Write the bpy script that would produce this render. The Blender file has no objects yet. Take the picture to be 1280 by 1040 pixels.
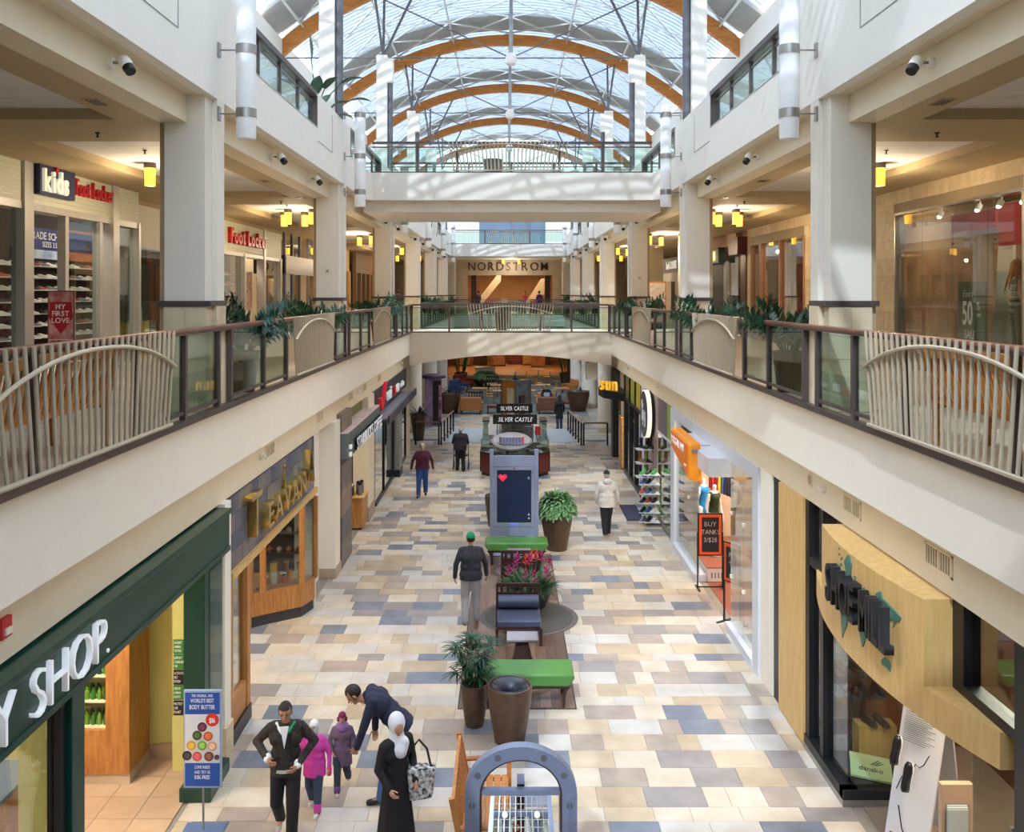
import bpy, bmesh, math, random
from mathutils import Vector, Matrix, Euler
random.seed(7)
R = random.Random(11)
sc = bpy.context.scene
COL = sc.collection
PI = math.pi
# ------------------------------------------------------------------ camera, sky, sun, exposure
cam = bpy.data.cameras.new('camera'); cam_o = bpy.data.objects.new('camera', cam); COL.objects.link(cam_o)
cam_o.location = (-0.14, 0.0, 6.4); cam_o.rotation_euler = (PI/2, 0, 0)
cam.sensor_width = 36.0; cam.lens = 36.0*1115/1280; cam.shift_x = 0.0051; cam.shift_y = -0.1195
cam.clip_start = 0.05; cam.clip_end = 400
sc.camera = cam_o
w = bpy.data.worlds.new('sky'); sc.world = w; w.use_nodes = True
bg = w.node_tree.nodes['Background']; bg.inputs[0].default_value = (0.92, 0.955, 1.0, 1); bg.inputs[1].default_value = 2.0
sun = bpy.data.lights.new('sun', 'SUN'); sun.energy = 10.0; sun.angle = math.radians(0.6); sun.color = (1.0, 0.95, 0.86)
sun_o = bpy.data.objects.new('sun', sun); COL.objects.link(sun_o); sun_o.location = (-20, -20, 40)
sun_o.rotation_euler = Vector((0.25, 0.68, -0.69)).to_track_quat('-Z', 'Y').to_euler()
sc.view_settings.view_transform = 'Standard'; sc.view_settings.look = 'None'
sc.view_settings.exposure = 0.82; sc.view_settings.gamma = 1.0; sc.view_settings.use_curve_mapping = False

def area_light(name, loc, sx, sy, energy, col=(1, .82, .6), rot=(0, 0, 0)):
    l = bpy.data.lights.new(name, 'AREA'); l.shape = 'RECTANGLE'; l.size = sx; l.size_y = sy; l.energy = energy; l.color = col
    o = bpy.data.objects.new(name, l); COL.objects.link(o); o.location = loc; o.rotation_euler = rot
    return o
def spot_light(name, loc, d, energy, col=(1, .96, .92), ang=95):
    l = bpy.data.lights.new(name, 'SPOT'); l.energy = energy; l.color = col; l.spot_size = math.radians(ang); l.spot_blend = .7; l.shadow_soft_size = .07
    o = bpy.data.objects.new(name, l); COL.objects.link(o); o.location = loc; o.rotation_euler = Vector(d).to_track_quat('-Z', 'Y').to_euler()
    return o
def point_light(name, loc, energy, col=(1, .8, .54), r=.06):
    l = bpy.data.lights.new(name, 'POINT'); l.energy = energy; l.color = col; l.shadow_soft_size = r
    o = bpy.data.objects.new(name, l); COL.objects.link(o); o.location = loc
    return o

# ------------------------------------------------------------------ materials
def lin(c):
    c = c/255.0
    return c/12.92 if c <= .04045 else ((c+.055)/1.055)**2.4
def rgb(r, g, b): return (lin(r), lin(g), lin(b), 1)
MATS = {}
def mat(name, c, rough=.6, metal=0, var=.06, scale=6.0, bump=0, stretch=None, emit=0, spec=.5, c2=None, detail=4):
    """procedural surface: noise between two close tones, optional fine relief"""
    if name in MATS: return MATS[name]
    m = bpy.data.materials.new(name); m.use_nodes = True; nt = m.node_tree; b = nt.nodes['Principled BSDF']
    b.inputs['Roughness'].default_value = rough; b.inputs['Metallic'].default_value = metal
    b.inputs['Specular IOR Level'].default_value = spec
    c1 = rgb(*c)
    if c2: ca, cb = c1, rgb(*c2)
    else:
        ca = tuple(min(1, x*(1+var)) for x in c1[:3])+(1,); cb = tuple(x*(1-var) for x in c1[:3])+(1,)
    if var > 0 or c2:
        ge = nt.nodes.new('ShaderNodeNewGeometry'); mp = nt.nodes.new('ShaderNodeMapping')
        nt.links.new(ge.outputs['Position'], mp.inputs['Vector'])
        if stretch: mp.inputs['Scale'].default_value = stretch
        no = nt.nodes.new('ShaderNodeTexNoise'); no.inputs['Scale'].default_value = scale; no.inputs['Detail'].default_value = detail
        nt.links.new(mp.outputs[0], no.inputs['Vector'])
        rp = nt.nodes.new('ShaderNodeValToRGB'); rp.color_ramp.elements[0].position = .32; rp.color_ramp.elements[1].position = .68
        rp.color_ramp.elements[0].color = cb; rp.color_ramp.elements[1].color = ca
        nt.links.new(no.outputs['Fac'], rp.inputs[0]); nt.links.new(rp.outputs[0], b.inputs['Base Color'])
        if bump:
            bp = nt.nodes.new('ShaderNodeBump'); bp.inputs['Strength'].default_value = bump; bp.inputs['Distance'].default_value = .02
            nt.links.new(no.outputs['Fac'], bp.inputs['Height']); nt.links.new(bp.outputs[0], b.inputs['Normal'])
    else: b.inputs['Base Color'].default_value = c1
    if emit:
        b.inputs['Emission Color'].default_value = c1; b.inputs['Emission Strength'].default_value = emit
    m.diffuse_color = c1
    MATS[name] = m; return m
def glass(name, tint=(225, 240, 235), refl=1.0, rough=0.0):
    """thin pane: see-through with Fresnel reflection"""
    if name in MATS: return MATS[name]
    m = bpy.data.materials.new(name); m.use_nodes = True; nt = m.node_tree; nt.nodes.remove(nt.nodes['Principled BSDF'])
    out = nt.nodes['Material Output']; tr = nt.nodes.new('ShaderNodeBsdfTransparent'); tr.inputs[0].default_value = rgb(*tint)
    gl = nt.nodes.new('ShaderNodeBsdfGlossy'); gl.inputs['Roughness'].default_value = rough
    lw = nt.nodes.new('ShaderNodeLayerWeight'); pw_ = nt.nodes.new('ShaderNodeMath'); pw_.operation = 'POWER'; pw_.inputs[1].default_value = 5
    mu = nt.nodes.new('ShaderNodeMath'); mu.operation = 'MULTIPLY_ADD'; mu.inputs[1].default_value = .9*refl; mu.inputs[2].default_value = .035*refl; mu.use_clamp = True
    mx = nt.nodes.new('ShaderNodeMixShader')
    nt.links.new(lw.outputs['Facing'], pw_.inputs[0]); nt.links.new(pw_.outputs[0], mu.inputs[0]); nt.links.new(mu.outputs[0], mx.inputs[0])
    nt.links.new(tr.outputs[0], mx.inputs[1]); nt.links.new(gl.outputs[0], mx.inputs[2]); nt.links.new(mx.outputs[0], out.inputs[0])
    MATS[name] = m; return m
def frosted(name, tint, clear=.5):
    if name in MATS: return MATS[name]
    m = bpy.data.materials.new(name); m.use_nodes = True; nt = m.node_tree; nt.nodes.remove(nt.nodes['Principled BSDF'])
    out = nt.nodes['Material Output']; tr = nt.nodes.new('ShaderNodeBsdfTransparent'); tr.inputs[0].default_value = rgb(*tint)
    tl = nt.nodes.new('ShaderNodeBsdfTranslucent'); tl.inputs[0].default_value = rgb(*tint)
    ge = nt.nodes.new('ShaderNodeNewGeometry'); mp = nt.nodes.new('ShaderNodeMapping'); mp.inputs['Scale'].default_value = (.5, 9, .5)
    no = nt.nodes.new('ShaderNodeTexNoise'); no.inputs['Scale'].default_value = 1.0
    rp = nt.nodes.new('ShaderNodeMapRange'); rp.inputs[3].default_value = 1-clear-.15; rp.inputs[4].default_value = 1-clear+.15
    mx = nt.nodes.new('ShaderNodeMixShader')
    nt.links.new(ge.outputs['Position'], mp.inputs[0]); nt.links.new(mp.outputs[0], no.inputs['Vector']); nt.links.new(no.outputs['Fac'], rp.inputs[0])
    nt.links.new(rp.outputs[0], mx.inputs[0]); nt.links.new(tr.outputs[0], mx.inputs[1]); nt.links.new(tl.outputs[0], mx.inputs[2])
    nt.links.new(mx.outputs[0], out.inputs[0]); MATS[name] = m; return m

CREAM = mat('painted_plaster', (239, 229, 212), .75, var=.015, scale=3)
WHITE = mat('white_paint', (243, 236, 224), .65, var=.015, scale=3)
BEIGE = mat('beige_paint', (232, 218, 190), .7, var=.02, scale=3)
SOFFIT = mat('tan_soffit', (186, 164, 126), .7, var=.03, scale=3)
GREYPANEL = mat('grey_ceiling_panel', (226, 220, 216), .7, var=.03, scale=4)
BROWN = mat('bronze_metal', (92, 80, 76), .4, .3, var=.05, scale=8)
RAILWOOD = mat('rail_wood', (128, 84, 66), .35, var=.15, scale=5, stretch=(8, .6, 8))
BARTAN = mat('champagne_metal', (180, 165, 140), .4, .1, var=.03, scale=9)
STEEL = mat('brushed_steel', (160, 156, 150), .3, .8, var=.05, scale=20, stretch=(1, 1, 12))
GREYSTEEL = mat('grey_painted_steel', (150, 150, 148), .5, .2, var=.04)
DARKSTEEL = mat('dark_steel', (112, 112, 114), .45, .4, var=.05)
BLACK = mat('black_metal', (24, 24, 27), .4, .1, var=.1)
GLULAM = mat('glulam_timber', (222, 148, 72), .5, var=.0, c2=(194, 118, 52), scale=3, stretch=(1, 1, 7), bump=.05)
OAK = mat('oak', (196, 138, 76), .45, c2=(166, 108, 54), scale=4, stretch=(6, 6, .8), bump=.05)
MAPLE = mat('maple_veneer', (222, 182, 118), .45, c2=(208, 166, 100), scale=3, stretch=(5, 5, .6))
BENCHWOOD = mat('bench_teak', (204, 138, 72), .45, c2=(180, 112, 54), scale=5, stretch=(1, 7, 7))
ESPRESSO = mat('espresso_wood', (62, 38, 32), .35, var=.2, scale=6)
STONEBASE = mat('limestone', (222, 204, 172), .5, c2=(206, 186, 150), scale=5, bump=.03)
GLASS = glass('clear_glass', (242, 248, 246))
GLASSG = glass('greenish_glass', (234, 246, 242))
SHOPGLASS = glass('shop_glass', (236, 242, 240), 1.9)
ROOFGLASS = frosted('roof_glazing', (208, 219, 233), .5)
GREEN = mat('dark_green_enamel', (9, 60, 47), .3, var=.08)
GROUT = mat('grout', (150, 140, 128), .8, var=.05)
LETTERW = mat('white_acrylic', (250, 250, 250), .4, var=0, emit=.12)
PRINTW = mat('white_print', (245, 245, 245), .5, var=0)
PRINTK = mat('black_print', (26, 24, 26), .5, var=0)
RED = mat('red_acrylic', (196, 22, 40), .35, var=.03)
SOIL = mat('soil', (52, 38, 28), .9, var=.3, scale=30)
LEAF = mat('leaf_green', (58, 104, 52), .45, c2=(36, 76, 36), scale=7)
LEAFD = mat('leaf_dark_green', (44, 88, 60), .35, c2=(28, 62, 44), scale=7)
LEAFL = mat('leaf_light_green', (150, 186, 130), .45, c2=(64, 116, 60), scale=16)
POTBROWN = mat('bronze_pot', (96, 70, 52), .35, .15, c2=(78, 56, 42), scale=10)
SKIN = mat('skin', (204, 152, 124), .5, var=.04)
SKIN2 = mat('skin_tan', (192, 138, 108), .5, var=.04)
LAMPW = mat('lamp_warm', (255, 196, 70), .5, var=0, emit=1.1)

# ------------------------------------------------------------------ mesh building
class MB:
    def __init__(s): s.v = []; s.f = []; s.m = []; s.cur = 0
    def add(s, vs, fs):
        b = len(s.v); s.v += [tuple(p) for p in vs]
        for f in fs: s.f.append([b+i for i in f]); s.m.append(s.cur)
        return s
    def box(s, x0, x1, y0, y1, z0, z1):
        x0, x1 = min(x0, x1), max(x0, x1); y0, y1 = min(y0, y1), max(y0, y1); z0, z1 = min(z0, z1), max(z0, z1)
        return s.add([(x0,y0,z0),(x1,y0,z0),(x1,y1,z0),(x0,y1,z0),(x0,y0,z1),(x1,y0,z1),(x1,y1,z1),(x0,y1,z1)],
                     [(0,3,2,1),(4,5,6,7),(0,1,5,4),(1,2,6,5),(2,3,7,6),(3,0,4,7)])
    def obox(s, c, size, rot=None):
        hx, hy, hz = size[0]/2, size[1]/2, size[2]/2; c = Vector(c)
        m = rot if rot is not None else Matrix.Identity(3)
        vs = [c+m@Vector(p) for p in [(-hx,-hy,-hz),(hx,-hy,-hz),(hx,hy,-hz),(-hx,hy,-hz),(-hx,-hy,hz),(hx,-hy,hz),(hx,hy,hz),(-hx,hy,hz)]]
        return s.add(vs, [(0,3,2,1),(4,5,6,7),(0,1,5,4),(1,2,6,5),(2,3,7,6),(3,0,4,7)])
    def bar(s, a, b, w, h=None, up=(0,0,1)):
        a, b = Vector(a), Vector(b); d = b-a; L = d.length
        if L < 1e-6: return s
        y = d/L; u = Vector(up)
        if abs(y.dot(u)) > .99: u = Vector((1,0,0))
        x = y.cross(u).normalized(); z = x.cross(y)
        return s.obox((a+b)/2, (w, L, h or w), Matrix((x, y, z)).transposed())
    def tube(s, pts, r, n=8, caps=True):
        pts = [Vector(p) for p in pts]; k = len(pts); rs = r if isinstance(r, (list, tuple)) else [r]*k
        vs = []; prev = None
        for i, p in enumerate(pts):
            d = (pts[min(i+1, k-1)]-pts[max(i-1, 0)]).normalized()
            if prev is None:
                u = Vector((0,0,1)) if abs(d.z) < .9 else Vector((1,0,0)); x = d.cross(u).normalized()
            else:
                x = (prev-d*prev.dot(d)); x = x.normalized() if x.length > 1e-6 else d.orthogonal().normalized()
            prev = x; y = d.cross(x)
            for j in range(n):
                a = 2*PI*j/n; vs.append(p+(x*math.cos(a)+y*math.sin(a))*rs[i])
        fs = []
        for i in range(k-1):
            for j in range(n): fs.append((i*n+j, i*n+(j+1)%n, (i+1)*n+(j+1)%n, (i+1)*n+j))
        if caps: fs += [tuple(range(n-1, -1, -1)), tuple((k-1)*n+j for j in range(n))]
        return s.add(vs, fs)
    def lathe(s, prof, c=(0,0,0), n=20, sx=1, sy=1, close=True):
        vs = []; k = len(prof)
        for r, z in prof:
            for j in range(n):
                a = 2*PI*j/n; vs.append((c[0]+r*math.cos(a)*sx, c[1]+r*math.sin(a)*sy, c[2]+z))
        fs = []
        for i in range(k-1):
            for j in range(n): fs.append((i*n+j, i*n+(j+1)%n, (i+1)*n+(j+1)%n, (i+1)*n+j))
        if close: fs += [tuple(range(n-1, -1, -1)), tuple((k-1)*n+j for j in range(n))]
        return s.add(vs, fs)
    def prism(s, poly, axis, a, b):
        n = len(poly)
        def p(q, t): return {'x': (t, q[0], q[1]), 'y': (q[0], t, q[1]), 'z': (q[0], q[1], t)}[axis]
        vs = [p(q, a) for q in poly]+[p(q, b) for q in poly]
        fs = [tuple(range(n-1, -1, -1)), tuple(range(n, 2*n))]+[(i, (i+1)%n, n+(i+1)%n, n+i) for i in range(n)]
        return s.add(vs, fs)
    def quad(s, *p): return s.add(p, [tuple(range(len(p)))])
    def ell(s, c, r, n=12, m=8, rot=None):
        vs = []; c = Vector(c); mt = rot if rot is not None else Matrix.Identity(3)
        for i in range(1, m):
            t = PI*i/m
            for j in range(n):
                a = 2*PI*j/n; vs.append(c+mt@Vector((r[0]*math.sin(t)*math.cos(a), r[1]*math.sin(t)*math.sin(a), -r[2]*math.cos(t))))
        vs += [c+mt@Vector((0,0,-r[2])), c+mt@Vector((0,0,r[2]))]; B = (m-1)*n; fs = []
        for i in range(m-2):
            for j in range(n): fs.append((i*n+j, i*n+(j+1)%n, (i+1)*n+(j+1)%n, (i+1)*n+j))
        for j in range(n): fs.append((B, (j+1)%n, j)); fs.append((B+1, (m-2)*n+j, (m-2)*n+(j+1)%n))
        return s.add(vs, fs)
    def cap(s, a, b, ra, rb=None, n=10):
        """tapered capsule with round ends"""
        a, b = Vector(a), Vector(b); rb = rb or ra; d = b-a
        if d.length < 1e-5: return s.ell(a, (ra,)*3, n, 6)
        d.normalize(); pts = []; rs = []
        for t in (-89, -50, -20): pts.append(a+d*ra*math.sin(math.radians(t))); rs.append(ra*math.cos(math.radians(t)))
        for t in (20, 50, 89): pts.append(b+d*rb*math.sin(math.radians(t))); rs.append(rb*math.cos(math.radians(t)))
        return s.tube(pts, rs, n)
    def mesh(s, name):
        me = bpy.data.meshes.new(name); me.from_pydata(s.v, [], s.f); me.update(); return me
    def build(s, name, m, parent=None, smooth=False, w=True, bevel=0, fixn=True):
        me = s.mesh(name)
        if fixn:
            bm = bmesh.new(); bm.from_mesh(me); bmesh.ops.recalc_face_normals(bm, faces=bm.faces); bm.to_mesh(me); bm.free()
        for mm in (m if isinstance(m, (list, tuple)) else [m]): me.materials.append(mm)
        if isinstance(m, (list, tuple)):
            for i, p in enumerate(me.polygons): p.material_index = s.m[i]
        if smooth:
            me.polygons.foreach_set('use_smooth', [True]*len(me.polygons))
            if smooth is not True:
                try: me.set_sharp_from_angle(angle=math.radians(smooth))
                except Exception: pass
        return link(me, name, parent, w, bevel)
WM = {}
def link(me, name, parent=None, w=True, bevel=0):
    o = bpy.data.objects.new(name, me); COL.objects.link(o)
    if parent is not None:
        o.parent = parent
        if w: o.matrix_parent_inverse = WM[parent.name].inverted(); WM[o.name] = Matrix.Identity(4)
        else: WM[o.name] = WM[parent.name]
    else: WM[o.name] = Matrix.Identity(4)
    if bevel:
        b = o.modifiers.new('bevel', 'BEVEL'); b.width = bevel; b.segments = 2; b.limit_method = 'ANGLE'
    return o
def tag(o, label, cat, group=None, kind=None):
    o['label'] = label; o['category'] = cat
    if group: o['group'] = group
    if kind: o['kind'] = kind
    return o
def thing(name, label, cat, loc=(0,0,0), rz=0, group=None, kind=None):
    o = bpy.data.objects.new(name, None); COL.objects.link(o); o.location = loc; o.rotation_euler = (0,0,rz)
    o.empty_display_size = .2
    WM[o.name] = Matrix.Translation(Vector(loc)) @ Matrix.Rotation(rz, 4, 'Z')
    return tag(o, label, cat, group, kind)
def struct(name, mb, m, label, cat, bevel=0, smooth=False):
    o = mb.build(name, m, None, smooth, True, bevel); return tag(o, label, cat, None, 'structure')
def inst(src, name, parent, loc, rot=(0,0,0), scale=(1,1,1), material=None):
    """share mesh data of alike pieces; loc in world when the parent is unrotated"""
    o = bpy.data.objects.new(name, src); COL.objects.link(o)
    if parent is not None:
        o.parent = parent; o.matrix_parent_inverse = WM[parent.name].inverted()
    WM[o.name] = Matrix.Translation(Vector(loc)) @ Euler(rot).to_matrix().to_4x4()
    o.location = loc; o.rotation_euler = rot; o.scale = scale
    return o
def copy_tree(o, loc=None, rz=None, label=None, group=None, parent=None):
    c = o.copy(); COL.objects.link(c); WM[c.name] = WM[o.name]
    if parent is not None: c.parent = parent
    if loc is not None: c.location = loc
    if rz is not None: c.rotation_euler = (0, 0, rz)
    if loc is not None or rz is not None: WM[c.name] = Matrix.Translation(c.location) @ Matrix.Rotation(c.rotation_euler[2], 4, 'Z')
    if label: c['label'] = label
    if group: c['group'] = group
    for ch in list(o.children): copy_tree(ch, parent=c)
    return c
ORD = ['first', 'second', 'third', 'fourth', 'fifth', 'sixth', 'seventh', 'eighth', 'ninth', 'tenth', 'eleventh', 'twelfth']
ORDX = ORD+['thirteenth', 'fourteenth', 'fifteenth', 'sixteenth']
SIDE = {-1: 'left', 1: 'right'}
# ------------------------------------------------------------------ lettering
_glyph = {}
def glyph(ch, ex, off):
    key = (ch, round(ex, 4), round(off, 4))
    if key in _glyph: return _glyph[key]
    cu = bpy.data.curves.new('glyph', 'FONT'); cu.body = ch; cu.size = 1.0; cu.extrude = ex; cu.offset = off; cu.resolution_u = 3
    to = bpy.data.objects.new('glyph', cu); me = bpy.data.meshes.new_from_object(to)
    bpy.data.objects.remove(to); bpy.data.curves.remove(cu)
    xs = [v.co.x for v in me.vertices] or [0, .25]
    _glyph[key] = (me, min(xs), max(xs)); return _glyph[key]
def letters(parent, text, h, org, right, m, depth=.05, off=0.0, gap=.10, anchor='l', up=(0,0,1), split=True, name='letter', stretch=1.0, slant=0):
    """text of cap height h; org = baseline start/centre/end, 'right' = reading direction, normal = right x up"""
    s = h/.70; r = Vector(right).normalized(); u = Vector(up).normalized(); n = r.cross(u)
    items = []; x = 0
    for ch in text:
        if ch == ' ': x += .34; continue
        me, a, b = glyph(ch, depth/2/s, off); items.append((me, x-a)); x += (b-a)+gap
    tot = (x-gap)*s*stretch; sh = {'l': 0, 'c': -tot/2, 'r': -tot}[anchor]
    o0 = Vector(org); out = []
    rot = Matrix((r*stretch, u+r*slant, n)).transposed().to_4x4()
    def place(px): return Matrix.Translation(o0+r*(sh+px*s*stretch)+n*depth/2) @ rot @ Matrix.Scale(s, 4)
    if split:
        for me, px in items:
            mm = me.copy(); mm.transform(place(px)); mm.materials.clear(); mm.materials.append(m); out.append(link(mm, name, parent))
    elif items:
        bm = bmesh.new()
        for me, px in items:
            t = me.copy(); t.transform(place(px)); bm.from_mesh(t); bpy.data.meshes.remove(t)
        me = bpy.data.meshes.new(name); bm.to_mesh(me); bm.free(); me.materials.append(m); out.append(link(me, name, parent))
    return out
# ================================================================== STRUCTURE
BAY = 8.92
YC = [11.2+BAY*k for k in range(-2, 7)]          # near faces of the column rows
W = 3.86                                          # half width of the open well
F2, F3 = 4.9, 9.62
Y0, Y1 = -26.0, 66.0
# ---- ground floor slab and stone tiles
b = MB(); b.box(-12.6, 12.6, Y0, 92, -.4, -.010)
floor = struct('floor', b, GROUT, 'stone tiled ground floor of the shopping mall', 'floor')
TC = [((218,206,188),(202,186,162),28), ((210,204,196),(194,186,176),22), ((184,168,154),(162,146,132),20), ((200,180,152),(180,158,130),9),
      ((134,140,152),(112,118,130),12), ((164,156,152),(144,136,132),12), ((212,194,166),(194,172,142),10)]
TM = [mat('floor_stone_%s' % 'abcdefg'[i], a, .28, c2=c, scale=2.6, detail=6, spec=.45) for i, (a, c, _) in enumerate(TC)]
TWGT = [t[2] for t in TC]
def tile_mesh(wx, wy, mi):
    mb = MB(); g = .003; e = .004
    x, y = wx/2-g, wy/2-g
    mb.add([(-x,-y,-.012),(x,-y,-.012),(x,y,-.012),(-x,y,-.012),(-x,-y,-.002),(x,-y,-.002),(x,y,-.002),(-x,y,-.002),(-x+e,-y+e,0),(x-e,-y+e,0),(x-e,y-e,0),(-x+e,y-e,0)],
           [(0,1,5,4),(1,2,6,5),(2,3,7,6),(3,0,4,7),(4,5,9,8),(5,6,10,9),(6,7,11,10),(7,4,8,11),(8,9,10,11)])
    me = mb.mesh('tile'); me.materials.append(TM[mi]); return me
tcache = {}
tiles = []
y = 9.9
HOLE = (-.88, .92, 13.75, 21.9)                  # the timber strip under the seats
while y < 47.2:
    h = R.choice([.30, .46, .46, .46, .36]); XA = -6.4 if 12.75 < y < 18.2 else -4.14; x = XA-R.random()*.3
    last = -1
    while x < 4.14:
        wd = R.choice([.46, .61, .61, .76, .30, .61]) if h > .4 else R.choice([.46, .61, .76, .61])
        mi = R.choices(range(7), TWGT)[0]
        if mi == last and mi in (2, 4, 5): mi = R.choices(range(7), TWGT)[0]
        last = mi
        a, c = max(x, XA), min(x+wd, 4.14)
        if c-a > .05: tiles.append((a, c, y, y+h, mi))
        x += wd
    y += h
def in_hole(t):
    return t[1] > HOLE[0] and t[0] < HOLE[1] and t[3] > HOLE[2] and t[2] < HOLE[3]
seen = [t for t in tiles]
big = seen[:300]; rest = seen[300:]
for a, c, y, y2, mi in big:
    key = (round(c-a, 2), round(y2-y, 2), mi)
    if key not in tcache: tcache[key] = tile_mesh(key[0], key[1], mi)
    inst(tcache[key], 'tile', floor, ((a+c)/2, (y+y2)/2, 0))
mb = MB()
for a, c, y, y2, mi in rest:
    mb.cur = mi; g = .003
    mb.add([(a+g,y+g,-.012),(c-g,y+g,-.012),(c-g,y2-g,-.012),(a+g,y2-g,-.012),(a+g,y+g,0),(c-g,y+g,0),(c-g,y2-g,0),(a+g,y2-g,0)],
           [(4,5,6,7),(0,1,5,4),(1,2,6,5),(2,3,7,6),(3,0,4,7)])
o = mb.build('tile_field', TM, floor, fixn=False); o['kind'] = 'stuff'; o['label'] = 'multi-toned stone tiles further down the concourse'
# timber strip with two round inlays
ws = MB().box(HOLE[0]-.02, HOLE[1]+.02, HOLE[2]-.02, HOLE[3]+.02, .0005, .004)
wood_strip = tag(ws.build('timber_strip', ESPRESSO), 'brown timber plank strip laid under the central seats', 'floor strip', kind='structure')
PLK = [mat('strip_plank_%s' % 'abc'[i], c, .35, c2=d, scale=4, stretch=(7, .7, 7)) for i, (c, d) in enumerate([((142,112,92),(116,88,72)), ((122,92,76),(98,72,58)), ((160,134,116),(134,108,92))])]
npk = 10; pw = (HOLE[1]-HOLE[0])/npk
pm = {}
for i in range(npk):
    y = HOLE[2]; off = R.random()*1.2
    while y < HOLE[3]-.01:
        L = min(R.choice([1.2, 1.6, 2.0])-off, HOLE[3]-y); off = 0
        if HOLE[3]-y-L < .3: L = HOLE[3]-y
        k = (round(L, 2), R.randrange(3))
        if k not in pm:
            q = MB().box(-pw/2+.003, pw/2-.003, -L/2+.003, L/2-.003, 0, .006); me = q.mesh('plank'); me.materials.append(PLK[k[1]]); pm[k] = me
        inst(pm[k], 'plank', wood_strip, (HOLE[0]+pw*(i+.5), y+L/2, .003)); y += L
# ---- level two and three decks, fascias, beams
for s in (-1, 1):
    sd = SIDE[s]
    b = MB().box(s*(W+.25), s*12.6, Y0, Y1+4, 4.12, F2); struct('deck_'+sd, b, CREAM, 'upper walkway deck along the %s side' % sd, 'floor')
    b = MB().box(s*W, s*(W+.3), Y0, Y1, 4.07, F2-.002).box(s*(W-.012), s*W, Y0, 34.1, F2-.05, F2-.004)
    struct('fascia_'+sd, b, CREAM, 'smooth cream fascia under the %s level two railing' % sd, 'fascia')
    b = MB().box(s*4.10, s*4.40, Y0, 36.2, 3.5, 4.10); struct('beam_'+sd, b, BEIGE, 'beige bulkhead with vents above the %s ground floor shops' % sd, 'bulkhead')
    b = MB().box(s*4.10, s*4.40, 36.2, Y1, 3.75, 4.10); struct('far_beam_'+sd, b, BEIGE, 'far beige bulkhead beyond the footbridge on the %s' % sd, 'bulkhead')
    # level three parapet with glazed openings
    b = MB(); ops = [(12.3+BAY*k, 17.5+BAY*k) for k in range(-4, 6)]
    b.box(s*W, s*(W+.16), Y0, 62, 8.9, 9.68)
    yy = Y0
    for a, c in ops:
        if c > 62: break
        b.box(s*W, s*(W+.16), yy, a, 9.68, 10.34); yy = c
    b.box(s*W, s*(W+.16), yy, 62, 9.68, 10.34)
    struct('parapet_'+sd, b, WHITE, 'white level three parapet on the %s side' % sd, 'parapet')
    for k in range(-1, 5):    # raised panel frames beside each opening
        a = 17.5+BAY*k
        q = MB().box(s*(W-.006), s*(W+.01), a+.08, a+1.5, 9.40, 9.415).box(s*(W-.006), s*(W+.01), a+1.5, a+1.515, 9.40, 10.2).box(s*(W-.006), s*(W+.01), a-5.2, a+.08, 9.655, 9.67)
        q.build('panel_joint', GREYSTEEL, bpy.data.objects['parapet_'+sd])
    b = MB().box(s*(W+.16), s*12.6, Y0, Y1+4, 9.30, F3); struct('gallery_deck_'+sd, b, WHITE, 'level three gallery deck on the %s' % sd, 'floor')
    b = MB().box(s*4.16, s*4.5, Y0, Y1, 8.55, 9.3).box(s*(W+.16), s*4.18, Y0, Y1, 8.9, 8.93); struct('upper_beam_'+sd, b, BEIGE, 'cream edge beam below the %s level three parapet' % sd, 'beam')
    # walkway ceiling with recessed coffers
    b = MB().box(s*4.5, s*4.98, Y0, Y1, 8.55, 9.29).box(s*6.92, s*12.6, Y0, Y1, 8.55, 9.29)
    for y in YC: b.box(s*4.98, s*6.92, y-.2, y+1.4, 8.55, 9.29)
    b.box(s*4.98, s*6.92, Y0, Y1, 8.71, 9.29)
    cl = struct('ceiling_'+sd, b, SOFFIT, 'tan coffered ceiling above the %s upper walkway' % sd, 'ceiling')
    pk = MB().box(-.96, .96, -.30, .30, 0, .02).mesh('coffer_panel'); pk.materials.append(GREYPANEL)
    for y in YC[1:6]:
        n = 12; L = BAY-1.6
        for i in range(n): inst(pk, 'coffer_panel', cl, (s*5.95, y+1.4+L*(i+.5)/n, 8.685), (0,0,0), (1, L/n/.61, 1))
    # gallery back wall up to the roof
    b = MB().box(s*7.5, s*7.8, Y0, 70, F3, 14.75); struct('wall_gallery_'+sd, b, WHITE, 'tall white gallery wall below the roof on the %s' % sd, 'wall')
    # ground floor ceilings over the shops, shop back walls, level two shop backs
    b = MB().box(s*4.40, s*12.5, Y0, 36.2, 3.5, 3.62); struct('shop_ceiling_'+sd, b, WHITE, 'ceiling inside the %s ground floor shops' % sd, 'ceiling')
    b = MB().box(s*8.6, s*8.75, Y0, 36.2, 0, 3.5); struct('wall_shop_back_'+sd, b, mat('shop_wall_tan', (196, 176, 146)), 'back wall of the %s ground floor shops' % sd, 'wall')
    b = MB().box(s*11.6, s*11.75, Y0, Y1, F2, 8.65); struct('wall_upper_shop_back_'+sd, b, mat('shop_wall_dark', (120, 100, 84)), 'back wall of the %s upper shops' % sd, 'wall')
    b = MB().box(s*12.5, s*12.7, Y0, 92, -.4, 14); struct('wall_outer_'+sd, b, CREAM, 'outer wall on the %s side' % sd, 'wall')
# floor of the upper walkways
for s in (-1, 1):
    b = MB().box(s*(W+.02), s*8.0, Y0, Y1+4, F2-.001, F2+.006)
    struct('walkway_floor_'+SIDE[s], b, mat('walkway_stone', (206, 190, 164), .35, c2=(180, 160, 134), scale=1.6), 'stone floor of the %s upper walkway' % SIDE[s], 'floor')
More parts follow.
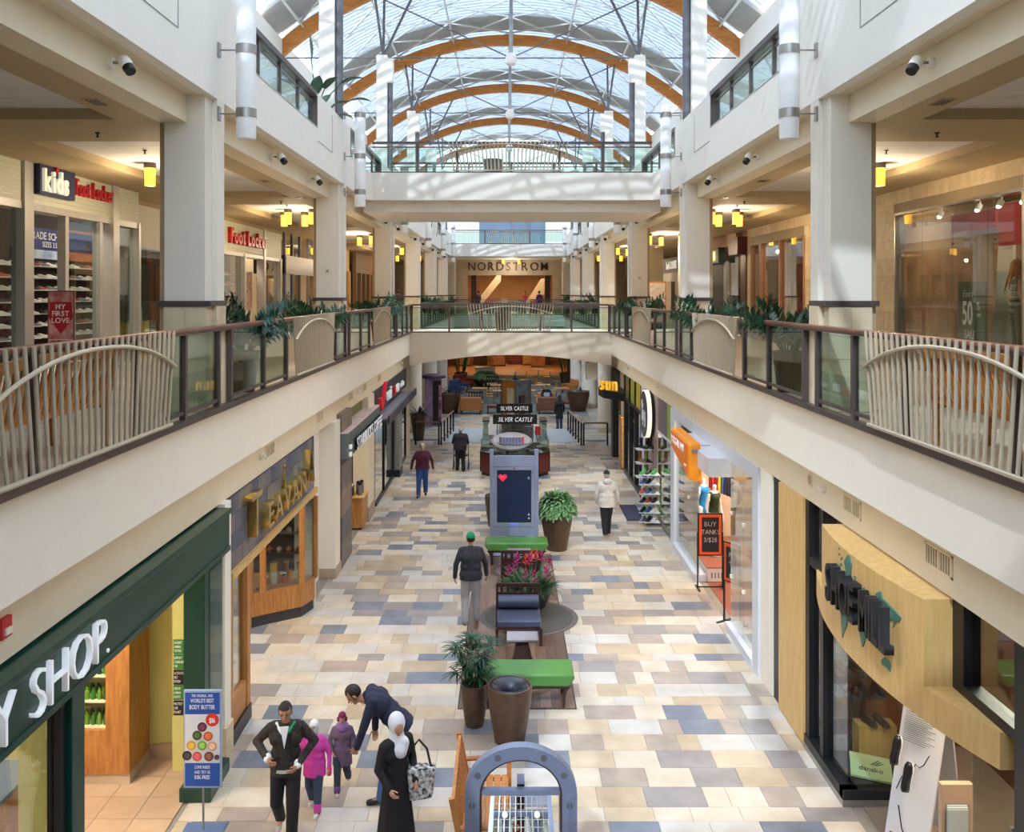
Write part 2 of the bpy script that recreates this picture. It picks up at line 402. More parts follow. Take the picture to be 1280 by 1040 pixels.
# ---- walls closing both ends
b = MB().box(-12.6, 12.6, Y0-.3, Y0, -.4, 19); struct('wall_rear', b, CREAM, 'plain wall closing the mall behind the viewer', 'wall')
b = MB().box(-W, W, -3.6, .45, 4.3, F2); struct('footbridge_viewer', b, CREAM, 'footbridge deck on which the viewer stands', 'footbridge')
# ---- far end: department store facade on level two, gallery end on level three
b = MB().box(-12.6, 12.6, Y1, Y1+.4, 7.76, 9.4).box(-12.6, -3.05, Y1, Y1+.4, F2, 7.76).box(3.25, 12.6, Y1, Y1+.4, F2, 7.76)
dst = struct('wall_department_store', b, mat('sandstone_wall', (204, 184, 154), .6, c2=(190, 170, 142), scale=2), 'tan stone facade of the department store at the far end', 'facade')
# ---- lower footbridge (level two)
b = MB(); n = 24; pts = [(-W, F2), (W, F2)]
arc = [(W-2*W*i/n, 3.66+.40*math.sin(PI*i/n)) for i in range(n+1)]
b.prism([(-W, F2)]+[(-p[0], p[1]) for p in arc]+[(W, F2)], 'y', 34.1, 34.5)
b.box(-W, W, 34.4, 38.4, 4.35, F2)
arc2 = [(W-2*W*i/n, 3.60+.40*math.sin(PI*i/n)) for i in range(n+1)]
b.prism([(-W, F2)]+[(-p[0], p[1]) for p in arc2]+[(W, F2)], 'y', 38.1, 38.4)
struct('footbridge_lower', b, mat('bridge_plaster', (222, 206, 182), .7, var=.02), 'cream arched footbridge crossing the well at level two', 'footbridge')
# ---- upper footbridge (level three)
b = MB().prism([(-W, 23.2), (-3.68, 23.45), (3.68, 23.45), (W, 23.2), (W, 27.4), (-W, 27.4)], 'z', 8.86, 9.58)
b.box(-W-.1, W+.1, 23.8, 27.2, 8.58, 8.9)
struct('footbridge_upper', b, mat('bridge_white', (236, 228, 214), .7, var=.02), 'white footbridge crossing the well at level three', 'footbridge')
# ---- far gallery end
b = MB().box(-W, W, 59.7, 70, 8.9, 9.72).box(-12.5, 12.5, 61.5, 70, 9.3, 9.7); struct('gallery_end', b, WHITE, 'white level three fascia at the far end', 'fascia')
b = MB().box(-7.6, -2.3, 70, 70.3, 9.6, 15).box(2.9, 7.6, 70, 70.3, 9.6, 15).box(-7.6, 7.6, 70, 70.3, 15, 18.5).box(-2.3, 2.9, 70, 70.3, 9.6, 10.0)
struct('wall_far', b, WHITE, 'white end wall below the roof arch', 'wall')
b = MB().box(-2.3, 2.9, 70.1, 70.16, 10.0, 15); wn = struct('window_1', b, mat('blue_grey_glazing', (120, 140, 160), .08, 0, var=.1, scale=.6, spec=.8), 'large blue grey window in the far end wall', 'window')
for x in (-1.0, .3, 1.6): MB().box(x-.03, x+.03, 70.0, 70.1, 10, 15).build('mullion', GREYSTEEL, wn)
# far level two deck end and back of the department store
b = MB().box(-W, W, 62, Y1+14, 4.12, F2); struct('deck_far', b, CREAM, 'level two deck in front of the department store', 'floor')
b = MB().box(-9, 9, Y1+9, Y1+9.2, F2, 9.3).box(-9, -8.8, Y1, Y1+9.2, F2, 9.3).box(8.8, 9, Y1, Y1+9.2, F2, 9.3).box(-9, 9, Y1+.4, Y1+9.2, 8.0, 8.1)
struct('wall_store_interior', b, mat('amber_wall', (150, 106, 66), .7, var=.12, scale=1), 'amber interior of the department store', 'wall')
b = MB().box(-12.5, 12.5, 84, 84.3, 0, 4.2).box(-12.5, -9, 40, 84, 0, 4.2).box(9, 12.5, 40, 84, 0, 4.2)
struct('wall_far_ground', b, mat('amber_wall_low', (150, 98, 54), .7, var=.2, scale=1), 'warm brown shop interior at the far end of the ground floor', 'wall')
b = MB().box(-12.5, 12.5, 66.2, 84, 3.7, 4.1); struct('ceiling_far', b, SOFFIT, 'tan ceiling over the far seating area', 'ceiling')
# seating lounge carpet, warm timber floor beyond, grey ramp
b = MB().box(-4.2, 4.2, 47.3, 70, -.009, .006); struct('carpet', b, mat('lounge_carpet', (118, 122, 116), .95, c2=(100, 106, 104), scale=1.5), 'grey green carpet of the seating lounge', 'carpet')
b = MB().box(-9, 9, 70, 84, -.009, .007); struct('floor_far', b, mat('warm_floor', (150, 104, 70), .5, var=.15), 'warm brown floor beyond the lounge', 'floor')
b = MB().box(-9, -4.14, 36.2, 70, -.009, .004).box(4.14, 9, 36.2, 70, -.009, .004); struct('floor_side', b, mat('pale_stone_side', (214, 204, 188), .4, c2=(190, 178, 160), scale=2), 'pale stone floor beside the round columns', 'floor')
b = MB().box(-2.75, 2.85, 38.3, 42.3, .001, .01); struct('ramp_carpet', b, mat('ramp_grey', (176, 184, 190), .8, var=.03), 'pale grey ramp between the two handrails', 'ramp')
for s in (-1, 1):
    b = MB().box(s*8.8, s*9, 36.2, 84, 0, 4.12); struct('wall_lounge_'+SIDE[s], b, CREAM, 'cream side wall of the far lounge on the %s' % SIDE[s], 'wall')
    b = MB().box(s*4.14, s*9, 36.0, 36.2, 0, 3.5); struct('wall_return_'+SIDE[s], b, CREAM, 'cream return wall past the last %s shop' % SIDE[s], 'wall')
# ------------------------------------------------------------------ columns
for s in (-1, 1):
    for i, y in enumerate(YC[1:]):
        if y > 66: break
        k = i-1   # first in view has index 0
        if k < 0: lab = 'white square column beside the viewer on the %s' % SIDE[s]
        else: lab = '%s white square column from the front along the %s upper walkway' % (ORD[k], SIDE[s])
        t = thing('column', lab, 'column', (s*4.17, y+.27, F2), 0, 'upper walkway columns', 'structure')
        MB().box(s*3.93, s*4.44, y, y+.55, F2, 8.9).box(s*3.862, s*3.93, y+.27, y+.55, F2, 8.9).build('shaft', CREAM, t)
        MB().box(s*4.44, s*4.52, y+.06, y+.5, F2, 8.56).build('rear_pilaster', SOFFIT, t)
        MB().box(s*3.85, s*4.53, y-.03, y+.58, 6.24, 6.31).build('band', BROWN, t)
        if k < 3:
            tm = mat('base_tile', (226, 208, 176), .5, c2=(208, 188, 152), scale=4)
            for q in range(2):
                for j in range(2):
                    MB().box(s*(3.92+.264*q), s*(3.92+.264*q+.26), y-.015, y+.1, F2+.02+.66*j, F2+.67+.66*j).build('base_tile', tm, t)
            MB().box(s*3.845, s*3.935, y+.2, y+.565, F2+.02, 6.24).build('base_tile', tm, t); MB().box(s*3.905, s*3.935, y-.01, y+.2, F2+.02, 6.24).build('base_tile', tm, t)
        else: MB().box(s*3.915, s*4.455, y-.015, y+.565, F2, 6.24).build('base', STONEBASE, t)
# second row of columns seen deeper on the right walkway
for j, (x, y) in enumerate([(6.9, 34.0), (6.9, 43.0)]):
    t = thing('column', '%s slim beige column standing behind the right upper walkway rail' % ['nearer', 'farther'][j], 'column', (x, y, F2), 0, None, 'structure')
    MB().box(x-.45, x+.45, y-.3, y+.3, F2, 8.65).build('shaft', mat('beige_column', (214, 196, 160), .7, var=.02), t)
    MB().box(x-.48, x+.48, y-.33, y+.33, 6.24, 6.31).build('band', BROWN, t)
# round ground floor columns beyond the footbridge
for s in (-1, 1):
    for i, y in enumerate((41.3, 50.2, 59.1)):
        t = thing('round_column', '%s cream round column past the footbridge on the %s ground floor' % (ORD[i], SIDE[s]), 'column', (s*4.5, y, 0), 0, 'round ground floor columns', 'structure')
        MB().lathe([(.43, .25), (.43, 4.1)], (s*4.5, y, 0), 28).build('shaft', CREAM, t, smooth=40)
        MB().lathe([(.46, 0), (.46, .25)], (s*4.5, y, 0), 28).build('base', STONEBASE, t, smooth=40)
# ------------------------------------------------------------------ roof
ZC, RG = 5.76, 12.25
roof = thing('roof', 'barrel vaulted glass roof on timber arches', 'roof', (0, 30, 17), 0, None, 'structure')
ang = math.asin(7.75/RG); NP = 8; da = 2*ang/NP
def vault(r, a0, a1, y0, y1, n, th, mb=None):
    mb = mb or MB(); vs = []
    for i in range(n+1):
        a = a0+(a1-a0)*i/n
        for rr in (r, r+th):
            for y in (y0, y1): vs.append((rr*math.sin(a), y, ZC+rr*math.cos(a)))
    fs = []
    for i in range(n):
        p = i*4; q = p+4
        fs += [(p, q, q+1, p+1), (p+2, p+3, q+3, q+2), (p, p+2, q+2, q), (p+1, q+1, q+3, p+3)]
    e = n*4; fs += [(0, 1, 3, 2), (e, e+2, e+3, e+1)]
    return mb.add(vs, fs)
# big panes, one mesh rotated around the vault axis
PL = BAY/4
vm = MB(); vs = vault(RG, -da/2, da/2, -PL/2, PL/2, 2, .03, vm)
pane = MB(); pane.v = [(x, y, z-ZC) for x, y, z in vm.v]; pane.f = vm.f; pane_me = pane.mesh('pane'); pane_me.materials.append(ROOFGLASS)
AY = [YC[2]+.3+BAY*i for i in range(-2, 7)]
y = AY[2]
for j in range(int((70-AY[2])/PL)+1):
    for i in range(NP): inst(pane_me, 'pane', roof, (0, AY[2]+PL*(j+.5), ZC), (0, -ang+da*(i+.5), 0))
o = vault(RG, -ang, ang, Y0, AY[2], 24, .03).build('rear_glazing', ROOFGLASS, roof)
# timber arches
am = MB()
aa = math.asin(7.7/11.5); n = 36; vs = []
for i in range(n+1):
    a = -aa+2*aa*i/n
    for rr, yy in ((11.28, -.11), (11.28, .11), (11.72, .11), (11.72, -.11)): vs.append((rr*math.sin(a), yy, rr*math.cos(a)))
fs = []
for i in range(n):
    for k in range(4): fs.append((i*4+k, i*4+(k+1)%4, i*4+4+(k+1)%4, i*4+4+k))
am.add(vs, fs); arch_me = am.mesh('timber_arch'); arch_me.materials.append(GLULAM)
for i, y in enumerate(AY):
    o = inst(arch_me, 'timber_arch', roof, (0, y, ZC))
    o['label'] = 'curved orange glulam timber arch'
# grey deck strips in front of every arch, thin ribs, purlins, bracing
dm = vault(12.0, -aa, aa, -2.0, .1, 8, .12); dk = MB(); dk.v = [(x, y, z-ZC) for x, y, z in dm.v]; dk.f = dm.f
dk_me = dk.mesh('deck_strip'); dk_me.materials.append(mat('grey_deck', (168, 170, 168), .6, var=.03))
rb = vault(12.10, -ang, ang, -.035, .035, 16, .10); rq = MB(); rq.v = [(x, y, z-ZC) for x, y, z in rb.v]; rq.f = rb.f
rib_me = rq.mesh('glazing_bar'); rib_me.materials.append(mat('white_rib', (176, 182, 192), .5, var=0))
for y in AY: inst(dk_me, 'deck_strip', roof, (0, y, ZC))
NB = 26
for y in AY[1:-1]:
    for j in range(NB): inst(rib_me, 'glazing_bar', roof, (0, y+BAY*(j+.5)/NB, ZC))
pur = [(-36, .05), (-24, .05), (-12, .05), (0, .07), (12, .05), (24, .05), (36, .05)]
LATT = mat('lattice_white', (214, 214, 208), .5, var=.02)
for a, r in pur:
    a = math.radians(a); rr = 11.85
    for y in AY[:-1]:
        q = MB(); x, z = rr*math.sin(a), ZC+rr*math.cos(a)
        q.bar((x, y, z), (x, y+BAY, z), .07, .07)
        x2, z2 = 11.6*math.sin(a), ZC+11.6*math.cos(a)
        q.bar((x2, y, z2), (x2, y+BAY, z2), .05, .05)
        for j in range(8): q.bar((x, y+BAY*j/8, z), (x2, y+BAY*(j+1)/8, z2), .025)
        q.build('purlin', LATT, roof)
def vp(a, y, rr=11.82):
    a = math.radians(a); return (rr*math.sin(a), y, ZC+rr*math.cos(a))
for y in AY[2:-1]:
    for a0, a1 in ((-36,-24),(-24,-12),(-12,0),(0,12),(12,24),(24,36)):
        q = MB()
        for f0, f1 in ((0, .25), (.25, .5), (.5, .75), (.75, 1.0)):
            q.bar(vp(a0, y+BAY*f0), vp(a1, y+BAY*f1), .055); q.bar(vp(a1, y+BAY*f0), vp(a0, y+BAY*f1), .055)
        q.build('cross_brace', LATT, roof)
# posts carrying the arches, pipes, lamp boxes, struts, tie rods
for s in (-1, 1):
    for i, y in enumerate(YC[1:]):
        yy = y+.3
        if yy > 64: break
        lab = '%s tall white roof post above the %s gallery parapet' % (ORD[i], SIDE[s])
        t = thing('roof_post', lab, 'post', (s*4.2, yy, F3), 0, 'roof posts', 'structure')
        MB().box(s*4.05, s*4.40, yy-.2, yy+.2, F3, 14.2).build('shaft', WHITE, t)
        MB().tube([(s*3.98, yy-.02, F3+.7), (s*3.98, yy-.02, 13.4)], .10, 10).build('pipe', DARKSTEEL, t, smooth=40)
        MB().box(s*3.86, s*4.08, yy-.2, yy+.12, 13.3, 14.1).build('lamp_box', WHITE, t, bevel=.03)
        for dx, dy, zz in ((.0, .25, 16.6), (.25, -.25, 16.4), (-1.2, 0, 16.9)):
            x2 = s*(4.2+dx); a = math.asin(x2/11.3)
            MB().tube([(s*4.2, yy, 14.2), (x2, yy+dy, ZC+11.3*math.cos(a))], .045, 6).build('strut', DARKSTEEL, t)
for i, y in enumerate(YC[3:-1]):
    yy = y+.3
    if yy > 64: break
    t = thing('tie_rod', '%s steel tie rod with central hub below the roof arch' % ORD[i], 'tie rod', (0, yy, 14.15), 0, 'roof tie rods', 'structure')
    MB().tube([(-7.4, yy, 14.15), (7.4, yy, 14.15)], .022, 6).build('rod', DARKSTEEL, t)
    for s in (-1, 1):
        MB().tube([(0, yy, 14.15), (s*4.4, yy, ZC+11.3*math.cos(math.asin(4.4/11.3)))], .025, 6).build('rod', DARKSTEEL, t)
    MB().tube([(0, yy, 14.0), (0, yy, 17.1)], .06, 8).build('king_post', GREYSTEEL, t)
    MB().lathe([(.03, -.28), (.17, -.2), (.19, .05), (.08, .16)], (0, yy, 14.15), 14).build('hub', WHITE, t, smooth=40)
# ================================================================== RAILINGS
POSTS = [10.1, 11.28, 11.78, 13.4, 14.78]
bar_mesh = {}
def bar_screen(t, s, yc, half, z0, z1, n, split, axis='y', fixed=0, out=1):
    """fan of metal bars with an arched tube; axis y: stands along a side rail, axis x: along a bridge"""
    def P(u, z, d=0):
        return (fixed+out*d, u, z) if axis == 'y' else (u, fixed+out*d, z)
    H = z1-z0
    q = MB(); arc = []
    for i in range(17):
        k = -1.02+2.04*i/16; f = .92-.29*abs(k)**2.2*1.0
        arc.append(P(yc+k*(half*(.9+.1*f)), z0+H*f, .03))
    q.tube(arc, .02, 7); q.tube([P(yc-half*.93, z0+.01, .02), P(yc+half*.93, z0+.01, .02)], .022, 7)
    sc_ = q.build('bar_screen', BARTAN, t, smooth=50)
    m2 = MB()
    for i in range(n):
        k = -1+2*i/(n-1); a, c = P(yc+k*half*.9, z0), P(yc+k*half, z1)
        if split:
            MB().tube([a, c], .0175, 7).build('bar', BARTAN, sc_, smooth=50)
        else: m2.tube([a, c], .0175, 5)
    if not split: m2.build('bars', BARTAN, sc_, smooth=50)
def rail_bay(s, k, lab):
    d = BAY*k; x = s*3.80
    t = thing('railing', lab, 'railing', (x, 10.3+d, F2), 0, 'level two railings')
    ya, yb = 5.98+d, 14.90+d
    if yb > 34 and ya < 34: yb = min(yb, 34.0)
    q = MB().box(x-.055, x+.055, ya, yb, 5.93, 5.955).build('top_channel', BROWN, t)
    MB().box(x-.06, x+.06, ya, yb, 5.955, 6.0).build('handrail', RAILWOOD, t, bevel=.012)
    MB().box(x-.05, x+.05, ya, yb, F2, F2+.07).build('kerb', BROWN, t)
    ps = [p+d for p in POSTS if p+d < yb]
    for p in ps: MB().box(x-.035, x+.035, p-.035, p+.035, F2, 5.94).build('post', BROWN, t)
    for p in (6.9+d, 8.8+d): MB().box(x-.03, x+.03, p-.03, p+.03, F2, 5.94).build('post', BROWN, t)
    segs = [(9.62+d, ps[0]-.04)]+[(ps[i]+.04, ps[i+1]-.04) for i in range(len(ps)-1) if i != 1] if ps else []
    for a, c in segs:
        MB().box(x-.006, x+.006, a, c, F2+.17, 5.92).build('glass_panel', GLASSG, t)
        MB().box(x-.02, x+.02, a, c, F2+.13, F2+.17).build('bottom_rail', BROWN, t)
    if 9.7+d < 34: bar_screen(t, s, 7.86+d, 1.75, 5.0, 6.0, 28, k < 3, 'y', s*3.725, -s)
    return t
NAMES = ['nearest', 'second', 'third', 'fourth', 'fifth', 'sixth', 'seventh']
for s in (-1, 1):
    for k in range(0, 3):
        rail_bay(s, k, 'brown railing with glass panes and fanned metal bars, %s along the %s walkway' % (NAMES[k], SIDE[s]))
    # behind the viewer and beyond the bridge: plain glass railings
    for nm, a, c in (('beside the viewer', -25.9, 5.9), ('past the lower footbridge', 38.4, 62.0), ('just before the lower footbridge', 32.8, 34.05)):
        x = s*3.80
        t = thing('glass_railing', 'brown framed glass railing %s on the %s' % (nm, SIDE[s]), 'railing', (x, (a+c)/2, F2), 0, 'level two railings')
        MB().box(x-.06, x+.06, a, c, 5.94, 6.0).build('handrail', BROWN, t); MB().box(x-.05, x+.05, a, c, F2, F2+.07).build('kerb', BROWN, t)
        n = max(1, int((c-a)/1.4)); st = (c-a)/n
        for i in range(n+1): MB().box(x-.03, x+.03, a+st*i-.03, a+st*i+.03, F2, 5.95).build('post', BROWN, t)
        for i in range(n): MB().box(x-.006, x+.006, a+st*i+.04, a+st*(i+1)-.04, F2+.12, 5.92).build('glass_panel', GLASSG, t)
def cross_rail(name, lab, y, zb, z0, xs0, xs1, posts, screen=None, split=True, out=-1, h=1.1, dark=BROWN):
    t = thing(name, lab, 'railing', ((xs0+xs1)/2, y, zb), 0, 'footbridge railings')
    MB().box(xs0, xs1, y-.055, y+.055, zb+h-.06, zb+h).build('handrail', dark, t)
    MB().box(xs0, xs1, y-.03, y+.03, zb+h-.16, zb+h-.13).build('mid_rail', dark, t)
    MB().box(xs0, xs1, y-.045, y+.045, zb, zb+.05).build('kerb', dark, t)
    for p in posts: MB().box(p-.035, p+.035, y-.035, y+.035, zb, zb+h-.04).build('post', dark, t)
    ed = sorted([xs0]+list(posts)+[xs1])
    for a, c in zip(ed, ed[1:]):
        if c-a > .3: MB().box(a+.05, c-.05, y-.006, y+.006, zb+.08, zb+h-.18).build('glass_panel', GLASSG, t)
    if screen: bar_screen(t, 1, screen[0], screen[1], zb+.06, zb+h-.01, screen[2], split, 'x', y-.09, out)
    return t
cross_rail('bridge_railing', 'glass railing with a fan of metal bars on the lower footbridge front', 34.25, F2, 0, -W+.02, W-.02, [-3.78, -2.35, -1.1, 1.15, 2.35, 3.78], (-.0, 1.65, 30))
cross_rail('bridge_railing', 'far glass railing of the lower footbridge', 38.2, F2, 0, -W+.02, W-.02, [-2.6, -1.3, 0, 1.3, 2.6], None)
cross_rail('bridge_railing', 'glass railing with a fan of metal bars on the upper footbridge front', 23.62, 9.58, 0, -3.7, 3.7, [-1.45, -2.5, 1.25, 2.4], (-.1, 1.58, 30), True, -1, .84)
cross_rail('bridge_railing', 'plain far glass railing of the upper footbridge', 27.3, 9.58, 0, -3.7, 3.7, [-2.6, -1.3, 0, 1.3, 2.6], None, h=.84)
cross_rail('bridge_railing', 'tiny far railing with fanned bars on the level three end', 59.8, 9.72, 0, -W+.1, W-.1, [-1.6, 1.4], (-.1, 1.4, 22), False, h=.95)
cross_rail('bridge_railing', 'tiny far railing with fanned bars in front of the department store', 62.1, F2, 0, -W+.1, W-.1, [-2.4, -1.2, 1.2, 2.4], (0, 1.5, 22), False)
cross_rail('bridge_railing', 'glass railing directly before the viewer', .35, F2, 0, -W+.2, W-.2, [-2.5, -1.2, 1.2, 2.5], None)
for nm, y in (('nearer', 34.25+1.3), ('farther', 26.0)):   # litter bins standing on the two footbridges
    z = F2 if nm == 'nearer' else 9.58; x = -.33 if nm == 'nearer' else -.55
    y = 35.0 if nm == 'nearer' else 26.5
    t = thing('litter_bin', 'brown tapered litter bin on the %s footbridge' % ('lower' if nm == 'nearer' else 'upper'), 'bin', (x, y, z), 0, 'litter bins')
    MB().lathe([(.20, 0), (.27, .45), (.29, .80), (.25, .80), (.24, .6)], (x, y, z), 20, close=False).build('body', POTBROWN, t, smooth=40)
    MB().lathe([(.25, .79), (.14, .76), (.14, .7)], (x, y, z), 20).build('lid_ring', BLACK, t, smooth=40)
# level three openings: bronze rails with glass
for s in (-1, 1):
    for k in range(-1, 5):
        a, c = 12.3+BAY*k, 17.5+BAY*k; x = s*(W+.08)
        if a > 60: break
        c = min(c, 60)
        lab = '%s bronze framed glass opening in the %s gallery parapet' % (['nearest', 'second', 'third', 'fourth', 'fifth', 'sixth'][k+1], SIDE[s])
        t = thing('gallery_railing', lab, 'railing', (x, (a+c)/2, 9.68), 0, 'gallery parapet openings')
        MB().box(x-.10, x+.08, a, c, 10.27, 10.36).build('handrail', BROWN, t); [MB().box(x-.09, x+.09, q_, q_+.06, 9.68, 10.27).build('jamb', BROWN, t) for q_ in (a, c-.06)]
        for i in (1, 2, 3): MB().box(x-.03, x+.03, a+(c-a)*i/4-.03, a+(c-a)*i/4+.03, 9.68, 10.28).build('post', BROWN, t)
        for i in range(4): MB().box(x-.006, x+.006, a+(c-a)*i/4+.05, a+(c-a)*(i+1)/4-.05, 9.69, 10.26).build('glass_panel', GLASSG, t)
        MB().box(x-.015, x+.015, a, c, 10.14, 10.17).build('mid_rail', BROWN, t)
# ------------------------------------------------------------------ tube sconces and spot lamps along the well
TUBE = mat('opal_tube', (246, 244, 240), .45, var=.01)
for s in (-1, 1):
    for i, y in enumerate(YC[1:]):
        if y > 60: break
        yy = y+.3; x = s*3.50
        lab = '%s long white tube sconce with steel bands on the %s' % (ORD[i], SIDE[s])
        t = thing('tube_sconce', lab, 'sconce', (x, yy, 8.39), 0, 'tube sconces')
        MB().lathe([(.115, 8.39), (.125, 8.42), (.125, 10.66), (.118, 10.70)], (x, yy, 0), 24).build('tube', TUBE, t, smooth=40)
        for z in (8.66, 9.48, 10.42):
            MB().lathe([(.131, z), (.131, z+.12), (.122, z+.12), (.122, z)], (x, yy, 0), 24, close=False).build('band', STEEL, t, smooth=40)
            q = MB().tube([(s*3.6, yy, z+.06), (s*3.84, yy, z+.06)], .012, 6).build('bracket_arm', STEEL, t)
            MB().box(s*3.835, s*3.86, yy-.045, yy+.045, z-.03, z+.15).build('bracket_plate', STEEL, t)
def spot(s, y, i):
    x = s*4.16; z = 8.73
    t = thing('spot_lamp', '%s white swivel spot lamp on the %s edge beam' % (ORD[i], SIDE[s]), 'spot lamp', (x, y, z), 0, 'swivel spot lamps')
    nx = -s
    MB().tube([(x, y, z), (x+nx*.05, y, z)], .06, 16).build('wall_rose', WHITE, t, smooth=40)
    MB().tube([(x+nx*.04, y, z), (x+nx*.15, y, z)], .016, 8).build('arm', STEEL, t)
    a = Vector((x+nx*.15, y, z+.035)); d = Vector((nx*.55, -.35, -.75)).normalized()
    MB().tube([a-d*.025, a, a+d*.03, a+d*.12], [.035, .055, .064, .064], 14).build('housing', WHITE, t, smooth=40)
    MB().tube([a+d*.12, a+d*.19], [.058, .054], 14).build('snoot', BLACK, t, smooth=40)
    if y < 42: spot_light('spot_beam', a+d*.25, (nx*.55, -.1, -.83), 240)
for s in (-1, 1):
    for i, y in enumerate((9.0, 15.2, 18.1, 28.0, 31.2, 36.9, 40.4, 45.8, 49.3, 54.6)): spot(s, y, i)
# vents, strobes and sensors on the beige bulkheads
for s, ys in ((-1, (14.9, 18.9, 22.6, 24.8, 27.7)), (1, (8.75, 10.95))):
    for i, y in enumerate(ys):
        x = s*4.10
        t = thing('air_vent', '%s beige air vent in the %s bulkhead' % (ORD[i], SIDE[s]), 'vent', (x, y, 3.78), 0, 'bulkhead air vents')
        f = MB(); xx = x-s*.012
        f.box(x, xx, y-.28, y+.28, 3.68, 3.70).box(x, xx, y-.28, y+.28, 3.88, 3.90).box(x, xx, y-.28, y-.25, 3.68, 3.9).box(x, xx, y+.25, y+.28, 3.68, 3.9).box(x, xx, y-.015, y+.015, 3.7, 3.88)
        f.build('frame', BEIGE, t)
        MB().box(x-s*.001, x-s*.003, y-.25, y+.25, 3.7, 3.88).build('backing', mat('vent_dark', (140, 124, 100)), t)
        for j in range(10):
            yy = y-.25+.5*(j+.5)/10; MB().box(x, x-s*.008, yy-.012, yy+.004, 3.7, 3.88).build('slat', BEIGE, t)
for s, ys in ((-1, (14.3, 23.6, 33.2)), (1, (11.9, 25.0, 31.0))):
    for i, y in enumerate(ys):
        x = s*4.10; t = thing('wall_speaker', '%s small white dome fitting on the %s bulkhead' % (ORD[i], SIDE[s]), 'fitting', (x, y, 3.8), 0, 'bulkhead fittings')
        MB().tube([(x, y, 3.8), (x-s*.05, y, 3.8)], .06, 14).build('base', WHITE, t, smooth=40); MB().ell((x-s*.06, y, 3.8), (.04, .045, .045)).build('dome', WHITE, t, smooth=True)
x = 4.10; t = thing('round_plate', 'flat round beige cover plate on the right bulkhead', 'cover', (x, 12.45, 3.8)); MB().tube([(x, 12.45, 3.8), (x-.012, 12.45, 3.8)], .10, 24).build('plate', BEIGE, t); MB().tube([(x-.012, 12.45, 3.8), (x-.018, 12.45, 3.8)], .07, 24).build('disc', SOFFIT, t)
# ------------------------------------------------------------------ pendant cylinder lamps under the walkway ceilings
def pendant(x, y, lab, z=8.685):
    t = thing('ceiling_lamp', lab, 'lamp', (x, y, z), 0, 'amber cylinder ceiling lamps')
    MB().lathe([(.105, z-.09), (.105, z)], (x, y, 0), 18).build('cap', BROWN, t, smooth=40)
    MB().lathe([(.088, z-.40), (.092, z-.09)], (x, y, 0), 18).build('shade', LAMPW, t, smooth=40)
for s in (-1, 1):
    sd = SIDE[s]
    pendant(s*6.38, 15.6, 'single amber cylinder ceiling lamp, nearest on the %s walkway' % sd)
    point_light('lamp_light', (s*6.3, 15.6, 8.0), 45)
    n = 0
    for (y, xs) in ((24.1, (5.4, 5.8, 6.05, 6.38)), (34.0, (5.3, 5.9, 6.5, 7.0)), (43.0, (5.2, 5.8, 6.4)), (51.8, (5.2, 5.9, 6.5))):
        for j, x in enumerate(xs):
            pendant(s*x, y+(j % 2)*.9, '%s amber cylinder lamp in the cluster of the %s walkway bay, %s side' % (ORD[j], ['second', 'third', 'fourth', 'fifth'][n], sd), 8.55 if 6.92 < x else 8.685)
        n += 1; point_light('lamp_light', (s*5.9, y, 8.0), 60)
# ceiling air slots and sprinklers
k = 0
for s in (-1, 1):
    for y in (10.0, 17.0, 20.0):
        t = thing('ceiling_vent', '%s dark slot vent in the %s soffit' % (ORD[k % 3], SIDE[s]), 'vent', (s*4.75, y, 8.55), 0, 'soffit slot vents'); k += 1
        MB().box(s*4.66, s*4.84, y-.17, y+.17, 8.542, 8.552).build('frame', SOFFIT, t); 
        for j in range(3): MB().box(s*4.68+s*.05*j, s*4.71+s*.05*j, y-.14, y+.14, 8.538, 8.544).build('slot', BLACK, t)
t = thing('fire_alarm', 'red and white fire alarm on the left bulkhead at the picture edge', 'alarm', (-4.1, 7.0, 3.7)); MB().box(-4.10, -4.06, 6.93, 7.07, 3.70, 3.86).build('box', RED, t); MB().box(-4.06, -4.04, 6.96, 7.04, 3.73, 3.78).build('lens', WHITE, t)
for s, y, i in ((-1, YC[3], 0), (1, YC[4], 1)):
    x = s*4.18; t = thing('wall_box', 'small square fitting on the %s white column of the %s walkway' % (['second', 'third'][i], SIDE[s]), 'fitting', (x, y, 6.9)); MB().box(x-.05, x+.05, y-.03, y, 6.86, 6.98).build('case', BEIGE, t, bevel=.008); MB().box(x-.03, x+.03, y-.036, y-.03, 6.89, 6.93).build('button_plate', GREYSTEEL, t)
for s in (-1, 1):
    for i, (x, y, z) in enumerate(((5.6, 11.9, 8.55), (5.9, 14.2, 8.685), (5.4, 20.8, 8.55), (5.8, 23.0, 8.685))):
        t = thing('sprinkler', '%s tiny dark sprinkler on the %s walkway ceiling' % (ORD[i], SIDE[s]), 'sprinkler', (s*x, y, z), 0, 'ceiling sprinklers'); MB().lathe([(.035, 0), (.035, -.012), (.012, -.02), (.012, -.06)], (s*x, y, z), 10).build('body', BLACK, t); MB().lathe([(.03, -.06), (.03, -.066)], (s*x, y, z), 10).build('deflector', BLACK, t)
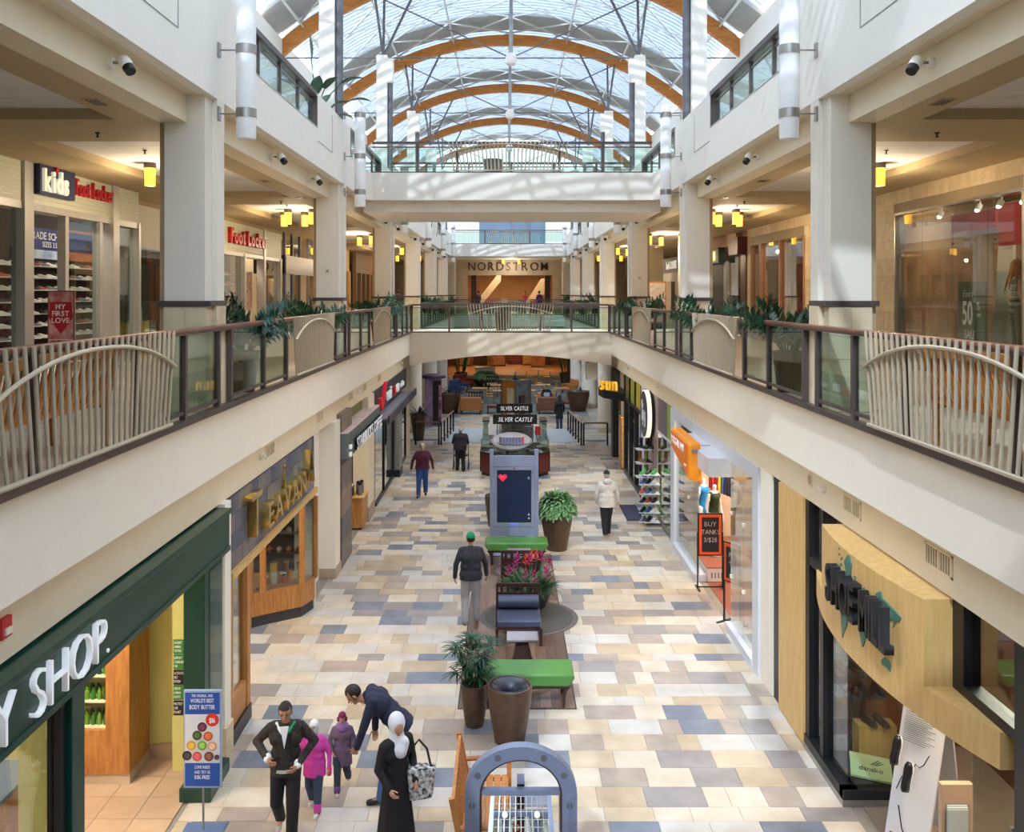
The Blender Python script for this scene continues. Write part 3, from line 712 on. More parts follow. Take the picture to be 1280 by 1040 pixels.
# ================================================================== shared makers
LAB = bpy.data.scenes.new('workbench')    # small scene in which shapes are fused, removed at the end
def blob(mb, voxel, smooth=2):
    """fuse overlapping closed shapes into one continuous skin"""
    me = mb.mesh('tmp'); o = bpy.data.objects.new('tmp', me); LAB.collection.objects.link(o)
    md = o.modifiers.new('r', 'REMESH'); md.mode = 'VOXEL'; md.voxel_size = voxel; md.use_smooth_shade = True
    vl = LAB.view_layers[0]; vl.update(); out = bpy.data.meshes.new_from_object(o.evaluated_get(vl.depsgraph))
    bpy.data.objects.remove(o); bpy.data.meshes.remove(me)
    if smooth:
        bm = bmesh.new(); bm.from_mesh(out)
        for _ in range(smooth): bmesh.ops.smooth_vert(bm, verts=bm.verts, factor=.5, use_axis_x=True, use_axis_y=True, use_axis_z=True)
        bm.to_mesh(out); bm.free()
    out.polygons.foreach_set('use_smooth', [True]*len(out.polygons))
    return out
_shoe = {}
def shoe_mesh(up, sole, boot=False):
    """upper and sole lofted along the foot, toe at +y, heel at 0, resting on z=0"""
    key = (up.name, sole.name, boot)
    if key in _shoe: return _shoe[key]
    mb = MB(); n = 8
    secs = [(.0, .030, .07), (.03, .036, .085), (.08, .034, .09), (.14, .040, .065), (.20, .045, .05), (.25, .040, .042), (.285, .02, .03)]
    mb.cur = 1; vs = []; fs = []
    for y, hw, _ in secs:
        for x, z in ((-hw*1.05, 0), (hw*1.05, 0), (hw*1.08, .022), (-hw*1.08, .022)): vs.append((x, y, z))
    for i in range(len(secs)-1):
        for k in range(4): fs.append((i*4+k, i*4+(k+1)%4, i*4+4+(k+1)%4, i*4+4+k))
    fs += [(3,2,1,0), tuple(len(secs)*4-4+k for k in range(4))]; mb.add(vs, fs)
    mb.cur = 0; vs = []; fs = []
    for y, hw, h in secs:
        for k in range(n):
            a = PI*k/(n-1); vs.append((hw*math.cos(a), y, .02+h*math.sin(a)**.8))
    for i in range(len(secs)-1):
        for k in range(n-1): fs.append((i*n+k, i*n+k+1, i*n+n+k+1, i*n+n+k))
    fs += [tuple(range(n-1, -1, -1)), tuple(len(secs)*n-n+k for k in range(n))]; mb.add(vs, fs)
    if boot: mb.lathe([(.040, .08), (.042, .2), (.048, .26), (.040, .26)], (0, .055, 0), 10)
    me = mb.mesh('shoe'); me.materials.append(up); me.materials.append(sole)
    for i, p in enumerate(me.polygons): p.material_index = mb.m[i]; p.use_smooth = True
    _shoe[key] = me; return me
SOLE = mat('white_sole', (232, 230, 226), .6, var=0)
SHC = [mat('shoe_%d' % i, c, .5, var=.12, scale=30) for i, c in enumerate([(206,200,196), (178,60,52), (40,38,44), (226,224,220), (120,122,130), (70,90,150), (60,150,70), (214,100,60)])]
def put_shoe(i, loc, rz, lab, grp, boot=False, sc=1.0, sole=None):
    o = bpy.data.objects.new('boot' if boot else 'shoe', shoe_mesh(SHC[i] if isinstance(i, int) else i, sole or SOLE, boot)); COL.objects.link(o)
    o.location = loc; o.rotation_euler = (0, 0, rz); o.scale = (sc,)*3; tag(o, lab, 'boot' if boot else 'shoe', grp); WM[o.name] = Matrix.Translation(loc); return o
def lamp_panel(x, y, z, w_, l_, e, lab, col=(1, .88, .7)):
    """recessed shop ceiling light: fitting plus its lamp"""
    t = thing('shop_light', lab, 'ceiling light', (x, y, z), 0, 'recessed shop lights')
    MB().box(x-w_/2-.03, x+w_/2+.03, y-l_/2-.03, y+l_/2+.03, z-.015, z).build('frame', WHITE, t)
    area_light('shop_lamp', (x, y, z-.03), w_, l_, e, col)
# ================================================================== LEFT SIDE, GROUND FLOOR
XL = -4.10
# ---- green shop
YEL = mat('yellow_green_wall', (214, 206, 128), .7, var=.03)
t = thing('shopfront', 'dark green shopfront with white illuminated lettering on the left', 'shopfront', (-4, 7, 0))
MB().box(-4.35, -3.93, 1.0, 12.2, 2.93, 3.46).build('fascia', GREEN, t, bevel=.012)
MB().box(-4.35, -3.90, 1.0, 12.22, 3.40, 3.47).build('cornice', GREEN, t, bevel=.01)
MB().box(-4.1, -3.915, 1.0, 12.2, 2.90, 2.96).build('lower_lip', GREEN, t)
letters(t, 'THE BODY SHOP', .40, (-3.93, 8.36, 3.0), (0, 1, 0), LETTERW, .05, -.022, .14, 'r', stretch=.95)
MB().tube([(-3.925, 8.45, 3.02), (-3.91, 8.45, 3.02)], .02, 10).build('letter_dot', LETTERW, t)
MB().box(-4.22, -3.95, 11.25, 11.95, 0, 2.93).build('end_pier', GREEN, t, bevel=.01)
MB().box(-3.95, -3.93, 11.4, 11.9, .3, 2.9).build('pier_glass', GLASSG, t)
MB().box(-4.26, -3.86, 11.2, 11.98, 0, .18).build('pier_plinth', GREEN, t, bevel=.015)
MB().box(-4.15, -3.95, 7.82, 8.06, 0, 2.93).build('door_post', GREEN, t, bevel=.01)
MB().box(-4.12, -4.0, 7.72, 7.80, 0, 2.93).build('window_stile', BLACK, t)
MB().box(-4.08, -4.06, 1.2, 7.72, .3, 2.93).build('window_pane', SHOPGLASS, t)
MB().box(-4.15, -3.95, 1.0, 7.82, 0, .3).build('window_plinth', GREEN, t)
b = MB().box(-8.6, -4.60, 12.30, 12.5, 0, 3.5).box(-4.62, -4.3, 11.95, 12.32, 0, 3.5).box(-4.66, -4.32, 8.25, 8.55, 0, 3.2)
struct('wall_green_shop', b, YEL, 'yellow green inner wall of the green shop', 'wall')
b = MB().box(-8.6, -4.2, 1, 12.3, -.009, .0); sfl = struct('floor_green_shop', b, GROUT, 'tan tiled floor inside the green shop', 'floor')
TT = [mat('shop_tile_%s' % 'ab'[i], c, .35, c2=d, scale=2.2) for i, (c, d) in enumerate([((214,184,154),(198,166,136)), ((206,176,148),(190,158,130))])]
ti = [MB().box(-.235, .235, -.235, .235, 0, .008).mesh('shop_tile') for _ in range(2)]
for i in range(2): ti[i].materials.append(TT[i])
for i in range(9):
    for j in range(14): inst(ti[R.randrange(2)], 'shop_tile', sfl, (-4.44-.48*i, 12.05-.48*j, 0))
b = MB().box(-4.9, -4.2, 12.27, 12.29, 0, .22).box(-6, -4.9, 12.27, 12.29, 0, .2); struct('baseboard_green_shop', b, mat('skirting_tile', (190, 160, 130)), 'tile skirting of the green shop wall', 'baseboard')
PLQ = ['AGAINST ANIMAL TESTING', 'SUPPORT COMMUNITY FAIR TRADE', 'ACTIVATE SELF ESTEEM', 'DEFEND HUMAN RIGHTS', 'PROTECT OUR PLANET']
GR2 = mat('plaque_green', (62, 132, 62), .5, var=0)
for i, tx in enumerate(PLQ):
    x0, z0 = -4.615, 1.58-.205*i; m = [GR2, GR2, PRINTK, GR2, PRINTK][i]
    t = thing('wall_plaque', '%s of five small square slogan plaques down the yellow shop wall' % ['topmost', 'second from top', 'middle', 'second from bottom', 'lowest'][i], 'plaque', (-4.5, 11.94, z0), 0, 'slogan plaques')
    MB().box(-4.60, -4.44, 11.935, 11.949, z0, z0+.19).build('board', m, t)
    ws_ = tx.split(' ')[:3]
    for j, wd in enumerate(ws_): letters(t, wd, .034, (-4.592, 11.935, z0+.135-.055*j), (1, 0, 0), PRINTW, .002, .004, .06, split=False, name='lettering', stretch=.55)
# wooden product shelf inside
t = thing('product_shelf', 'orange wooden shelf unit with rows of green bottles in the green shop', 'shelf', (-5.8, 12.0, 0))
MB().box(-6.15, -6.10, 11.6, 12.25, .15, 2.9).build('side_panel', OAK, t); MB().box(-5.36, -5.05, 11.6, 12.25, .15, 2.9).build('side_panel', OAK, t)
MB().box(-6.10, -5.36, 12.2, 12.25, .15, 2.9).build('back_panel', mat('shelf_back', (222, 202, 160)), t)
MB().box(-6.15, -5.05, 11.62, 12.25, 0, .15).build('plinth', mat('shelf_plinth', (196, 178, 152)), t)
MB().box(-6.10, -5.36, 11.6, 12.2, .15, .72).build('cabinet', OAK, t)
for z in (.72, 1.05, 1.38, 1.71, 2.04): MB().box(-6.10, -5.36, 11.66, 12.2, z, z+.025).build('shelf_board', mat('shelf_glass', (214, 226, 190), .3), t)
GB = [mat('bottle_green_%s' % 'abc'[i], c, .3, var=.1) for i, c in enumerate([(60, 120, 40), (26, 60, 30), (104, 148, 44)])]
bm_ = []
for i in range(3):
    q = MB().lathe([(.028, 0), (.03, .1), (.022, .12), (.012, .125), (.012, .15), (.004, .152)], (0,0,0), 8); me = q.mesh('bottle'); me.materials.append(GB[i]); bm_.append(me)
for z in (.745, 1.075, 1.405, 1.735):
    for i in range(9):
        for j in range(2):
            o = inst(bm_[R.randrange(3)], 'bottle', None, (-6.05+.08*i, 11.72+.14*j, z)); tag(o, '%s green bottle, %s row on the %s shelf of the orange unit' % (ORD[i], ['front', 'back'][j], {.745: 'lowest', 1.075: 'second', 1.405: 'third', 1.735: 'top'}[z]), 'bottle', 'green bottles on the wooden shelf')
t = thing('sales_counter', 'brown counter with slate top inside the green shop window', 'counter', (-5.9, 9.9, 0))
MB().box(-6.3, -5.6, 9.4, 10.4, 0, .9).build('body', OAK, t); MB().box(-6.33, -5.57, 9.37, 10.43, .9, .95).build('top', mat('slate_top', (96, 104, 120), .3), t)
# tall banner stand
t = thing('banner_stand', 'blue and white body butter banner on a slim pole stand', 'banner', (-3.76, 10.6, 0))
MB().box(-4.0, -3.52, 10.45, 10.78, 0, .012).build('base_plate', mat('banner_base', (130, 150, 190), .3, .4), t, bevel=.004)
MB().tube([(-3.76, 10.64, .01), (-3.76, 10.64, .53)], .014, 8).build('pole', GREYSTEEL, t)
MB().box(-3.985, -3.535, 10.61, 10.65, .52, 1.68).build('frame', mat('banner_frame', (172, 190, 214), .4, .2), t, bevel=.006)
BB = mat('banner_blue', (34, 88, 180), .5, var=.03)
MB().box(-3.965, -3.555, 10.603, 10.61, 1.40, 1.655).build('print_top', BB, t); MB().box(-3.965, -3.555, 10.603, 10.61, .545, .82).build('print_bottom', BB, t)
MB().box(-3.965, -3.555, 10.603, 10.61, .82, 1.40).build('print_middle', mat('banner_white', (226, 230, 238), .5, var=.03), t)
for tx, h, z, st in (('THE ORIGINAL AND', .032, 1.605, .62), ("WORLD'S BEST", .045, 1.54, .62), ('BODY BUTTER', .05, 1.462, .62), ('COME INSIDE', .036, .755, .62), ('AND TRY US', .036, .695, .62), ('RISK-FREE!', .045, .63, .62)):
    letters(t, tx, h, (-3.76, 10.603, z), (1, 0, 0), PRINTW, .003, .008 if h > .04 else 0, .08, 'c', split=False, name='lettering', stretch=st)
MB().tube([(-3.64, 10.603, 1.335), (-3.64, 10.598, 1.335)], .078, 20).build('price_disc', mat('price_red', (226, 52, 34), .5, var=0), t)
letters(t, '$16', .06, (-3.64, 10.598, 1.30), (1, 0, 0), PRINTW, .003, .01, .05, 'c', split=False, name='lettering', stretch=.75)
FR = [(92,40,60), (66,84,44), (222,96,48), (236,160,60), (132,176,72), (240,170,140), (60,52,60), (222,86,86), (120,72,52), (70,40,40)]
FP = [(0,1.25), (-.06,1.15), (.07,1.14), (-.13,1.03), (0,1.03), (.12,1.02), (-.18,.91), (-.06,.9), (.08,.9), (.175,.89)]
for i, ((dx, z), c) in enumerate(zip(FP, FR)):
    m = mat('fruit_%d' % i, c, .5, var=.25, scale=40); r = .056 if i < 9 else .03
    MB().lathe([(r, 0), (r, .004), (r*.8, .006)], (0,0,0), 18).add([], [])
    MB().tube([(-3.76+dx, 10.603, z), (-3.76+dx, 10.597, z)], r, 18).build('butter_pot', m, t)
    MB().tube([(-3.76+dx, 10.597, z), (-3.76+dx, 10.594, z)], r*.62, 14).build('butter_swirl', mat('swirl_%d' % i, tuple(min(255, int(q*1.2+20)) for q in c), .5, var=.2, scale=60), t)
# ---- white pilaster
b = MB().box(-4.4, -4.02, 12.28, 12.55, 0, 3.5); struct('trim_1', b, WHITE, 'slim white pilaster between the green shop and the tea shop', 'pilaster')
b = MB().box(-4.42, -3.99, 12.26, 12.57, 0, .42); struct('trim_2', b, STONEBASE, 'stone foot of the slim white pilaster', 'pilaster base')
# ---- tea shop
SLT = [mat('slate_%s' % 'abcd'[i], c, .5, c2=d, scale=6, bump=.08) for i, (c, d) in enumerate([((104,104,118),(84,86,100)), ((124,118,118),(104,98,100)), ((92,96,114),(74,78,96)), ((138,126,120),(112,104,102))])]
t = thing('shop_sign', 'slate tiled sign band with large brass letters', 'shop sign', (-4.1, 15.6, 2.4))
MB().box(-4.3, -4.08, 12.7, 18.2, 2.44, 3.5).build('backing', mat('slate_grout', (70, 70, 78)), t)
sm = []
for i in range(4):
    me = MB().box(-.012, .012, -.172, .172, -.127, .127).mesh('slate_tile'); me.materials.append(SLT[i]); sm.append(me)
for r_ in range(4):
    y = 12.7+(.175 if r_ % 2 else 0)
    for i in range(16):
        yy = y+.35*i+.175
        if yy < 18.2: inst(sm[R.randrange(4)], 'slate_tile', t, (-4.075, yy-.17 if r_ % 2 == 0 else yy-.17, 2.575+.262*r_))
MB().box(-4.2, -4.0, 12.6, 18.25, 2.35, 2.45).build('oak_strip', MAPLE, t)
BRASS = mat('polished_brass', (226, 196, 120), .18, .95, var=.1, scale=10)
letters(t, 'T', .68, (-4.06, 13.25, 2.72), (0, 1, 0), BRASS, .14, .0, .1, stretch=1.0)
letters(t, 'EAVAN', .40, (-4.06, 14.2, 2.66), (0, 1, 0), BRASS, .14, .01, .12, stretch=1.3)
letters(t, 'A', .68, (-4.06, 16.95, 2.72), (0, 1, 0), BRASS, .14, .0, .1, stretch=1.0)
letters(t, 'i', .42, (-4.06, 15.5, 3.02), (0, 1, 0), BRASS, .06, .0, .1, slant=.3)
t = thing('display_window', 'narrow oak framed window at the near end of the tea shop', 'shop window', (-4.1, 13.3, 0))
MB().box(-4.14, -4.04, 12.62, 12.72, 0, 2.35).build('stile', OAK, t); MB().box(-4.14, -4.02, 13.35, 13.5, 0, 2.35).build('stile', OAK, t); MB().box(-4.14, -4.04, 12.72, 13.35, .22, .62).build('lower_panel', OAK, t)
MB().box(-4.14, -4.0, 12.6, 13.5, 0, .22).build('plinth', BLACK, t); MB().box(-4.10, -4.09, 12.72, 13.35, .62, 2.35).build('pane', SHOPGLASS, t)
b = MB().box(-8.6, -5.9, 12.56, 12.7, 0, 3.5).box(-8.6, -6.6, 12.7, 19, 3.3, 3.45).box(-6.6, -6.5, 12.7, 19.8, 0, 3.4); struct('wall_tea_shop', b, mat('tea_brown', (92, 66, 50)), 'dark brown inner wall of the tea shop', 'wall')
BP = [(-5.05, 17.03), (-4.84, 17.2), (-4.19, 17.66), (-4.04, 18.16), (-4.30, 18.4), (-5.4, 18.4)]
t = thing('bay_window', 'oak bay display window of the tea shop with products', 'shop window', (-4.6, 17.6, 0))
def inset(pts, d):
    cx = sum(p[0] for p in pts)/len(pts); cy = sum(p[1] for p in pts)/len(pts)
    return [(p[0]+(cx-p[0])*d, p[1]+(cy-p[1])*d) for p in pts]
MB().prism(inset(BP, .06), 'z', 0, .2).build('plinth', mat('slate_plinth', (58, 58, 62), .5, var=.15), t)
MB().prism(BP, 'z', .2, .62).build('lower_panel', OAK, t, bevel=.01); MB().prism(inset(BP, -.03), 'z', .6, .66).build('sill', OAK, t)
MB().prism(BP, 'z', 2.25, 2.36).build('head', OAK, t)
for p in BP[:4]: MB().box(p[0]-.05, p[0]+.05, p[1]-.05, p[1]+.05, .64, 2.28).build('post', OAK, t)
for p, q in zip(BP[:3], BP[1:4]):
    a, c = Vector((p[0], p[1], 0)), Vector((q[0], q[1], 0)); MB().bar((a.x, a.y, 1.45), (c.x, c.y, 1.45), .012, 1.6).build('pane', SHOPGLASS, t)
MB().prism([(-5.0, 17.25), (-4.3, 17.8), (-4.3, 18.35), (-5.0, 18.35)], 'z', .66, .70).build('display_board', OAK, t)
MB().box(-5.35, -4.2, 18.36, 18.40, .66, 2.25).build('slat_back', mat('slatwall', (58, 40, 32), .6, c2=(40, 28, 24), scale=8, stretch=(1, 1, 3)), t)
for i in range(7): MB().box(-5.35, -4.2, 18.35, 18.362, .78+.2*i, .79+.2*i).build('slat_groove', BLACK, t)
prod = [((-4.78, 17.75, .70), (.14, .10, .42), (232,196,60)), ((-4.58, 17.72, .70), (.10, .08, .16), (226,96,70)), ((-4.45, 17.8, .70), (.08, .08, .22), (240,150,60)), ((-4.72, 17.55, .70), (.09, .06, .2), (235,230,215)), ((-4.55, 17.62, .70), (.09, .06, .16), (200,60,60)), ((-4.4, 17.9, .70), (.10, .08, .13), (236,228,210)),
        ((-4.35, 18.1, .70), (.1, .1, .26), (210,180,140)), ((-4.9, 17.6, .7), (.08, .08, .12), (216, 90, 60)), ((-4.62, 18.1, .7), (.1, .1, .3), (150, 60, 40))]
for i, (p, s_, c) in enumerate(prod):
    q = thing('tea_tin', ['tall yellow tea display tin', 'coral tea tin', 'orange tea canister', 'cream tea box', 'red tea box', 'pale tea box', 'tan tea canister', 'small orange tea tin', 'rust red tea canister'][i]+' in the oak bay window', 'tin', p)
    m = mat('tin_%d' % i, c, .4, var=.1, scale=20)
    if i % 2: MB().box(p[0]-s_[0]/2, p[0]+s_[0]/2, p[1]-s_[1]/2, p[1]+s_[1]/2, p[2], p[2]+s_[2]*.85).build('box', m, q); MB().box(p[0]-s_[0]/2-.004, p[0]+s_[0]/2+.004, p[1]-s_[1]/2-.004, p[1]+s_[1]/2+.004, p[2]+s_[2]*.85, p[2]+s_[2]).build('lid', PRINTW, q)
    else: MB().lathe([(s_[0]/2, 0), (s_[0]/2, s_[2]*.85)], p, 14).build('can', m, q, smooth=40); MB().lathe([(s_[0]/2+.004, s_[2]*.85), (s_[0]/2+.004, s_[2]*.95), (.02, s_[2])], p, 14).build('lid', BRASS, q, smooth=40)
for i, z in enumerate((1.1, 1.5, 1.95)):
    q = thing('tea_shelf', '%s brown shelf of tea pots in the bay window' % ['lower', 'middle', 'upper'][i], 'shelf', (-4.7, 18.25, z)); MB().box(-5.1, -4.3, 18.15, 18.35, z, z+.02).build('board', ESPRESSO, q)
    for j in range(4):
        p = (-5.0+.2*j, 18.24, z+.02); tp = thing('tea_pot', '%s small pot on the %s bay window shelf' % (ORD[j], ['lower', 'middle', 'upper'][i]), 'pot', p, 0, 'pots in the tea window')
        MB().lathe([(.03, 0), (.055, .04), (.05, .08), (.02, .1), (.012, .12)], p, 12).build('body', mat('potc%d' % (j % 3), [(150, 60, 40), (210, 190, 160), (190, 120, 50)][j % 3], .3), tp, smooth=60); MB().tube([(p[0]+.04, p[1], p[2]+.04), (p[0]+.09, p[1], p[2]+.08)], .008, 6).build('spout', BRASS, tp)
b = MB().box(-4.5, -4.36, 18.3, 20.05, 0, 3.5).box(-4.36, -4.06, 18.2, 18.3, 0, 3.5); struct('trim_3', b, WHITE, 'white wall panel past the tea shop bay window', 'wall')
# ---- white column with stone foot
b = MB().box(-4.42, -4.0, 20.05, 20.66, .2, 3.5); struct('column_ground', b, CREAM, 'white square ground floor column by the coffee shop', 'column')
b = MB().box(-4.44, -3.97, 20.02, 20.69, 0, .22); struct('trim_4', b, mat('taupe_stone', (178, 158, 136)), 'taupe stone foot of the ground floor column', 'column base')
# ---- coffee shop
t = thing('shopfront', 'grey green canopy shopfront with white coffee shop letters', 'shopfront', (-4.1, 23.5, 0))
GG = mat('grey_green_metal', (104, 112, 108), .5, .1, var=.03)
MB().box(-4.15, -3.83, 20.72, 25.9, 2.55, 3.14).build('canopy', GG, t); MB().box(-4.5, -3.83, 20.72, 25.9, 3.14, 3.17).build('canopy_top', mat('pink_flashing', (222, 194, 188), .6), t)
for i in range(3): MB().box(-4.5, -3.83, 22+1.3*i, 22.02+1.3*i, 3.168, 3.174).build('seam', GREYSTEEL, t)
letters(t, 'STARBUCKS COFFEE', .30, (-3.75, 25.75, 2.62), (0, 1, 0), LETTERW, .012, -.004, .2, 'r', stretch=.92)
letters(t, 'STARBUCKS COFFEE', .30, (-3.83, 25.75, 2.62), (0, 1, 0), BLACK, .08, -.004, .2, 'r', stretch=.92, name='letter_return')
for i, (y, z) in enumerate(((20.95, 2.62), (20.95, 2.74))): MB().box(-3.83, -3.78, y-.07, y+.07, z-.04+.06*i, z+.05+.06*i).build('letter', LETTERW, t)
SP = [mat('pier_stone_%s' % 'abc'[i], c, .5, c2=d, scale=5, bump=.05) for i, (c, d) in enumerate([((134,118,110),(108,96,92)), ((112,102,104),(90,82,88)), ((150,128,112),(120,104,94))])]
for j in range(6): MB().box(-4.45, -3.97, 20.75, 22.05, .6*j, .6*j+.59).build('stone_block', SP[j % 3], t)
MB().box(-4.45, -4.02, 25.0, 26.1, 0, 3.5).build('cream_pier', BEIGE, t); MB().box(-4.47, -4.0, 24.98, 26.12, 0, .4).build('pier_foot', mat('taupe_stone', (178, 158, 136)), t)
MB().box(-4.3, -4.2, 20.72, 26.0, 3.17, 3.5).build('transom', mat('olive_paint', (120, 116, 60)), t)
b = MB().box(-8.6, -5.2, 25.6, 25.7, 0, 3.5).box(-6.5, -6.4, 20.7, 25.7, 0, 3.5); struct('wall_coffee_shop', b, mat('olive_wall', (124, 116, 44), .7, var=.03), 'olive inner wall of the coffee shop', 'wall')
b = MB().box(-8.6, -4.42, 20.1, 20.7, 0, 3.5); struct('wall_coffee_party', b, BEIGE, 'party wall between the tea shop and the coffee shop', 'wall')
t = thing('condiment_cart', 'maple condiment cart holding coffee flasks', 'cart', (-4.25, 24.5, 0))
MB().box(-4.48, -4.05, 24.15, 24.95, .05, .86).build('cabinet', OAK, t); MB().box(-4.52, -4.0, 24.1, 25.0, .86, .90).build('top', MAPLE, t, bevel=.01); MB().box(-4.46, -4.08, 24.18, 24.92, 0, .05).build('plinth', BLACK, t)
for i, (y, x) in enumerate(((24.35, -4.15), (24.5, -4.22), (24.65, -4.15))):
    q = thing('coffee_flask', '%s black and steel coffee flask on the maple cart' % ['nearest', 'middle', 'farthest'][i], 'flask', (x, y, .9), 0, 'coffee flasks')
    MB().lathe([(.06, 0), (.06, .24), (.045, .28)], (x, y, .9), 14).build('body', STEEL, q, smooth=40); MB().lathe([(.047, .28), (.05, .34), (.02, .36)], (x, y, .9), 14).build('lid', BLACK, q, smooth=40); MB().tube([(x, y-.04, 1.2), (x, y-.1, 1.18)], .012, 6).build('spout', BLACK, q)
q = thing('cup_bin', 'black box of cups on the maple cart', 'box', (-4.4, 24.3, .9)); MB().box(-4.5, -4.33, 24.15, 24.5, .9, 1.15).build('box', BLACK, q); MB().box(-4.49, -4.34, 24.17, 24.48, 1.15, 1.19).build('lids', PRINTW, q)
# ---- phone shop
t = thing('shopfront', 'charcoal phone shopfront with red check mark and white lettering', 'shopfront', (-4.1, 30, 0))
CHAR = mat('charcoal_panel', (64, 66, 76), .4, .2, var=.04)
MB().box(-4.3, -4.06, 26.3, 34.9, 2.80, 3.5).build('sign_panel', CHAR, t); MB().box(-4.2, -3.62, 26.2, 34.0, 2.60, 2.68).build('canopy', CHAR, t); MB().box(-3.64, -3.58, 26.2, 34.0, 2.56, 2.80).build('canopy_edge', CHAR, t)
for i in range(8): MB().box(-4.1, -3.64, 26.4+.95*i, 27.3+.95*i, 2.68, 2.695).build('canopy_panel', mat('canopy_light', (150, 152, 162), .4, .3), t)
RC = mat('red_sign', (214, 26, 36), .35, var=0, emit=.15)
MB().prism([(27.15, 3.2), (27.5, 3.2), (27.75, 2.95), (28.5, 3.58), (28.75, 3.58), (27.85, 2.80), (27.62, 2.80)], 'x', -4.06, -3.98).build('check_mark', RC, t)
for tx, y, m in (('veri', 29.0, LETTERW), ('z', 30.85, RC), ('on', 31.5, LETTERW)): letters(t, tx, .40, (-4.06, y, 2.92), (0, 1, 0), m, .06, .015, .1, stretch=1.05)
letters(t, 'wireless', .22, (-4.06, 32.75, 2.95), (0, 1, 0), LETTERW, .04, .0, .1, stretch=1.0)
GST = mat('granite_grey', (150, 148, 144), .35, c2=(92, 92, 92), scale=30)
for j in range(4): MB().box(-4.45, -3.88, 31.1, 31.9, .26+.58*j, .26+.58*j+.57).build('granite_block', GST, t)
MB().box(-4.47, -3.86, 31.08, 31.92, 0, .25).build('granite_foot', BLACK, t)
MB().box(-4.16, -4.10, 26.2, 26.8, 0, 2.8).build('granite_jamb', GST, t)
for a, c in ((26.85, 28.6), (28.7, 31.0), (32, 34.7)): MB().box(-4.12, -4.10, a, c, .1, 2.6).build('pane', SHOPGLASS, t); MB().box(-4.16, -4.06, c, c+.08, 0, 2.6).build('mullion', BLACK, t)
MB().box(-4.16, -4.06, 26.8, 35, 0, .1).build('sill', BLACK, t); MB().box(-4.45, -4.05, 34.8, 36.0, 0, 3.5).build('end_pier', BEIGE, t)
b = MB().box(-6.4, -6.3, 26.1, 36, 0, 3.4).box(-8.6, -4.5, 26.12, 26.2, 0, 3.5); struct('wall_phone_shop', b, mat('phone_dark', (52, 48, 54)), 'dark inner wall of the phone shop', 'wall')
for i, (y, c) in enumerate(((27.4, (160, 30, 70)), (28.3, (60, 60, 160)), (29.4, (190, 190, 200)))):
    q = thing('wall_poster', '%s poster inside the phone shop' % ['magenta', 'blue', 'silver'][i], 'poster', (-6.28, y, 1)); MB().box(-6.3, -6.27, y-.35, y+.35, .9, 2.2).build('frame', BLACK, q); MB().box(-6.27, -6.262, y-.31, y+.31, .94, 2.16).build('print', mat('poster_%d' % i, c, .5, var=.4, scale=3), q)
for x, y, e, lab in ((-6, 5, 90, 'near light over the green shop'), (-6, 10, 90, 'far light over the green shop'), (-5.4, 15.5, 60, 'light over the tea shop'), (-5.2, 23.2, 28, 'light over the coffee shop'), (-5.2, 29, 70, 'light over the phone shop')):
    lamp_panel(x, y, 3.49, .6, 1.2, e, lab+' on the left')
# ================================================================== RIGHT SIDE, GROUND FLOOR
XR = 4.14
def bowx(y): return 10.91-math.sqrt(7.21**2-(y-9.85)**2)
# ---- shoe shop with world map
t = thing('shopfront', 'bowed maple sign board with black block letters and green world map', 'shopfront', (4.0, 9.8, 2.3))
def bow(y0, y1, z0, z1, back, n=22):
    q = MB(); P = [(bowx(y0+(y1-y0)*i/n), y0+(y1-y0)*i/n) for i in range(n+1)]+[(back, y1), (back, y0)]
    return q.prism(P, 'z', z0, z1)
bow(8.49, 11.27, 2.66, 3.49, 4.2).build('sign_box', MAPLE, t, smooth=25)
bow(7.60, 12.10, 2.34, 2.66, 4.2).build('lower_board', MAPLE, t, smooth=25)
letters(t, 'SHOE MILL', .42, (3.695, 10.48, 2.83), (0, -1, 0), BLACK, .10, .02, .10, 'l', stretch=.55)
WMAP = {'greenland': [(10.14,3.358),(10.04,3.461),(9.96,3.47),(9.92,3.394),(9.95,3.225),(10.02,3.136),(10.06,3.189),(10.1,3.282)],
 'north_america': [(10.58,3.195),(10.44,3.25),(10.31,3.25),(10.2,3.15),(10.29,3.0),(10.36,2.85),(10.49,2.95),(10.56,3.1)],
 'south_america': [(10.26,2.80),(10.04,2.754),(10.06,2.658),(10.17,2.528),(10.21,2.462),(10.24,2.601)],
 'europe': [(9.67,3.13),(9.64,3.212),(9.57,3.25),(9.53,3.205),(9.55,3.143),(9.62,3.126)],
 'asia': [(9.54,3.076),(9.44,3.182),(9.33,3.21),(9.31,3.274),(9.21,3.327),(9.18,3.268),(9.06,3.245),(8.94,3.221),(8.84,3.186),(8.87,3.128),(8.96,3.121),(9.06,3.085),(9.08,2.983),(9.15,2.946),(9.16,3.022),(9.26,3.064),(9.41,3.0)],
 'africa': [(9.75,2.9),(9.5,2.9),(9.52,2.78),(9.57,2.658),(9.62,2.588),(9.68,2.7)],
 'australia': [(9.2,2.616),(9.13,2.683),(9.06,2.674),(9.02,2.638),(9.03,2.571),(9.09,2.592),(9.18,2.581)],
 'japan': [(8.98,3.033),(8.94,3.103),(8.93,3.134),(8.96,3.088)]}
MAPG = mat('map_green', (92, 134, 112), .6, c2=(72, 112, 96), scale=12)
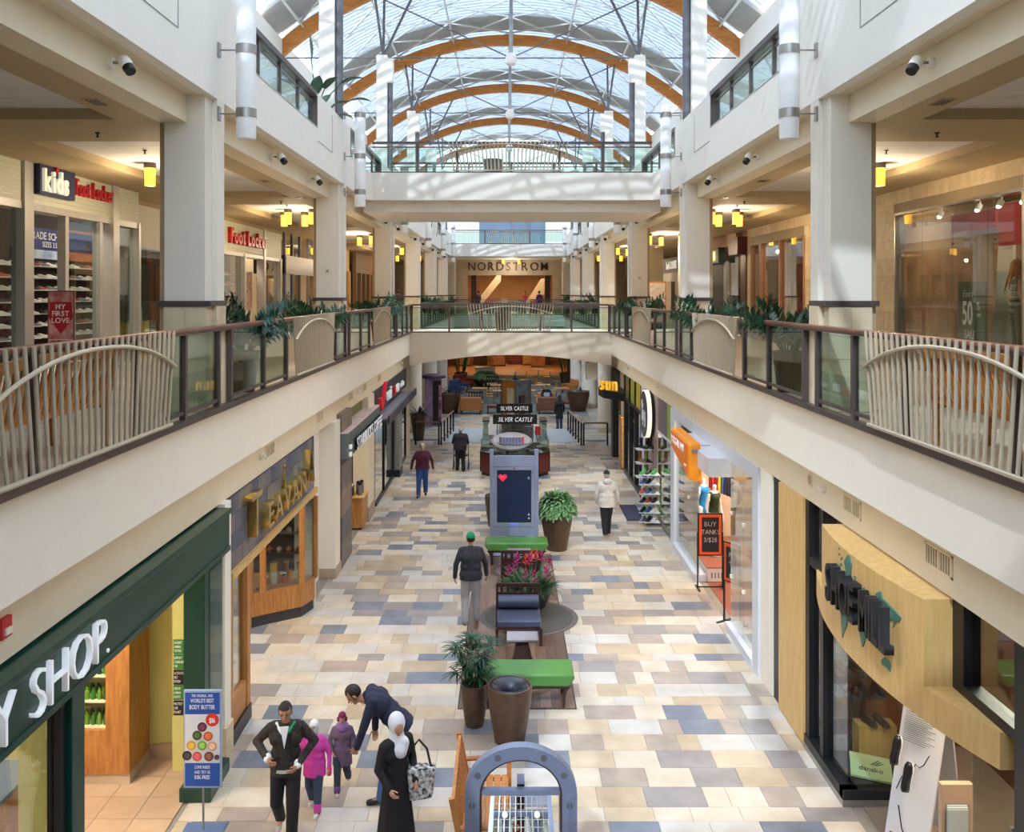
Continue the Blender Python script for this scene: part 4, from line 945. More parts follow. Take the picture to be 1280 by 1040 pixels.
for nm, pl in WMAP.items():
    q = MB(); n = len(pl); f = [(bowx(y)-.012, y, z) for y, z in pl]; bk = [(bowx(y)+.01, y, z) for y, z in pl]
    q.add(f+bk, [tuple(range(n)), tuple(range(2*n-1, n-1, -1))]+[(i, (i+1) % n, n+(i+1) % n, n+i) for i in range(n)])
    bm = bmesh.new(); me = q.mesh(nm); bm.from_mesh(me); bmesh.ops.triangulate(bm, faces=[x for x in bm.faces if len(x.verts) > 4]); bm.to_mesh(me); bm.free(); me.materials.append(MAPG); link(me, nm, t)
for i in range(14):
    y, z = R.choice([(9.75+.3*R.random(), 3.2+.15*R.random()), (8.95+.2*R.random(), 2.75+.2*R.random()), (10.2+.2*R.random(), 3.25+.2*R.random())])
    MB().box(bowx(y)-.01, bowx(y)+.01, y-.012, y+.012, z, z+.02).build('island', MAPG, t)
t = thing('shop_window', 'black framed corner display window of the shoe shop', 'shop window', (4.5, 11.8, 0))
MB().box(4.08, 4.26, 11.9, 12.02, 0, 3.5).build('mullion', BLACK, t); MB().box(4.08, 4.26, 12.45, 12.6, 0, 3.5).build('mullion', BLACK, t)
MB().box(4.06, 4.26, 11.15, 12.6, .08, .2).build('sill', BLACK, t); MB().box(4.06, 5.05, 11.13, 11.27, .08, .2).build('sill', BLACK, t); MB().box(4.05, 5.06, 11.12, 12.62, 0, .08).build('plinth', STEEL, t)
MB().box(4.15, 4.165, 11.24, 11.9, .2, 2.35).build('pane', SHOPGLASS, t); MB().box(4.15, 4.165, 12.02, 12.45, .2, 3.5).build('pane', SHOPGLASS, t); MB().box(4.17, 5.0, 11.19, 11.205, .2, 2.35).build('pane', SHOPGLASS, t); MB().box(4.98, 5.05, 11.15, 11.24, 0, 2.4).build('end_post', BLACK, t)
MB().box(4.08, 4.26, 12.0, 12.5, 2.62, 2.75).build('transom', BLACK, t)
MB().box(4.2, 5.0, 11.25, 12.55, .08, .2).build('display_floor', mat('display_dark', (66, 62, 62), .7), t)
t = thing('wall_panel', 'tall maple panel cladding beside the shoe shop window', 'panel', (4.1, 13.2, 0))
for z0, z1 in ((.03, 1.16), (1.165, 2.33), (2.335, 3.5)): MB().box(4.05, 4.3, 12.62, 13.75, z0, z1).build('board', MAPLE, t)
MB().box(4.1, 4.3, 13.75, 14.16, 0, 3.5).build('black_strip', BLACK, t)
t = thing('shop_window', 'black framed upper shop window at the right edge above the maple arm', 'shop window', (4.2, 7.6, 2.66))
MB().box(4.10, 4.26, 8.28, 8.48, 2.66, 3.5).build('stile', BLACK, t); MB().box(4.10, 4.26, 6.4, 7.45, 0, 3.5).build('stile', BLACK, t); MB().box(4.10, 4.26, 7.45, 8.28, 2.66, 2.76).build('sill', BLACK, t); MB().box(4.18, 4.19, 7.45, 8.3, 2.76, 3.5).build('pane', SHOPGLASS, t)
b = MB().box(4.9, 5.0, 6.0, 8.45, 2.4, 3.5); struct('trim_5', b, mat('brown_pink', (170, 132, 108), .7, var=.03), 'brown bulkhead behind the upper shoe shop window', 'bulkhead')
t = thing('glass_screen', 'clear glass screen with vertical lettering beside the shoe shop door', 'glass screen', (4.3, 8, 0))
MB().box(4.20, 5.0, 8.30, 8.315, .1, 2.34).build('pane', SHOPGLASS, t); MB().box(4.18, 5.0, 8.27, 8.34, 0, .1).build('foot_rail', STEEL, t)
letters(t, 'comfort of the human foot', .055, (4.72, 8.295, .45), (0, 0, 1), mat('etched', (200, 186, 160), .6, var=0), .002, .0, .06, up=(-1, 0, 0), split=False, name='lettering')
for z in (.9, 1.4): MB().box(4.55, 4.62, 8.285, 8.33, z, z+.03).build('clip', STEEL, t)
b = MB().box(6.4, 6.5, 6, 12.6, 0, 3.5).box(4.3, 8.6, 12.62, 12.72, 0, 3.5); struct('wall_shoe_shop', b, mat('shoe_shop_wood', (120, 74, 44), .6, var=.15, scale=2), 'brown timber inner wall of the shoe shop', 'wall')
b = MB().box(4.3, 8.5, 4, 12.6, -.009, .001); struct('floor_shoe_shop', b, mat('taupe_shop_floor', (150, 132, 114), .4, var=.08), 'pale floor inside the shoe shop', 'floor')
# wire grid of clogs
t = thing('shoe_rack', 'dark wire rack behind the corner window', 'rack', (4.8, 12.3, .2))
for i in range(6): MB().tube([(4.3+.12*i, 12.4, .2), (4.3+.12*i, 12.4, 2.3)], .006, 5).build('wire', DARKSTEEL, t)
for i in range(6): MB().tube([(4.28, 12.4, .5+.3*i), (4.95, 12.4, .5+.3*i)], .006, 5).build('wire', DARKSTEEL, t)
CLG = [mat('clog_%d' % i, c, .25, var=.1) for i, c in enumerate([(34, 30, 34), (104, 26, 34), (60, 40, 34), (44, 50, 70)])]
n = 0
for j, z in enumerate((.95, 1.25, 1.55, 1.85)):
    t = thing('glass_shelf', '%s dark shelf carrying clogs in the corner window' % ['lowest', 'second', 'third', 'top'][j], 'shelf', (4.65, 12.2, z-.02)); MB().box(4.3, 4.98, 12.0, 12.38, z-.015, z).build('board', mat('smoke_glass', (70, 72, 74), .2), t)
    for i in range(4):
        put_shoe(CLG[(i+j) % 4], (4.38+.17*i, 12.32, z), PI+.25, '%s clog from the left on the %s window shelf' % (ORD[i], ['lowest', 'second', 'third', 'top'][j]), 'clogs in the corner window', sole=ESPRESSO)
t = thing('display_block', 'maple plinth board holding a pair of clogs', 'plinth', (4.72, 11.85, .2)); MB().box(4.5, 5.0, 11.75, 11.98, .2, .70).build('block', MAPLE, t)
for i in range(2): put_shoe(CLG[0], (4.62+.16*i, 11.95, .70), PI+.3, '%s black clog of the pair on the maple plinth' % ['left', 'right'][i], 'pair of clogs on the plinth', sole=ESPRESSO)
t = thing('brand_card', 'pale green card with black lettering leaning on the display floor', 'card', (4.55, 11.5, .2))
rot = Matrix.Rotation(math.radians(14), 3, 'X') @ Matrix.Rotation(math.radians(-18), 3, 'Z')
MB().obox((4.56, 11.52, .28), (.50, .42, .03), rot).build('card', mat('card_green', (214, 226, 170), .5, var=.02), t)
nr = rot @ Vector((1, 0, 0)); nu = rot @ Vector((0, 1, 0)); nn = rot @ Vector((0, 0, 1))
letters(t, 'dansko', .075, Vector((4.56, 11.52, .28))+nn*.0155-nu*.09-nr*.0, nr, PRINTK, .003, .0, .07, 'c', up=nu, split=False, name='lettering')
MB().prism([(0, 0), (.16, .05), (.17, .07), (.02, .09)], 'z', 0, .002)
for i in range(3):
    a = Vector((4.56, 11.52, .28))+nn*.017+nr*(.0+.03*i)+nu*.03
    MB().bar(a, a+nr*.10+nu*(.10-.02*i), .012, .003).build('wing_mark', PRINTK, t)
# A-frame sign with two shoes
t = thing('a_frame_sign', 'white folding floor sign with two black sneakers mounted on it', 'floor sign', (4.75, 10.35, 0))
def leanboard(name, base, top, wv, th, m):
    a, b_ = Vector(base), Vector(top); wv = Vector(wv); nrm = (b_-a).cross(wv).normalized()*th
    vs = [a, a+wv, b_+wv, b_, a+nrm, a+wv+nrm, b_+wv+nrm, b_+nrm]
    return MB().add(vs, [(0,1,2,3),(7,6,5,4),(0,4,5,1),(1,5,6,2),(2,6,7,3),(3,7,4,0)]).build(name, m, t)
WB = mat('white_board', (234, 234, 238), .5, var=.01)
BA = Vector((4.30, 10.50, 0)); BT = Vector((4.62, 10.66, 1.62)); BW = Vector((.30, -.42, 0))
leanboard('front_board', BA, BT, BW, .03, WB); leanboard('rear_board', BA+Vector((.62, .42, 0)), BT+Vector((.05, .05, 0)), BW, .03, mat('board_grey', (196, 198, 200), .5, var=.02))
ud = (BT-BA).normalized(); rd = -BW.normalized(); nd = rd.cross(ud).normalized(); rr_ = BW.normalized()
fn = rr_.cross(ud).normalized()
def on(u, v, d=.032): return BA+BW*u+(BT-BA)*v+fn*d*(1 if fn.x < 0 else -1)
for i in range(15): MB().bar(on(.12, .90-.014*i), on(.86-.1*(i % 3), .90-.014*i), .004, .008).build('text_line', GREYSTEEL, t)
letters(t, 'THE SHOE', .07, on(.1, .94), rr_, PRINTK, .004, .02, .08, up=ud, split=False, name='lettering', stretch=.7)
pts = [on(.15+.09*i, .36+.30*(i/8)**.7+.03*math.sin(i*2)) for i in range(8)]; MB().tube(pts, .006, 5).build('script_line', PRINTK, t)
MB().tube([on(.25, .26), on(.4, .12), on(.45, .10)], .008, 5).build('script_line', PRINTK, t)
MB().bar(on(.15, .05), on(.7, .05), .01, .07).build('red_mark', RED, t)
for i, (u, v) in enumerate(((.08, .52), (.42, .38))):
    c = on(u, v, .05); o = bpy.data.objects.new('mounted_shoe', shoe_mesh(CLG[0], SOLE)); COL.objects.link(o)
    o.matrix_world = Matrix.Translation(c) @ Matrix((rr_, -ud, fn*(1 if fn.x < 0 else -1))).transposed().to_4x4() if False else Matrix.Translation(c) @ Matrix((rr_*1.15, ud*1.15, rr_.cross(ud)*1.15)).transposed().to_4x4()
    WM[o.name] = o.matrix_world.copy(); tag(o, '%s black sneaker fixed to the white folding sign' % ['upper', 'lower'][i], 'shoe', 'sneakers on the folding sign')
# leaflet stand
t = thing('leaflet_stand', 'narrow wooden board stand with a clear leaflet holder', 'leaflet stand', (4.78, 9.75, 0))
MB().box(4.60, 4.94, 9.72, 9.80, .03, 1.05).build('board', mat('leaflet_board', (212, 180, 150), .5), t); MB().box(4.56, 4.98, 9.6, 9.92, 0, .03).build('foot', mat('leaflet_grey', (130, 120, 116), .5), t)
MB().box(4.63, 4.88, 9.66, 9.715, .5, .85).build('holder', GLASS, t); 
for i in range(3): MB().box(4.645, 4.865, 9.67+.012*i, 9.678+.012*i, .52, .80+.02*i).build('leaflet', PRINTW, t)
# ---- activewear shop with orange sign
t = thing('shopfront', 'white framed glass shopfront beside the orange sign', 'shopfront', (4.14, 18.5, 0))
WF = mat('white_aluminium', (214, 216, 222), .4, .1, var=.02)
MB().box(4.08, 4.30, 14.2, 14.85, 0, 3.5).build('end_pier', CREAM, t); MB().box(4.04, 4.28, 14.85, 15.2, 0, 3.5).build('stile', WF, t)
MB().box(4.06, 4.28, 15.2, 22.4, 3.25, 3.5).build('head', WF, t); MB().box(4.06, 4.28, 22.4, 22.9, 0, 3.5).build('stile', WF, t); MB().box(4.02, 4.30, 15.2, 17.0, 0, .16).build('plinth', WF, t); MB().box(4.02, 4.30, 19.8, 22.4, 0, .16).build('plinth', WF, t)
MB().box(4.12, 4.135, 15.2, 16.05, .16, 3.25).build('pane', SHOPGLASS, t); MB().box(4.12, 4.135, 16.07, 16.98, .16, 3.25).build('pane', SHOPGLASS, t); MB().box(4.12, 4.135, 19.8, 22.4, .16, 3.25).build('pane', SHOPGLASS, t)
for y, z in ((16.06, 1.0), (16.06, 2.2), (16.95, 1.0), (16.95, 2.2), (20.9, 1.6)): MB().box(4.10, 4.15, y-.03, y+.03, z, z+.06).build('clip', WHITE, t)
MB().box(3.70, 4.2, 17.0, 20.1, 2.90, 3.26).build('portal_box', WF, t, bevel=.008); MB().box(3.70, 4.2, 18.4, 18.44, 3.255, 3.268).build('seam', DARKSTEEL, t)
t = thing('orange_sign', 'rounded orange box sign with white lettering over the shop entrance', 'sign', (3.68, 18.9, 2.7))
OR = mat('orange_acrylic', (244, 128, 20), .35, var=.03)
q = MB().prism([(17.95, 2.62), (19.0, 2.80), (19.92, 2.98), (19.95, 3.42), (18.0, 3.38)], 'x', 3.53, 3.78).build('box', mat('orange_side', (246, 150, 30), .35, var=.02), t, bevel=.05)
MB().prism([(18.03, 2.70), (19.0, 2.86), (19.88, 3.03), (19.89, 3.37), (18.06, 3.33)], 'x', 3.52, 3.53).build('face', OR, t)
letters(t, 'YOGALANI', .16, (3.52, 19.82, 3.12), (0, -1, 0), PRINTW, .01, .0, .1, 'l', stretch=1.15)
letters(t, 'wear', .07, (3.52, 18.42, 2.86), (0, -1, 0), PRINTW, .006, .0, .1, 'l')
MB().box(3.58, 3.74, 17.93, 17.96, 3.2, 3.27).build('bracket', STEEL, t)
b = MB().box(7.2, 7.3, 14.2, 22.9, 0, 3.5).box(4.3, 8.6, 22.5, 22.6, 0, 3.5).box(4.3, 8.6, 14.2, 14.3, 0, 3.5); struct('wall_active_shop', b, mat('active_wall', (214, 190, 164), .7, var=.03), 'pale inner wall of the activewear shop', 'wall')
b = MB().box(4.3, 4.75, 22.38, 22.46, 0, 3.4); struct('trim_6', b, mat('amber_partition', (190, 130, 50), .6, var=.1), 'amber partition behind the far activewear window', 'partition')
b = MB().box(4.3, 7.2, 17.0, 22.4, -.009, .003); struct('floor_active_shop', b, mat('cherry_floor', (150, 78, 58), .4, var=.1, stretch=(1, 8, 1)), 'cherry timber floor of the activewear shop', 'floor')
b = MB().box(4.3, 7.2, 14.3, 17.0, -.009, .003); struct('floor_active_shop_near', b, mat('pale_shop_floor', (206, 190, 168), .4, var=.06), 'pale floor behind the near activewear window', 'floor')
HANG = [(196, 40, 40), (120, 30, 40), (226, 180, 40), (40, 80, 130), (36, 30, 60), (40, 34, 44), (24, 22, 30)]
t = thing('clothes_rail', 'steel rail for the hanging garments in the activewear shop', 'rail', (5.0, 21.7, 2.2)); MB().tube([(4.72, 21.7, 2.22), (5.5, 21.7, 2.22)], .012, 8).build('bar', STEEL, t); [MB().tube([(x, 21.7, 2.22), (x, 21.7, 3.5)], .01, 6).build('hanger_rod', STEEL, t) for x in (4.74, 5.48)]
for i, c in enumerate(HANG):
    x = 4.84+.075*i; L = .55+.03*i
    g = thing('hanging_garment', '%s garment hanging on the steel rail' % ['bright red', 'wine red', 'yellow', 'blue', 'deep violet', 'charcoal', 'black'][i], 'garment', (x, 21.7, 2.2-L))
    MB().prism([(21.58, 2.12), (21.7, 2.17), (21.82, 2.12), (21.88, 1.95), (21.85, 2.2-L), (21.55, 2.2-L), (21.52, 1.95)], 'x', x-.032, x+.032).build('cloth', mat('garment_%d' % i, c, .8, var=.15), g, bevel=.012); MB().tube([(x, 21.7, 2.16), (x, 21.7, 2.24)], .005, 5).build('hook', STEEL, g)
def mannequin(lab, x, y, rz, topc, botc, z0=.0, skin=None):
    skin = skin or mat('mannequin_white', (238, 236, 234), .35, var=0)
    t = thing('mannequin', lab, 'mannequin', (x, y, z0), rz)
    q = MB().cap((-.05, 0, 1.40), (.05, 0, 1.40), .10, .10).cap((0, 0, 1.35), (0, 0, 1.08), .125, .10).cap((0, 0, 1.05), (0, 0, .92), .11, .14).cap((0, .01, 1.48), (0, .02, 1.60), .05, .05)
    for s in (-1, 1):
        q.cap((s*.15, 0, 1.40), (s*.22, -.02, 1.13), .05, .04).cap((s*.22, -.02, 1.13), (s*.22, .06, .88), .038, .025).cap((s*.22, .06, .86), (s*.21, .08, .74), .028, .016)
        q.cap((s*.08, 0, .92), (s*.09, .02, .50), .09, .06).cap((s*.09, .02, .50), (s*.09, -.01, .09), .058, .035).cap((s*.09, -.01, .06), (s*.10, .14, .035), .035, .028)
    me = blob(q, .02, 2); me.materials.append(skin); link(me, 'figure', t, False)
    q = MB().cap((-.06, 0, 1.38), (.06, 0, 1.38), .115, .115).cap((0, 0, 1.33), (0, 0, 1.08), .14, .115).cap((0, 0, 1.06), (0, 0, .92), .12, .155)
    me = blob(q, .025, 1); me.materials.append(topc); link(me, 'top', t, False)
    if botc:
        q = MB()
        for s in (-1, 1): q.cap((s*.07, 0, .92), (s*.09, .02, .5), .105, .07).cap((s*.09, .02, .5), (s*.09, 0, .2), .07, .05)
        me = blob(q, .025, 1); me.materials.append(botc); link(me, 'leggings', t, False)
    MB().lathe([(.2, 0), (.2, .012), (.02, .02)], (0, 0, 0), 20).build('base', STEEL, t, w=False, smooth=40)
mannequin('white headless mannequin in a bright blue top near the orange sign', 4.58, 21.45, -2.4, mat('blue_top', (30, 130, 200), .7), None, .32)
mannequin('white headless mannequin in a green and black outfit by the chalkboard', 4.68, 20.75, -2.6, mat('green_black', (54, 74, 34), .7, c2=(18, 20, 18), scale=14), None, .32)
mannequin('mannequin in a white top and dark leggings behind the near glass', 4.50, 16.15, -1.9, mat('white_top', (236, 232, 228), .7, c2=(220, 120, 110), scale=5), mat('grey_legging', (70, 70, 76), .7), .0)
mannequin('mannequin in a grey fleece deeper inside the activewear shop', 5.3, 18.3, -1.8, mat('grey_fleece', (170, 170, 172), .9), mat('tan_legging', (150, 110, 70), .7), .0)
t = thing('display_platform', 'low display platform with red timber top and white grille front', 'platform', (4.8, 21, 0)); MB().box(4.32, 5.6, 19.82, 22.35, 0, .30).build('body', WHITE, t); MB().box(4.30, 5.6, 19.80, 22.35, .30, .32).build('top', mat('cherry_floor', (150, 78, 58)), t)
for i in range(10): MB().box(4.40+.075*i, 4.43+.075*i, 19.812, 19.82, .08, .20).build('grille_slot', GREYSTEEL, t)
def chalk(lab, x, y, z0, wd, ht, lines, base_y, rz=0):
    t = thing('chalkboard_stand', lab, 'chalkboard', (x, y, 0), rz)
    MB().box(-wd/2, wd/2, -.02, .02, z0, z0+ht).build('frame', BLACK, t, w=False); MB().box(-wd/2+.03, wd/2-.03, -.03, -.02, z0+.03, z0+ht-.03).build('orange_border', mat('chalk_orange', (226, 84, 32), .5), t, w=False); MB().box(-wd/2+.085, wd/2-.085, -.036, -.03, z0+.085, z0+ht-.085).build('slate', mat('chalk_black', (34, 30, 32), .8, var=.15, scale=12), t, w=False)
    for s in (-1, 1): MB().box(s*wd/2-.014, s*wd/2+.014, -.015, .015, 0, z0+ht*.55).build('upright', BLACK, t, w=False); MB().box(s*wd/2-.02, s*wd/2+.02, -.2, .2, 0, .025).build('foot', BLACK, t, w=False)
    MB().box(-wd/2, wd/2, -.015, .015, .03, .055).build('cross_bar', BLACK, t, w=False)
    rt = Matrix.Rotation(rz, 3, 'Z'); CH = mat('chalk', (206, 170, 166), .9, var=0)
    for i, tx in enumerate(lines): letters(t, tx, .10, Vector((x, y, z0+ht-.28-.17*i))+rt @ Vector((0, -.036, 0)), rt @ Vector((1, 0, 0)), CH, .003, -.012, .12, 'c', split=False, name='chalk_lettering', stretch=min(1, (wd-.22)/(len(tx)*.075)))
chalk('orange bordered chalkboard reading BUY TANKS in the shop entrance', 4.27, 19.35, .72, .54, .92, ['BUY', 'TANKS', '3/$28'], 0)
chalk('second orange bordered chalkboard with an N behind the glass', 4.22, 17.25, .80, .42, .78, ['N', '%', '/'], 0, -1.0)
# ---- shoe boutique with round sign and shelf stand
t = thing('shopfront', 'mauve stone shop pier with purple and green panels', 'shopfront', (4.2, 25, 0))
MV = [mat('mauve_stone_%s' % 'ab'[i], c, .4, var=.08, scale=4) for i, c in enumerate([(170, 148, 142), (158, 138, 134)])]
for j in range(6):
    for i in range(2): MB().box(4.12, 4.4, 25.2+1.1*i, 26.29+1.1*i, .585*j, .585*j+.58).build('stone_slab', MV[(i+j) % 2], t)
MB().box(4.06, 4.4, 27.4, 27.9, 0, 3.5).build('white_jamb', WF, t); MB().box(4.12, 4.2, 22.9, 24.1, 2.5, 3.5).build('purple_panel', mat('purple_grey', (104, 92, 104), .5), t) if False else None
MB().box(4.12, 4.2, 22.95, 23.7, 2.55, 3.5).build('green_panel', mat('lime_panel', (142, 166, 60), .5), t); MB().box(4.12, 4.2, 23.7, 25.15, 2.55, 3.5).build('purple_panel', mat('purple_grey', (104, 92, 104), .5), t)
MB().box(4.13, 4.145, 22.95, 25.15, .1, 2.5).build('pane', SHOPGLASS, t); MB().box(4.1, 4.2, 22.95, 25.15, 2.5, 2.56).build('transom', WF, t); MB().box(4.1, 4.2, 22.9, 25.2, 0, .1).build('sill', STEEL, t)
b = MB().box(6.2, 6.3, 22.6, 28, 0, 3.5); struct('wall_boutique', b, mat('boutique_wall', (190, 176, 160), .7), 'inner wall of the shoe boutique', 'wall')
t = thing('round_sign', 'round dark lightbox sign with glowing rim and the number 98', 'sign', (4.0, 26.3, 2.9))
MB().tube([(4.12, 26.25, 2.86), (4.02, 26.25, 2.86)], .68, 40).build('back_drum', BLACK, t); MB().tube([(4.02, 26.25, 2.86), (3.90, 26.25, 2.86)], .70, 40).build('rim', mat('glow_rim', (255, 246, 220), .4, var=0, emit=.5), t); MB().tube([(3.90, 26.25, 2.86), (3.885, 26.25, 2.86)], .67, 40).build('face', mat('sign_grey', (74, 76, 84), .4, var=.1), t)
letters(t, '98', .48, (3.885, 26.2, 2.5), (0, -1, 0), PRINTW, .01, -.01, .1, 'c', name='numeral')
for k in range(7):
    a = math.radians(70+35*k); MB().bar((3.88, 26.5, 2.95), (3.88, 26.5+.32*math.cos(a), 2.95+.32*math.sin(a)), .015, .03).build('ray_stroke', PRINTW, t)
MB().tube([(3.885, 26.4, 2.95), (3.875, 26.4, 2.95)], .04, 12).build('red_dot', RED, t)
t = thing('shoe_stand', 'tiered glass shelf stand full of sneakers by the mauve pier', 'shelf stand', (3.95, 24.7, 0))
MB().box(3.72, 4.08, 24.45, 24.95, 0, .04).build('base', STEEL, t); MB().tube([(3.9, 24.7, .04), (3.9, 24.7, 1.5)], .025, 8).build('post', STEEL, t)
SZ = (.08, .34, .60, .86, 1.12, 1.38)
for z in SZ: MB().box(3.62, 4.08, 24.5, 24.98, z+.012, z+.025).build('shelf', mat('white_shelf', (224, 228, 232), .3, var=0), t)
LV = ['lowest', 'second', 'third', 'fourth', 'fifth', 'top']
CN = {0: 'pale grey', 1: 'red', 2: 'black', 3: 'white', 4: 'grey', 5: 'blue', 6: 'green', 7: 'orange'}
for j, z in enumerate(SZ):
    cs = [[4, 2, 3], [2, 5, 3], [2, 1, 2], [7, 5, 4], [5, 2, 3], [6, 2, 6]][j]
    for i in range(3): put_shoe(cs[i], (3.70+.16*i, 24.82, z+.025), PI-.5, '%s sneaker, %s from the left on the %s shelf of the tiered stand' % (CN[cs[i]], ORD[i], LV[j]), 'sneakers on the tiered stand', sc=1.3)
t = thing('shoe_stand', 'white post stand of dark boots beside the mauve pier', 'shelf stand', (3.95, 26.0, 0))
MB().lathe([(.2, 0), (.2, .05), (.03, .07)], (3.92, 26.0, 0), 20).build('base', mat('lime_base', (90, 140, 50), .5), t); MB().tube([(3.92, 26.0, .06), (3.92, 26.0, 2.0)], .03, 8).build('post', mat('lime_post', (120, 170, 60), .5), t)
for k, z in enumerate((1.05, 1.45, 1.85)): MB().box(3.62, 4.06, 25.8, 26.2, z+.012, z+.025).build('shelf', mat('white_shelf', (224, 228, 232), .3, var=0), t)
for i, (x, z, m) in enumerate(((3.72, 1.075, CLG[0]), (3.9, 1.075, CLG[2]), (3.72, 1.475, mat('tan_boot', (150, 90, 54), .5)), (3.9, 1.475, CLG[2]), (3.75, 1.875, CLG[0]), (3.92, 1.875, CLG[0]), (4.02, 1.875, CLG[2]))):
    put_shoe(m, (x, 26.1, z), PI+.5, ['black boot, left of the bottom boot shelf', 'brown boot, right of the bottom boot shelf', 'tan boot, left of the middle boot shelf', 'brown boot, right of the middle boot shelf', 'black boot, left of the top boot shelf', 'black boot, centre of the top boot shelf', 'brown boot, right of the top boot shelf'][i], 'boots on the white post stand', True, 1.25)
t = thing('door_mat', 'dark blue door mat in front of the shoe boutique', 'mat', (3.5, 26, 0)); MB().box(3.25, 3.75, 25.1, 27.0, .001, .012).build('pile', mat('mat_navy', (44, 46, 66), .95, var=.1), t, bevel=.004); MB().box(3.3, 3.7, 25.2, 26.9, .012, .014).build('centre', mat('mat_grey', (58, 60, 80), .95), t)
# ---- sunglass shop
t = thing('shopfront', 'black framed shopfront with yellow transoms and glowing sun sign', 'shopfront', (4.2, 31.5, 0))
YG = [mat('transom_%d' % i, c, .4, var=.08) for i, c in enumerate([(190, 170, 50), (150, 160, 60), (90, 96, 60)])]
ys = [27.95, 29.3, 30.6, 31.9]
for i, y in enumerate(ys): MB().box(4.05, 4.2, y-.06, y+.06, 0, 3.5).build('mullion', BLACK, t)
for i in range(3): MB().box(4.12, 4.135, ys[i]+.06, ys[i+1]-.06, .15, 2.6).build('pane', SHOPGLASS, t); MB().box(4.1, 4.14, ys[i]+.06, ys[i+1]-.06, 2.7, 3.5).build('transom_panel', YG[i], t); MB().box(4.06, 4.2, ys[i]+.06, ys[i+1]-.06, 2.6, 2.7).build('transom_bar', BLACK, t)
MB().box(4.05, 4.22, 27.9, 32, 0, .15).build('sill', BLACK, t); MB().box(4.0, 4.3, 34.9, 35.5, 0, 3.5).build('end_pier', BLACK, t); MB().box(4.12, 4.135, 33.4, 34.9, .1, 2.6).build('pane', SHOPGLASS, t)
MB().prism([(3.6, 35.0), (3.34, 33.9), (3.42, 32.9), (3.8, 32.2), (4.2, 31.6), (4.2, 35.2)], 'z', 2.55, 2.85).build('canopy', BLACK, t)
SUNY = mat('sun_yellow', (255, 190, 40), .4, var=0, emit=.25)
letters(t, 'sun', .50, (3.36, 33.0, 2.86), (.80, -.6, 0), SUNY, .12, .0, .2, 'l', stretch=.66)
b = MB().box(6.4, 6.5, 28, 36, 0, 3.5); struct('wall_sunglass_shop', b, mat('sun_wall', (110, 84, 60), .7), 'inner wall of the sunglass shop', 'wall')
t = thing('poster_stand', 'cream poster stand reading DEMO behind the shop window', 'poster', (4.5, 31.0, 0)); MB().box(4.3, 4.9, 31.2, 31.25, .7, 1.7).build('board', mat('demo_cream', (226, 216, 176), .5), t); letters(t, 'DEMO', .16, (4.6, 31.2, 1.42), (1, 0, 0), PRINTK, .004, .01, .1, 'c', split=False, name='lettering', stretch=.8); MB().box(4.35, 4.42, 31.19, 31.2, .85, .95).build('yellow_square', SUNY, t); MB().tube([(4.6, 31.23, 0), (4.6, 31.23, .7)], .02, 6).build('leg', BLACK, t)
t = thing('drawer_cabinet', 'oak display cabinet with drawers in the sunglass shop entrance', 'cabinet', (4.35, 32.6, 0)); MB().box(4.0, 4.7, 32.4, 32.9, .05, 1.9).build('body', OAK, t); MB().box(4.04, 4.66, 32.44, 32.86, 0, .05).build('plinth', BLACK, t)
for i in range(6): MB().box(4.04, 4.66, 32.385, 32.4, .12+.29*i, .38+.29*i).build('drawer', MAPLE, t)
t = thing('hanging_box', 'white box sign hanging under the footbridge on the right', 'sign', (3.25, 35.7, 2.96)); MB().box(3.03, 3.47, 35.5, 35.95, 2.96, 3.66).build('box', WHITE, t, bevel=.01); MB().box(3.18, 3.30, 35.68, 35.78, 3.66, 4.36).build('hanger', STEEL, t)
for x, y, e, lab in ((5.3, 9.2, 70, 'light over the shoe shop'), (5.6, 15.8, 60, 'near light over the activewear shop'), (5.4, 20.6, 90, 'far light over the activewear shop'), (5.2, 25.2, 60, 'light over the shoe boutique'), (5.2, 31.5, 70, 'light over the sunglass shop')):
    lamp_panel(x, y, 3.49, .6, 1.2, e, lab+' on the right')
# ================================================================== UPPER WALKWAY, LEFT SHOPS
LOUV = mat('cream_louvre', (222, 222, 196), .5, var=.02)
ALU = mat('satin_aluminium', (196, 192, 186), .4, .35, var=.03)
def louvre(t, s, y0, y1, z0, z1, x, n=9, step=2.0):
    MB().box(x, x-s*-.05, y0, y1, z0, z1).build('sign_board', LOUV, t)
    for i in range(1, n): MB().box(x, x-s*.006, y0, y1, z0+(z1-z0)*i/n-.004, z0+(z1-z0)*i/n+.004).build('louvre_line', ALU, t)
t = thing('shopfront', 'kids shoe shopfront with pale louvred sign board on the left walkway', 'shopfront', (-8, 15.5, F2))
for y0, y1 in ((9.5, 14.42), (14.72, 17.68), (17.96, 19.0)): louvre(t, -1, y0, y1, 7.90, 8.62, -7.98)
for y0, y1 in ((14.42, 14.70), (17.68, 17.95)): MB().box(-8.15, -7.93, y0, y1, F2, 8.64).build('post', ALU, t)
MB().box(-8.3, -7.97, 9.5, 19.0, 7.78, 7.90).build('soffit', ALU, t)
for y in (12.2, 15.95, 17.3): MB().box(-8.15, -8.0, y-.06, y+.06, F2, 7.8).build('mullion', ALU, t)
for y0, y1 in ((9.5, 12.1), (12.3, 14.4), (16.1, 17.25), (17.98, 19.0)): MB().box(-8.08, -8.066, y0, y1, F2+.1, 7.8).build('pane', SHOPGLASS, t)
MB().box(-8.15, -7.95, 18.95, 19.05, F2, 7.9).build('mullion', ALU, t)
t = thing('shop_sign', 'navy box sign reading kids beside red shop letters', 'shop sign', (-7.9, 15.9, 8.2))
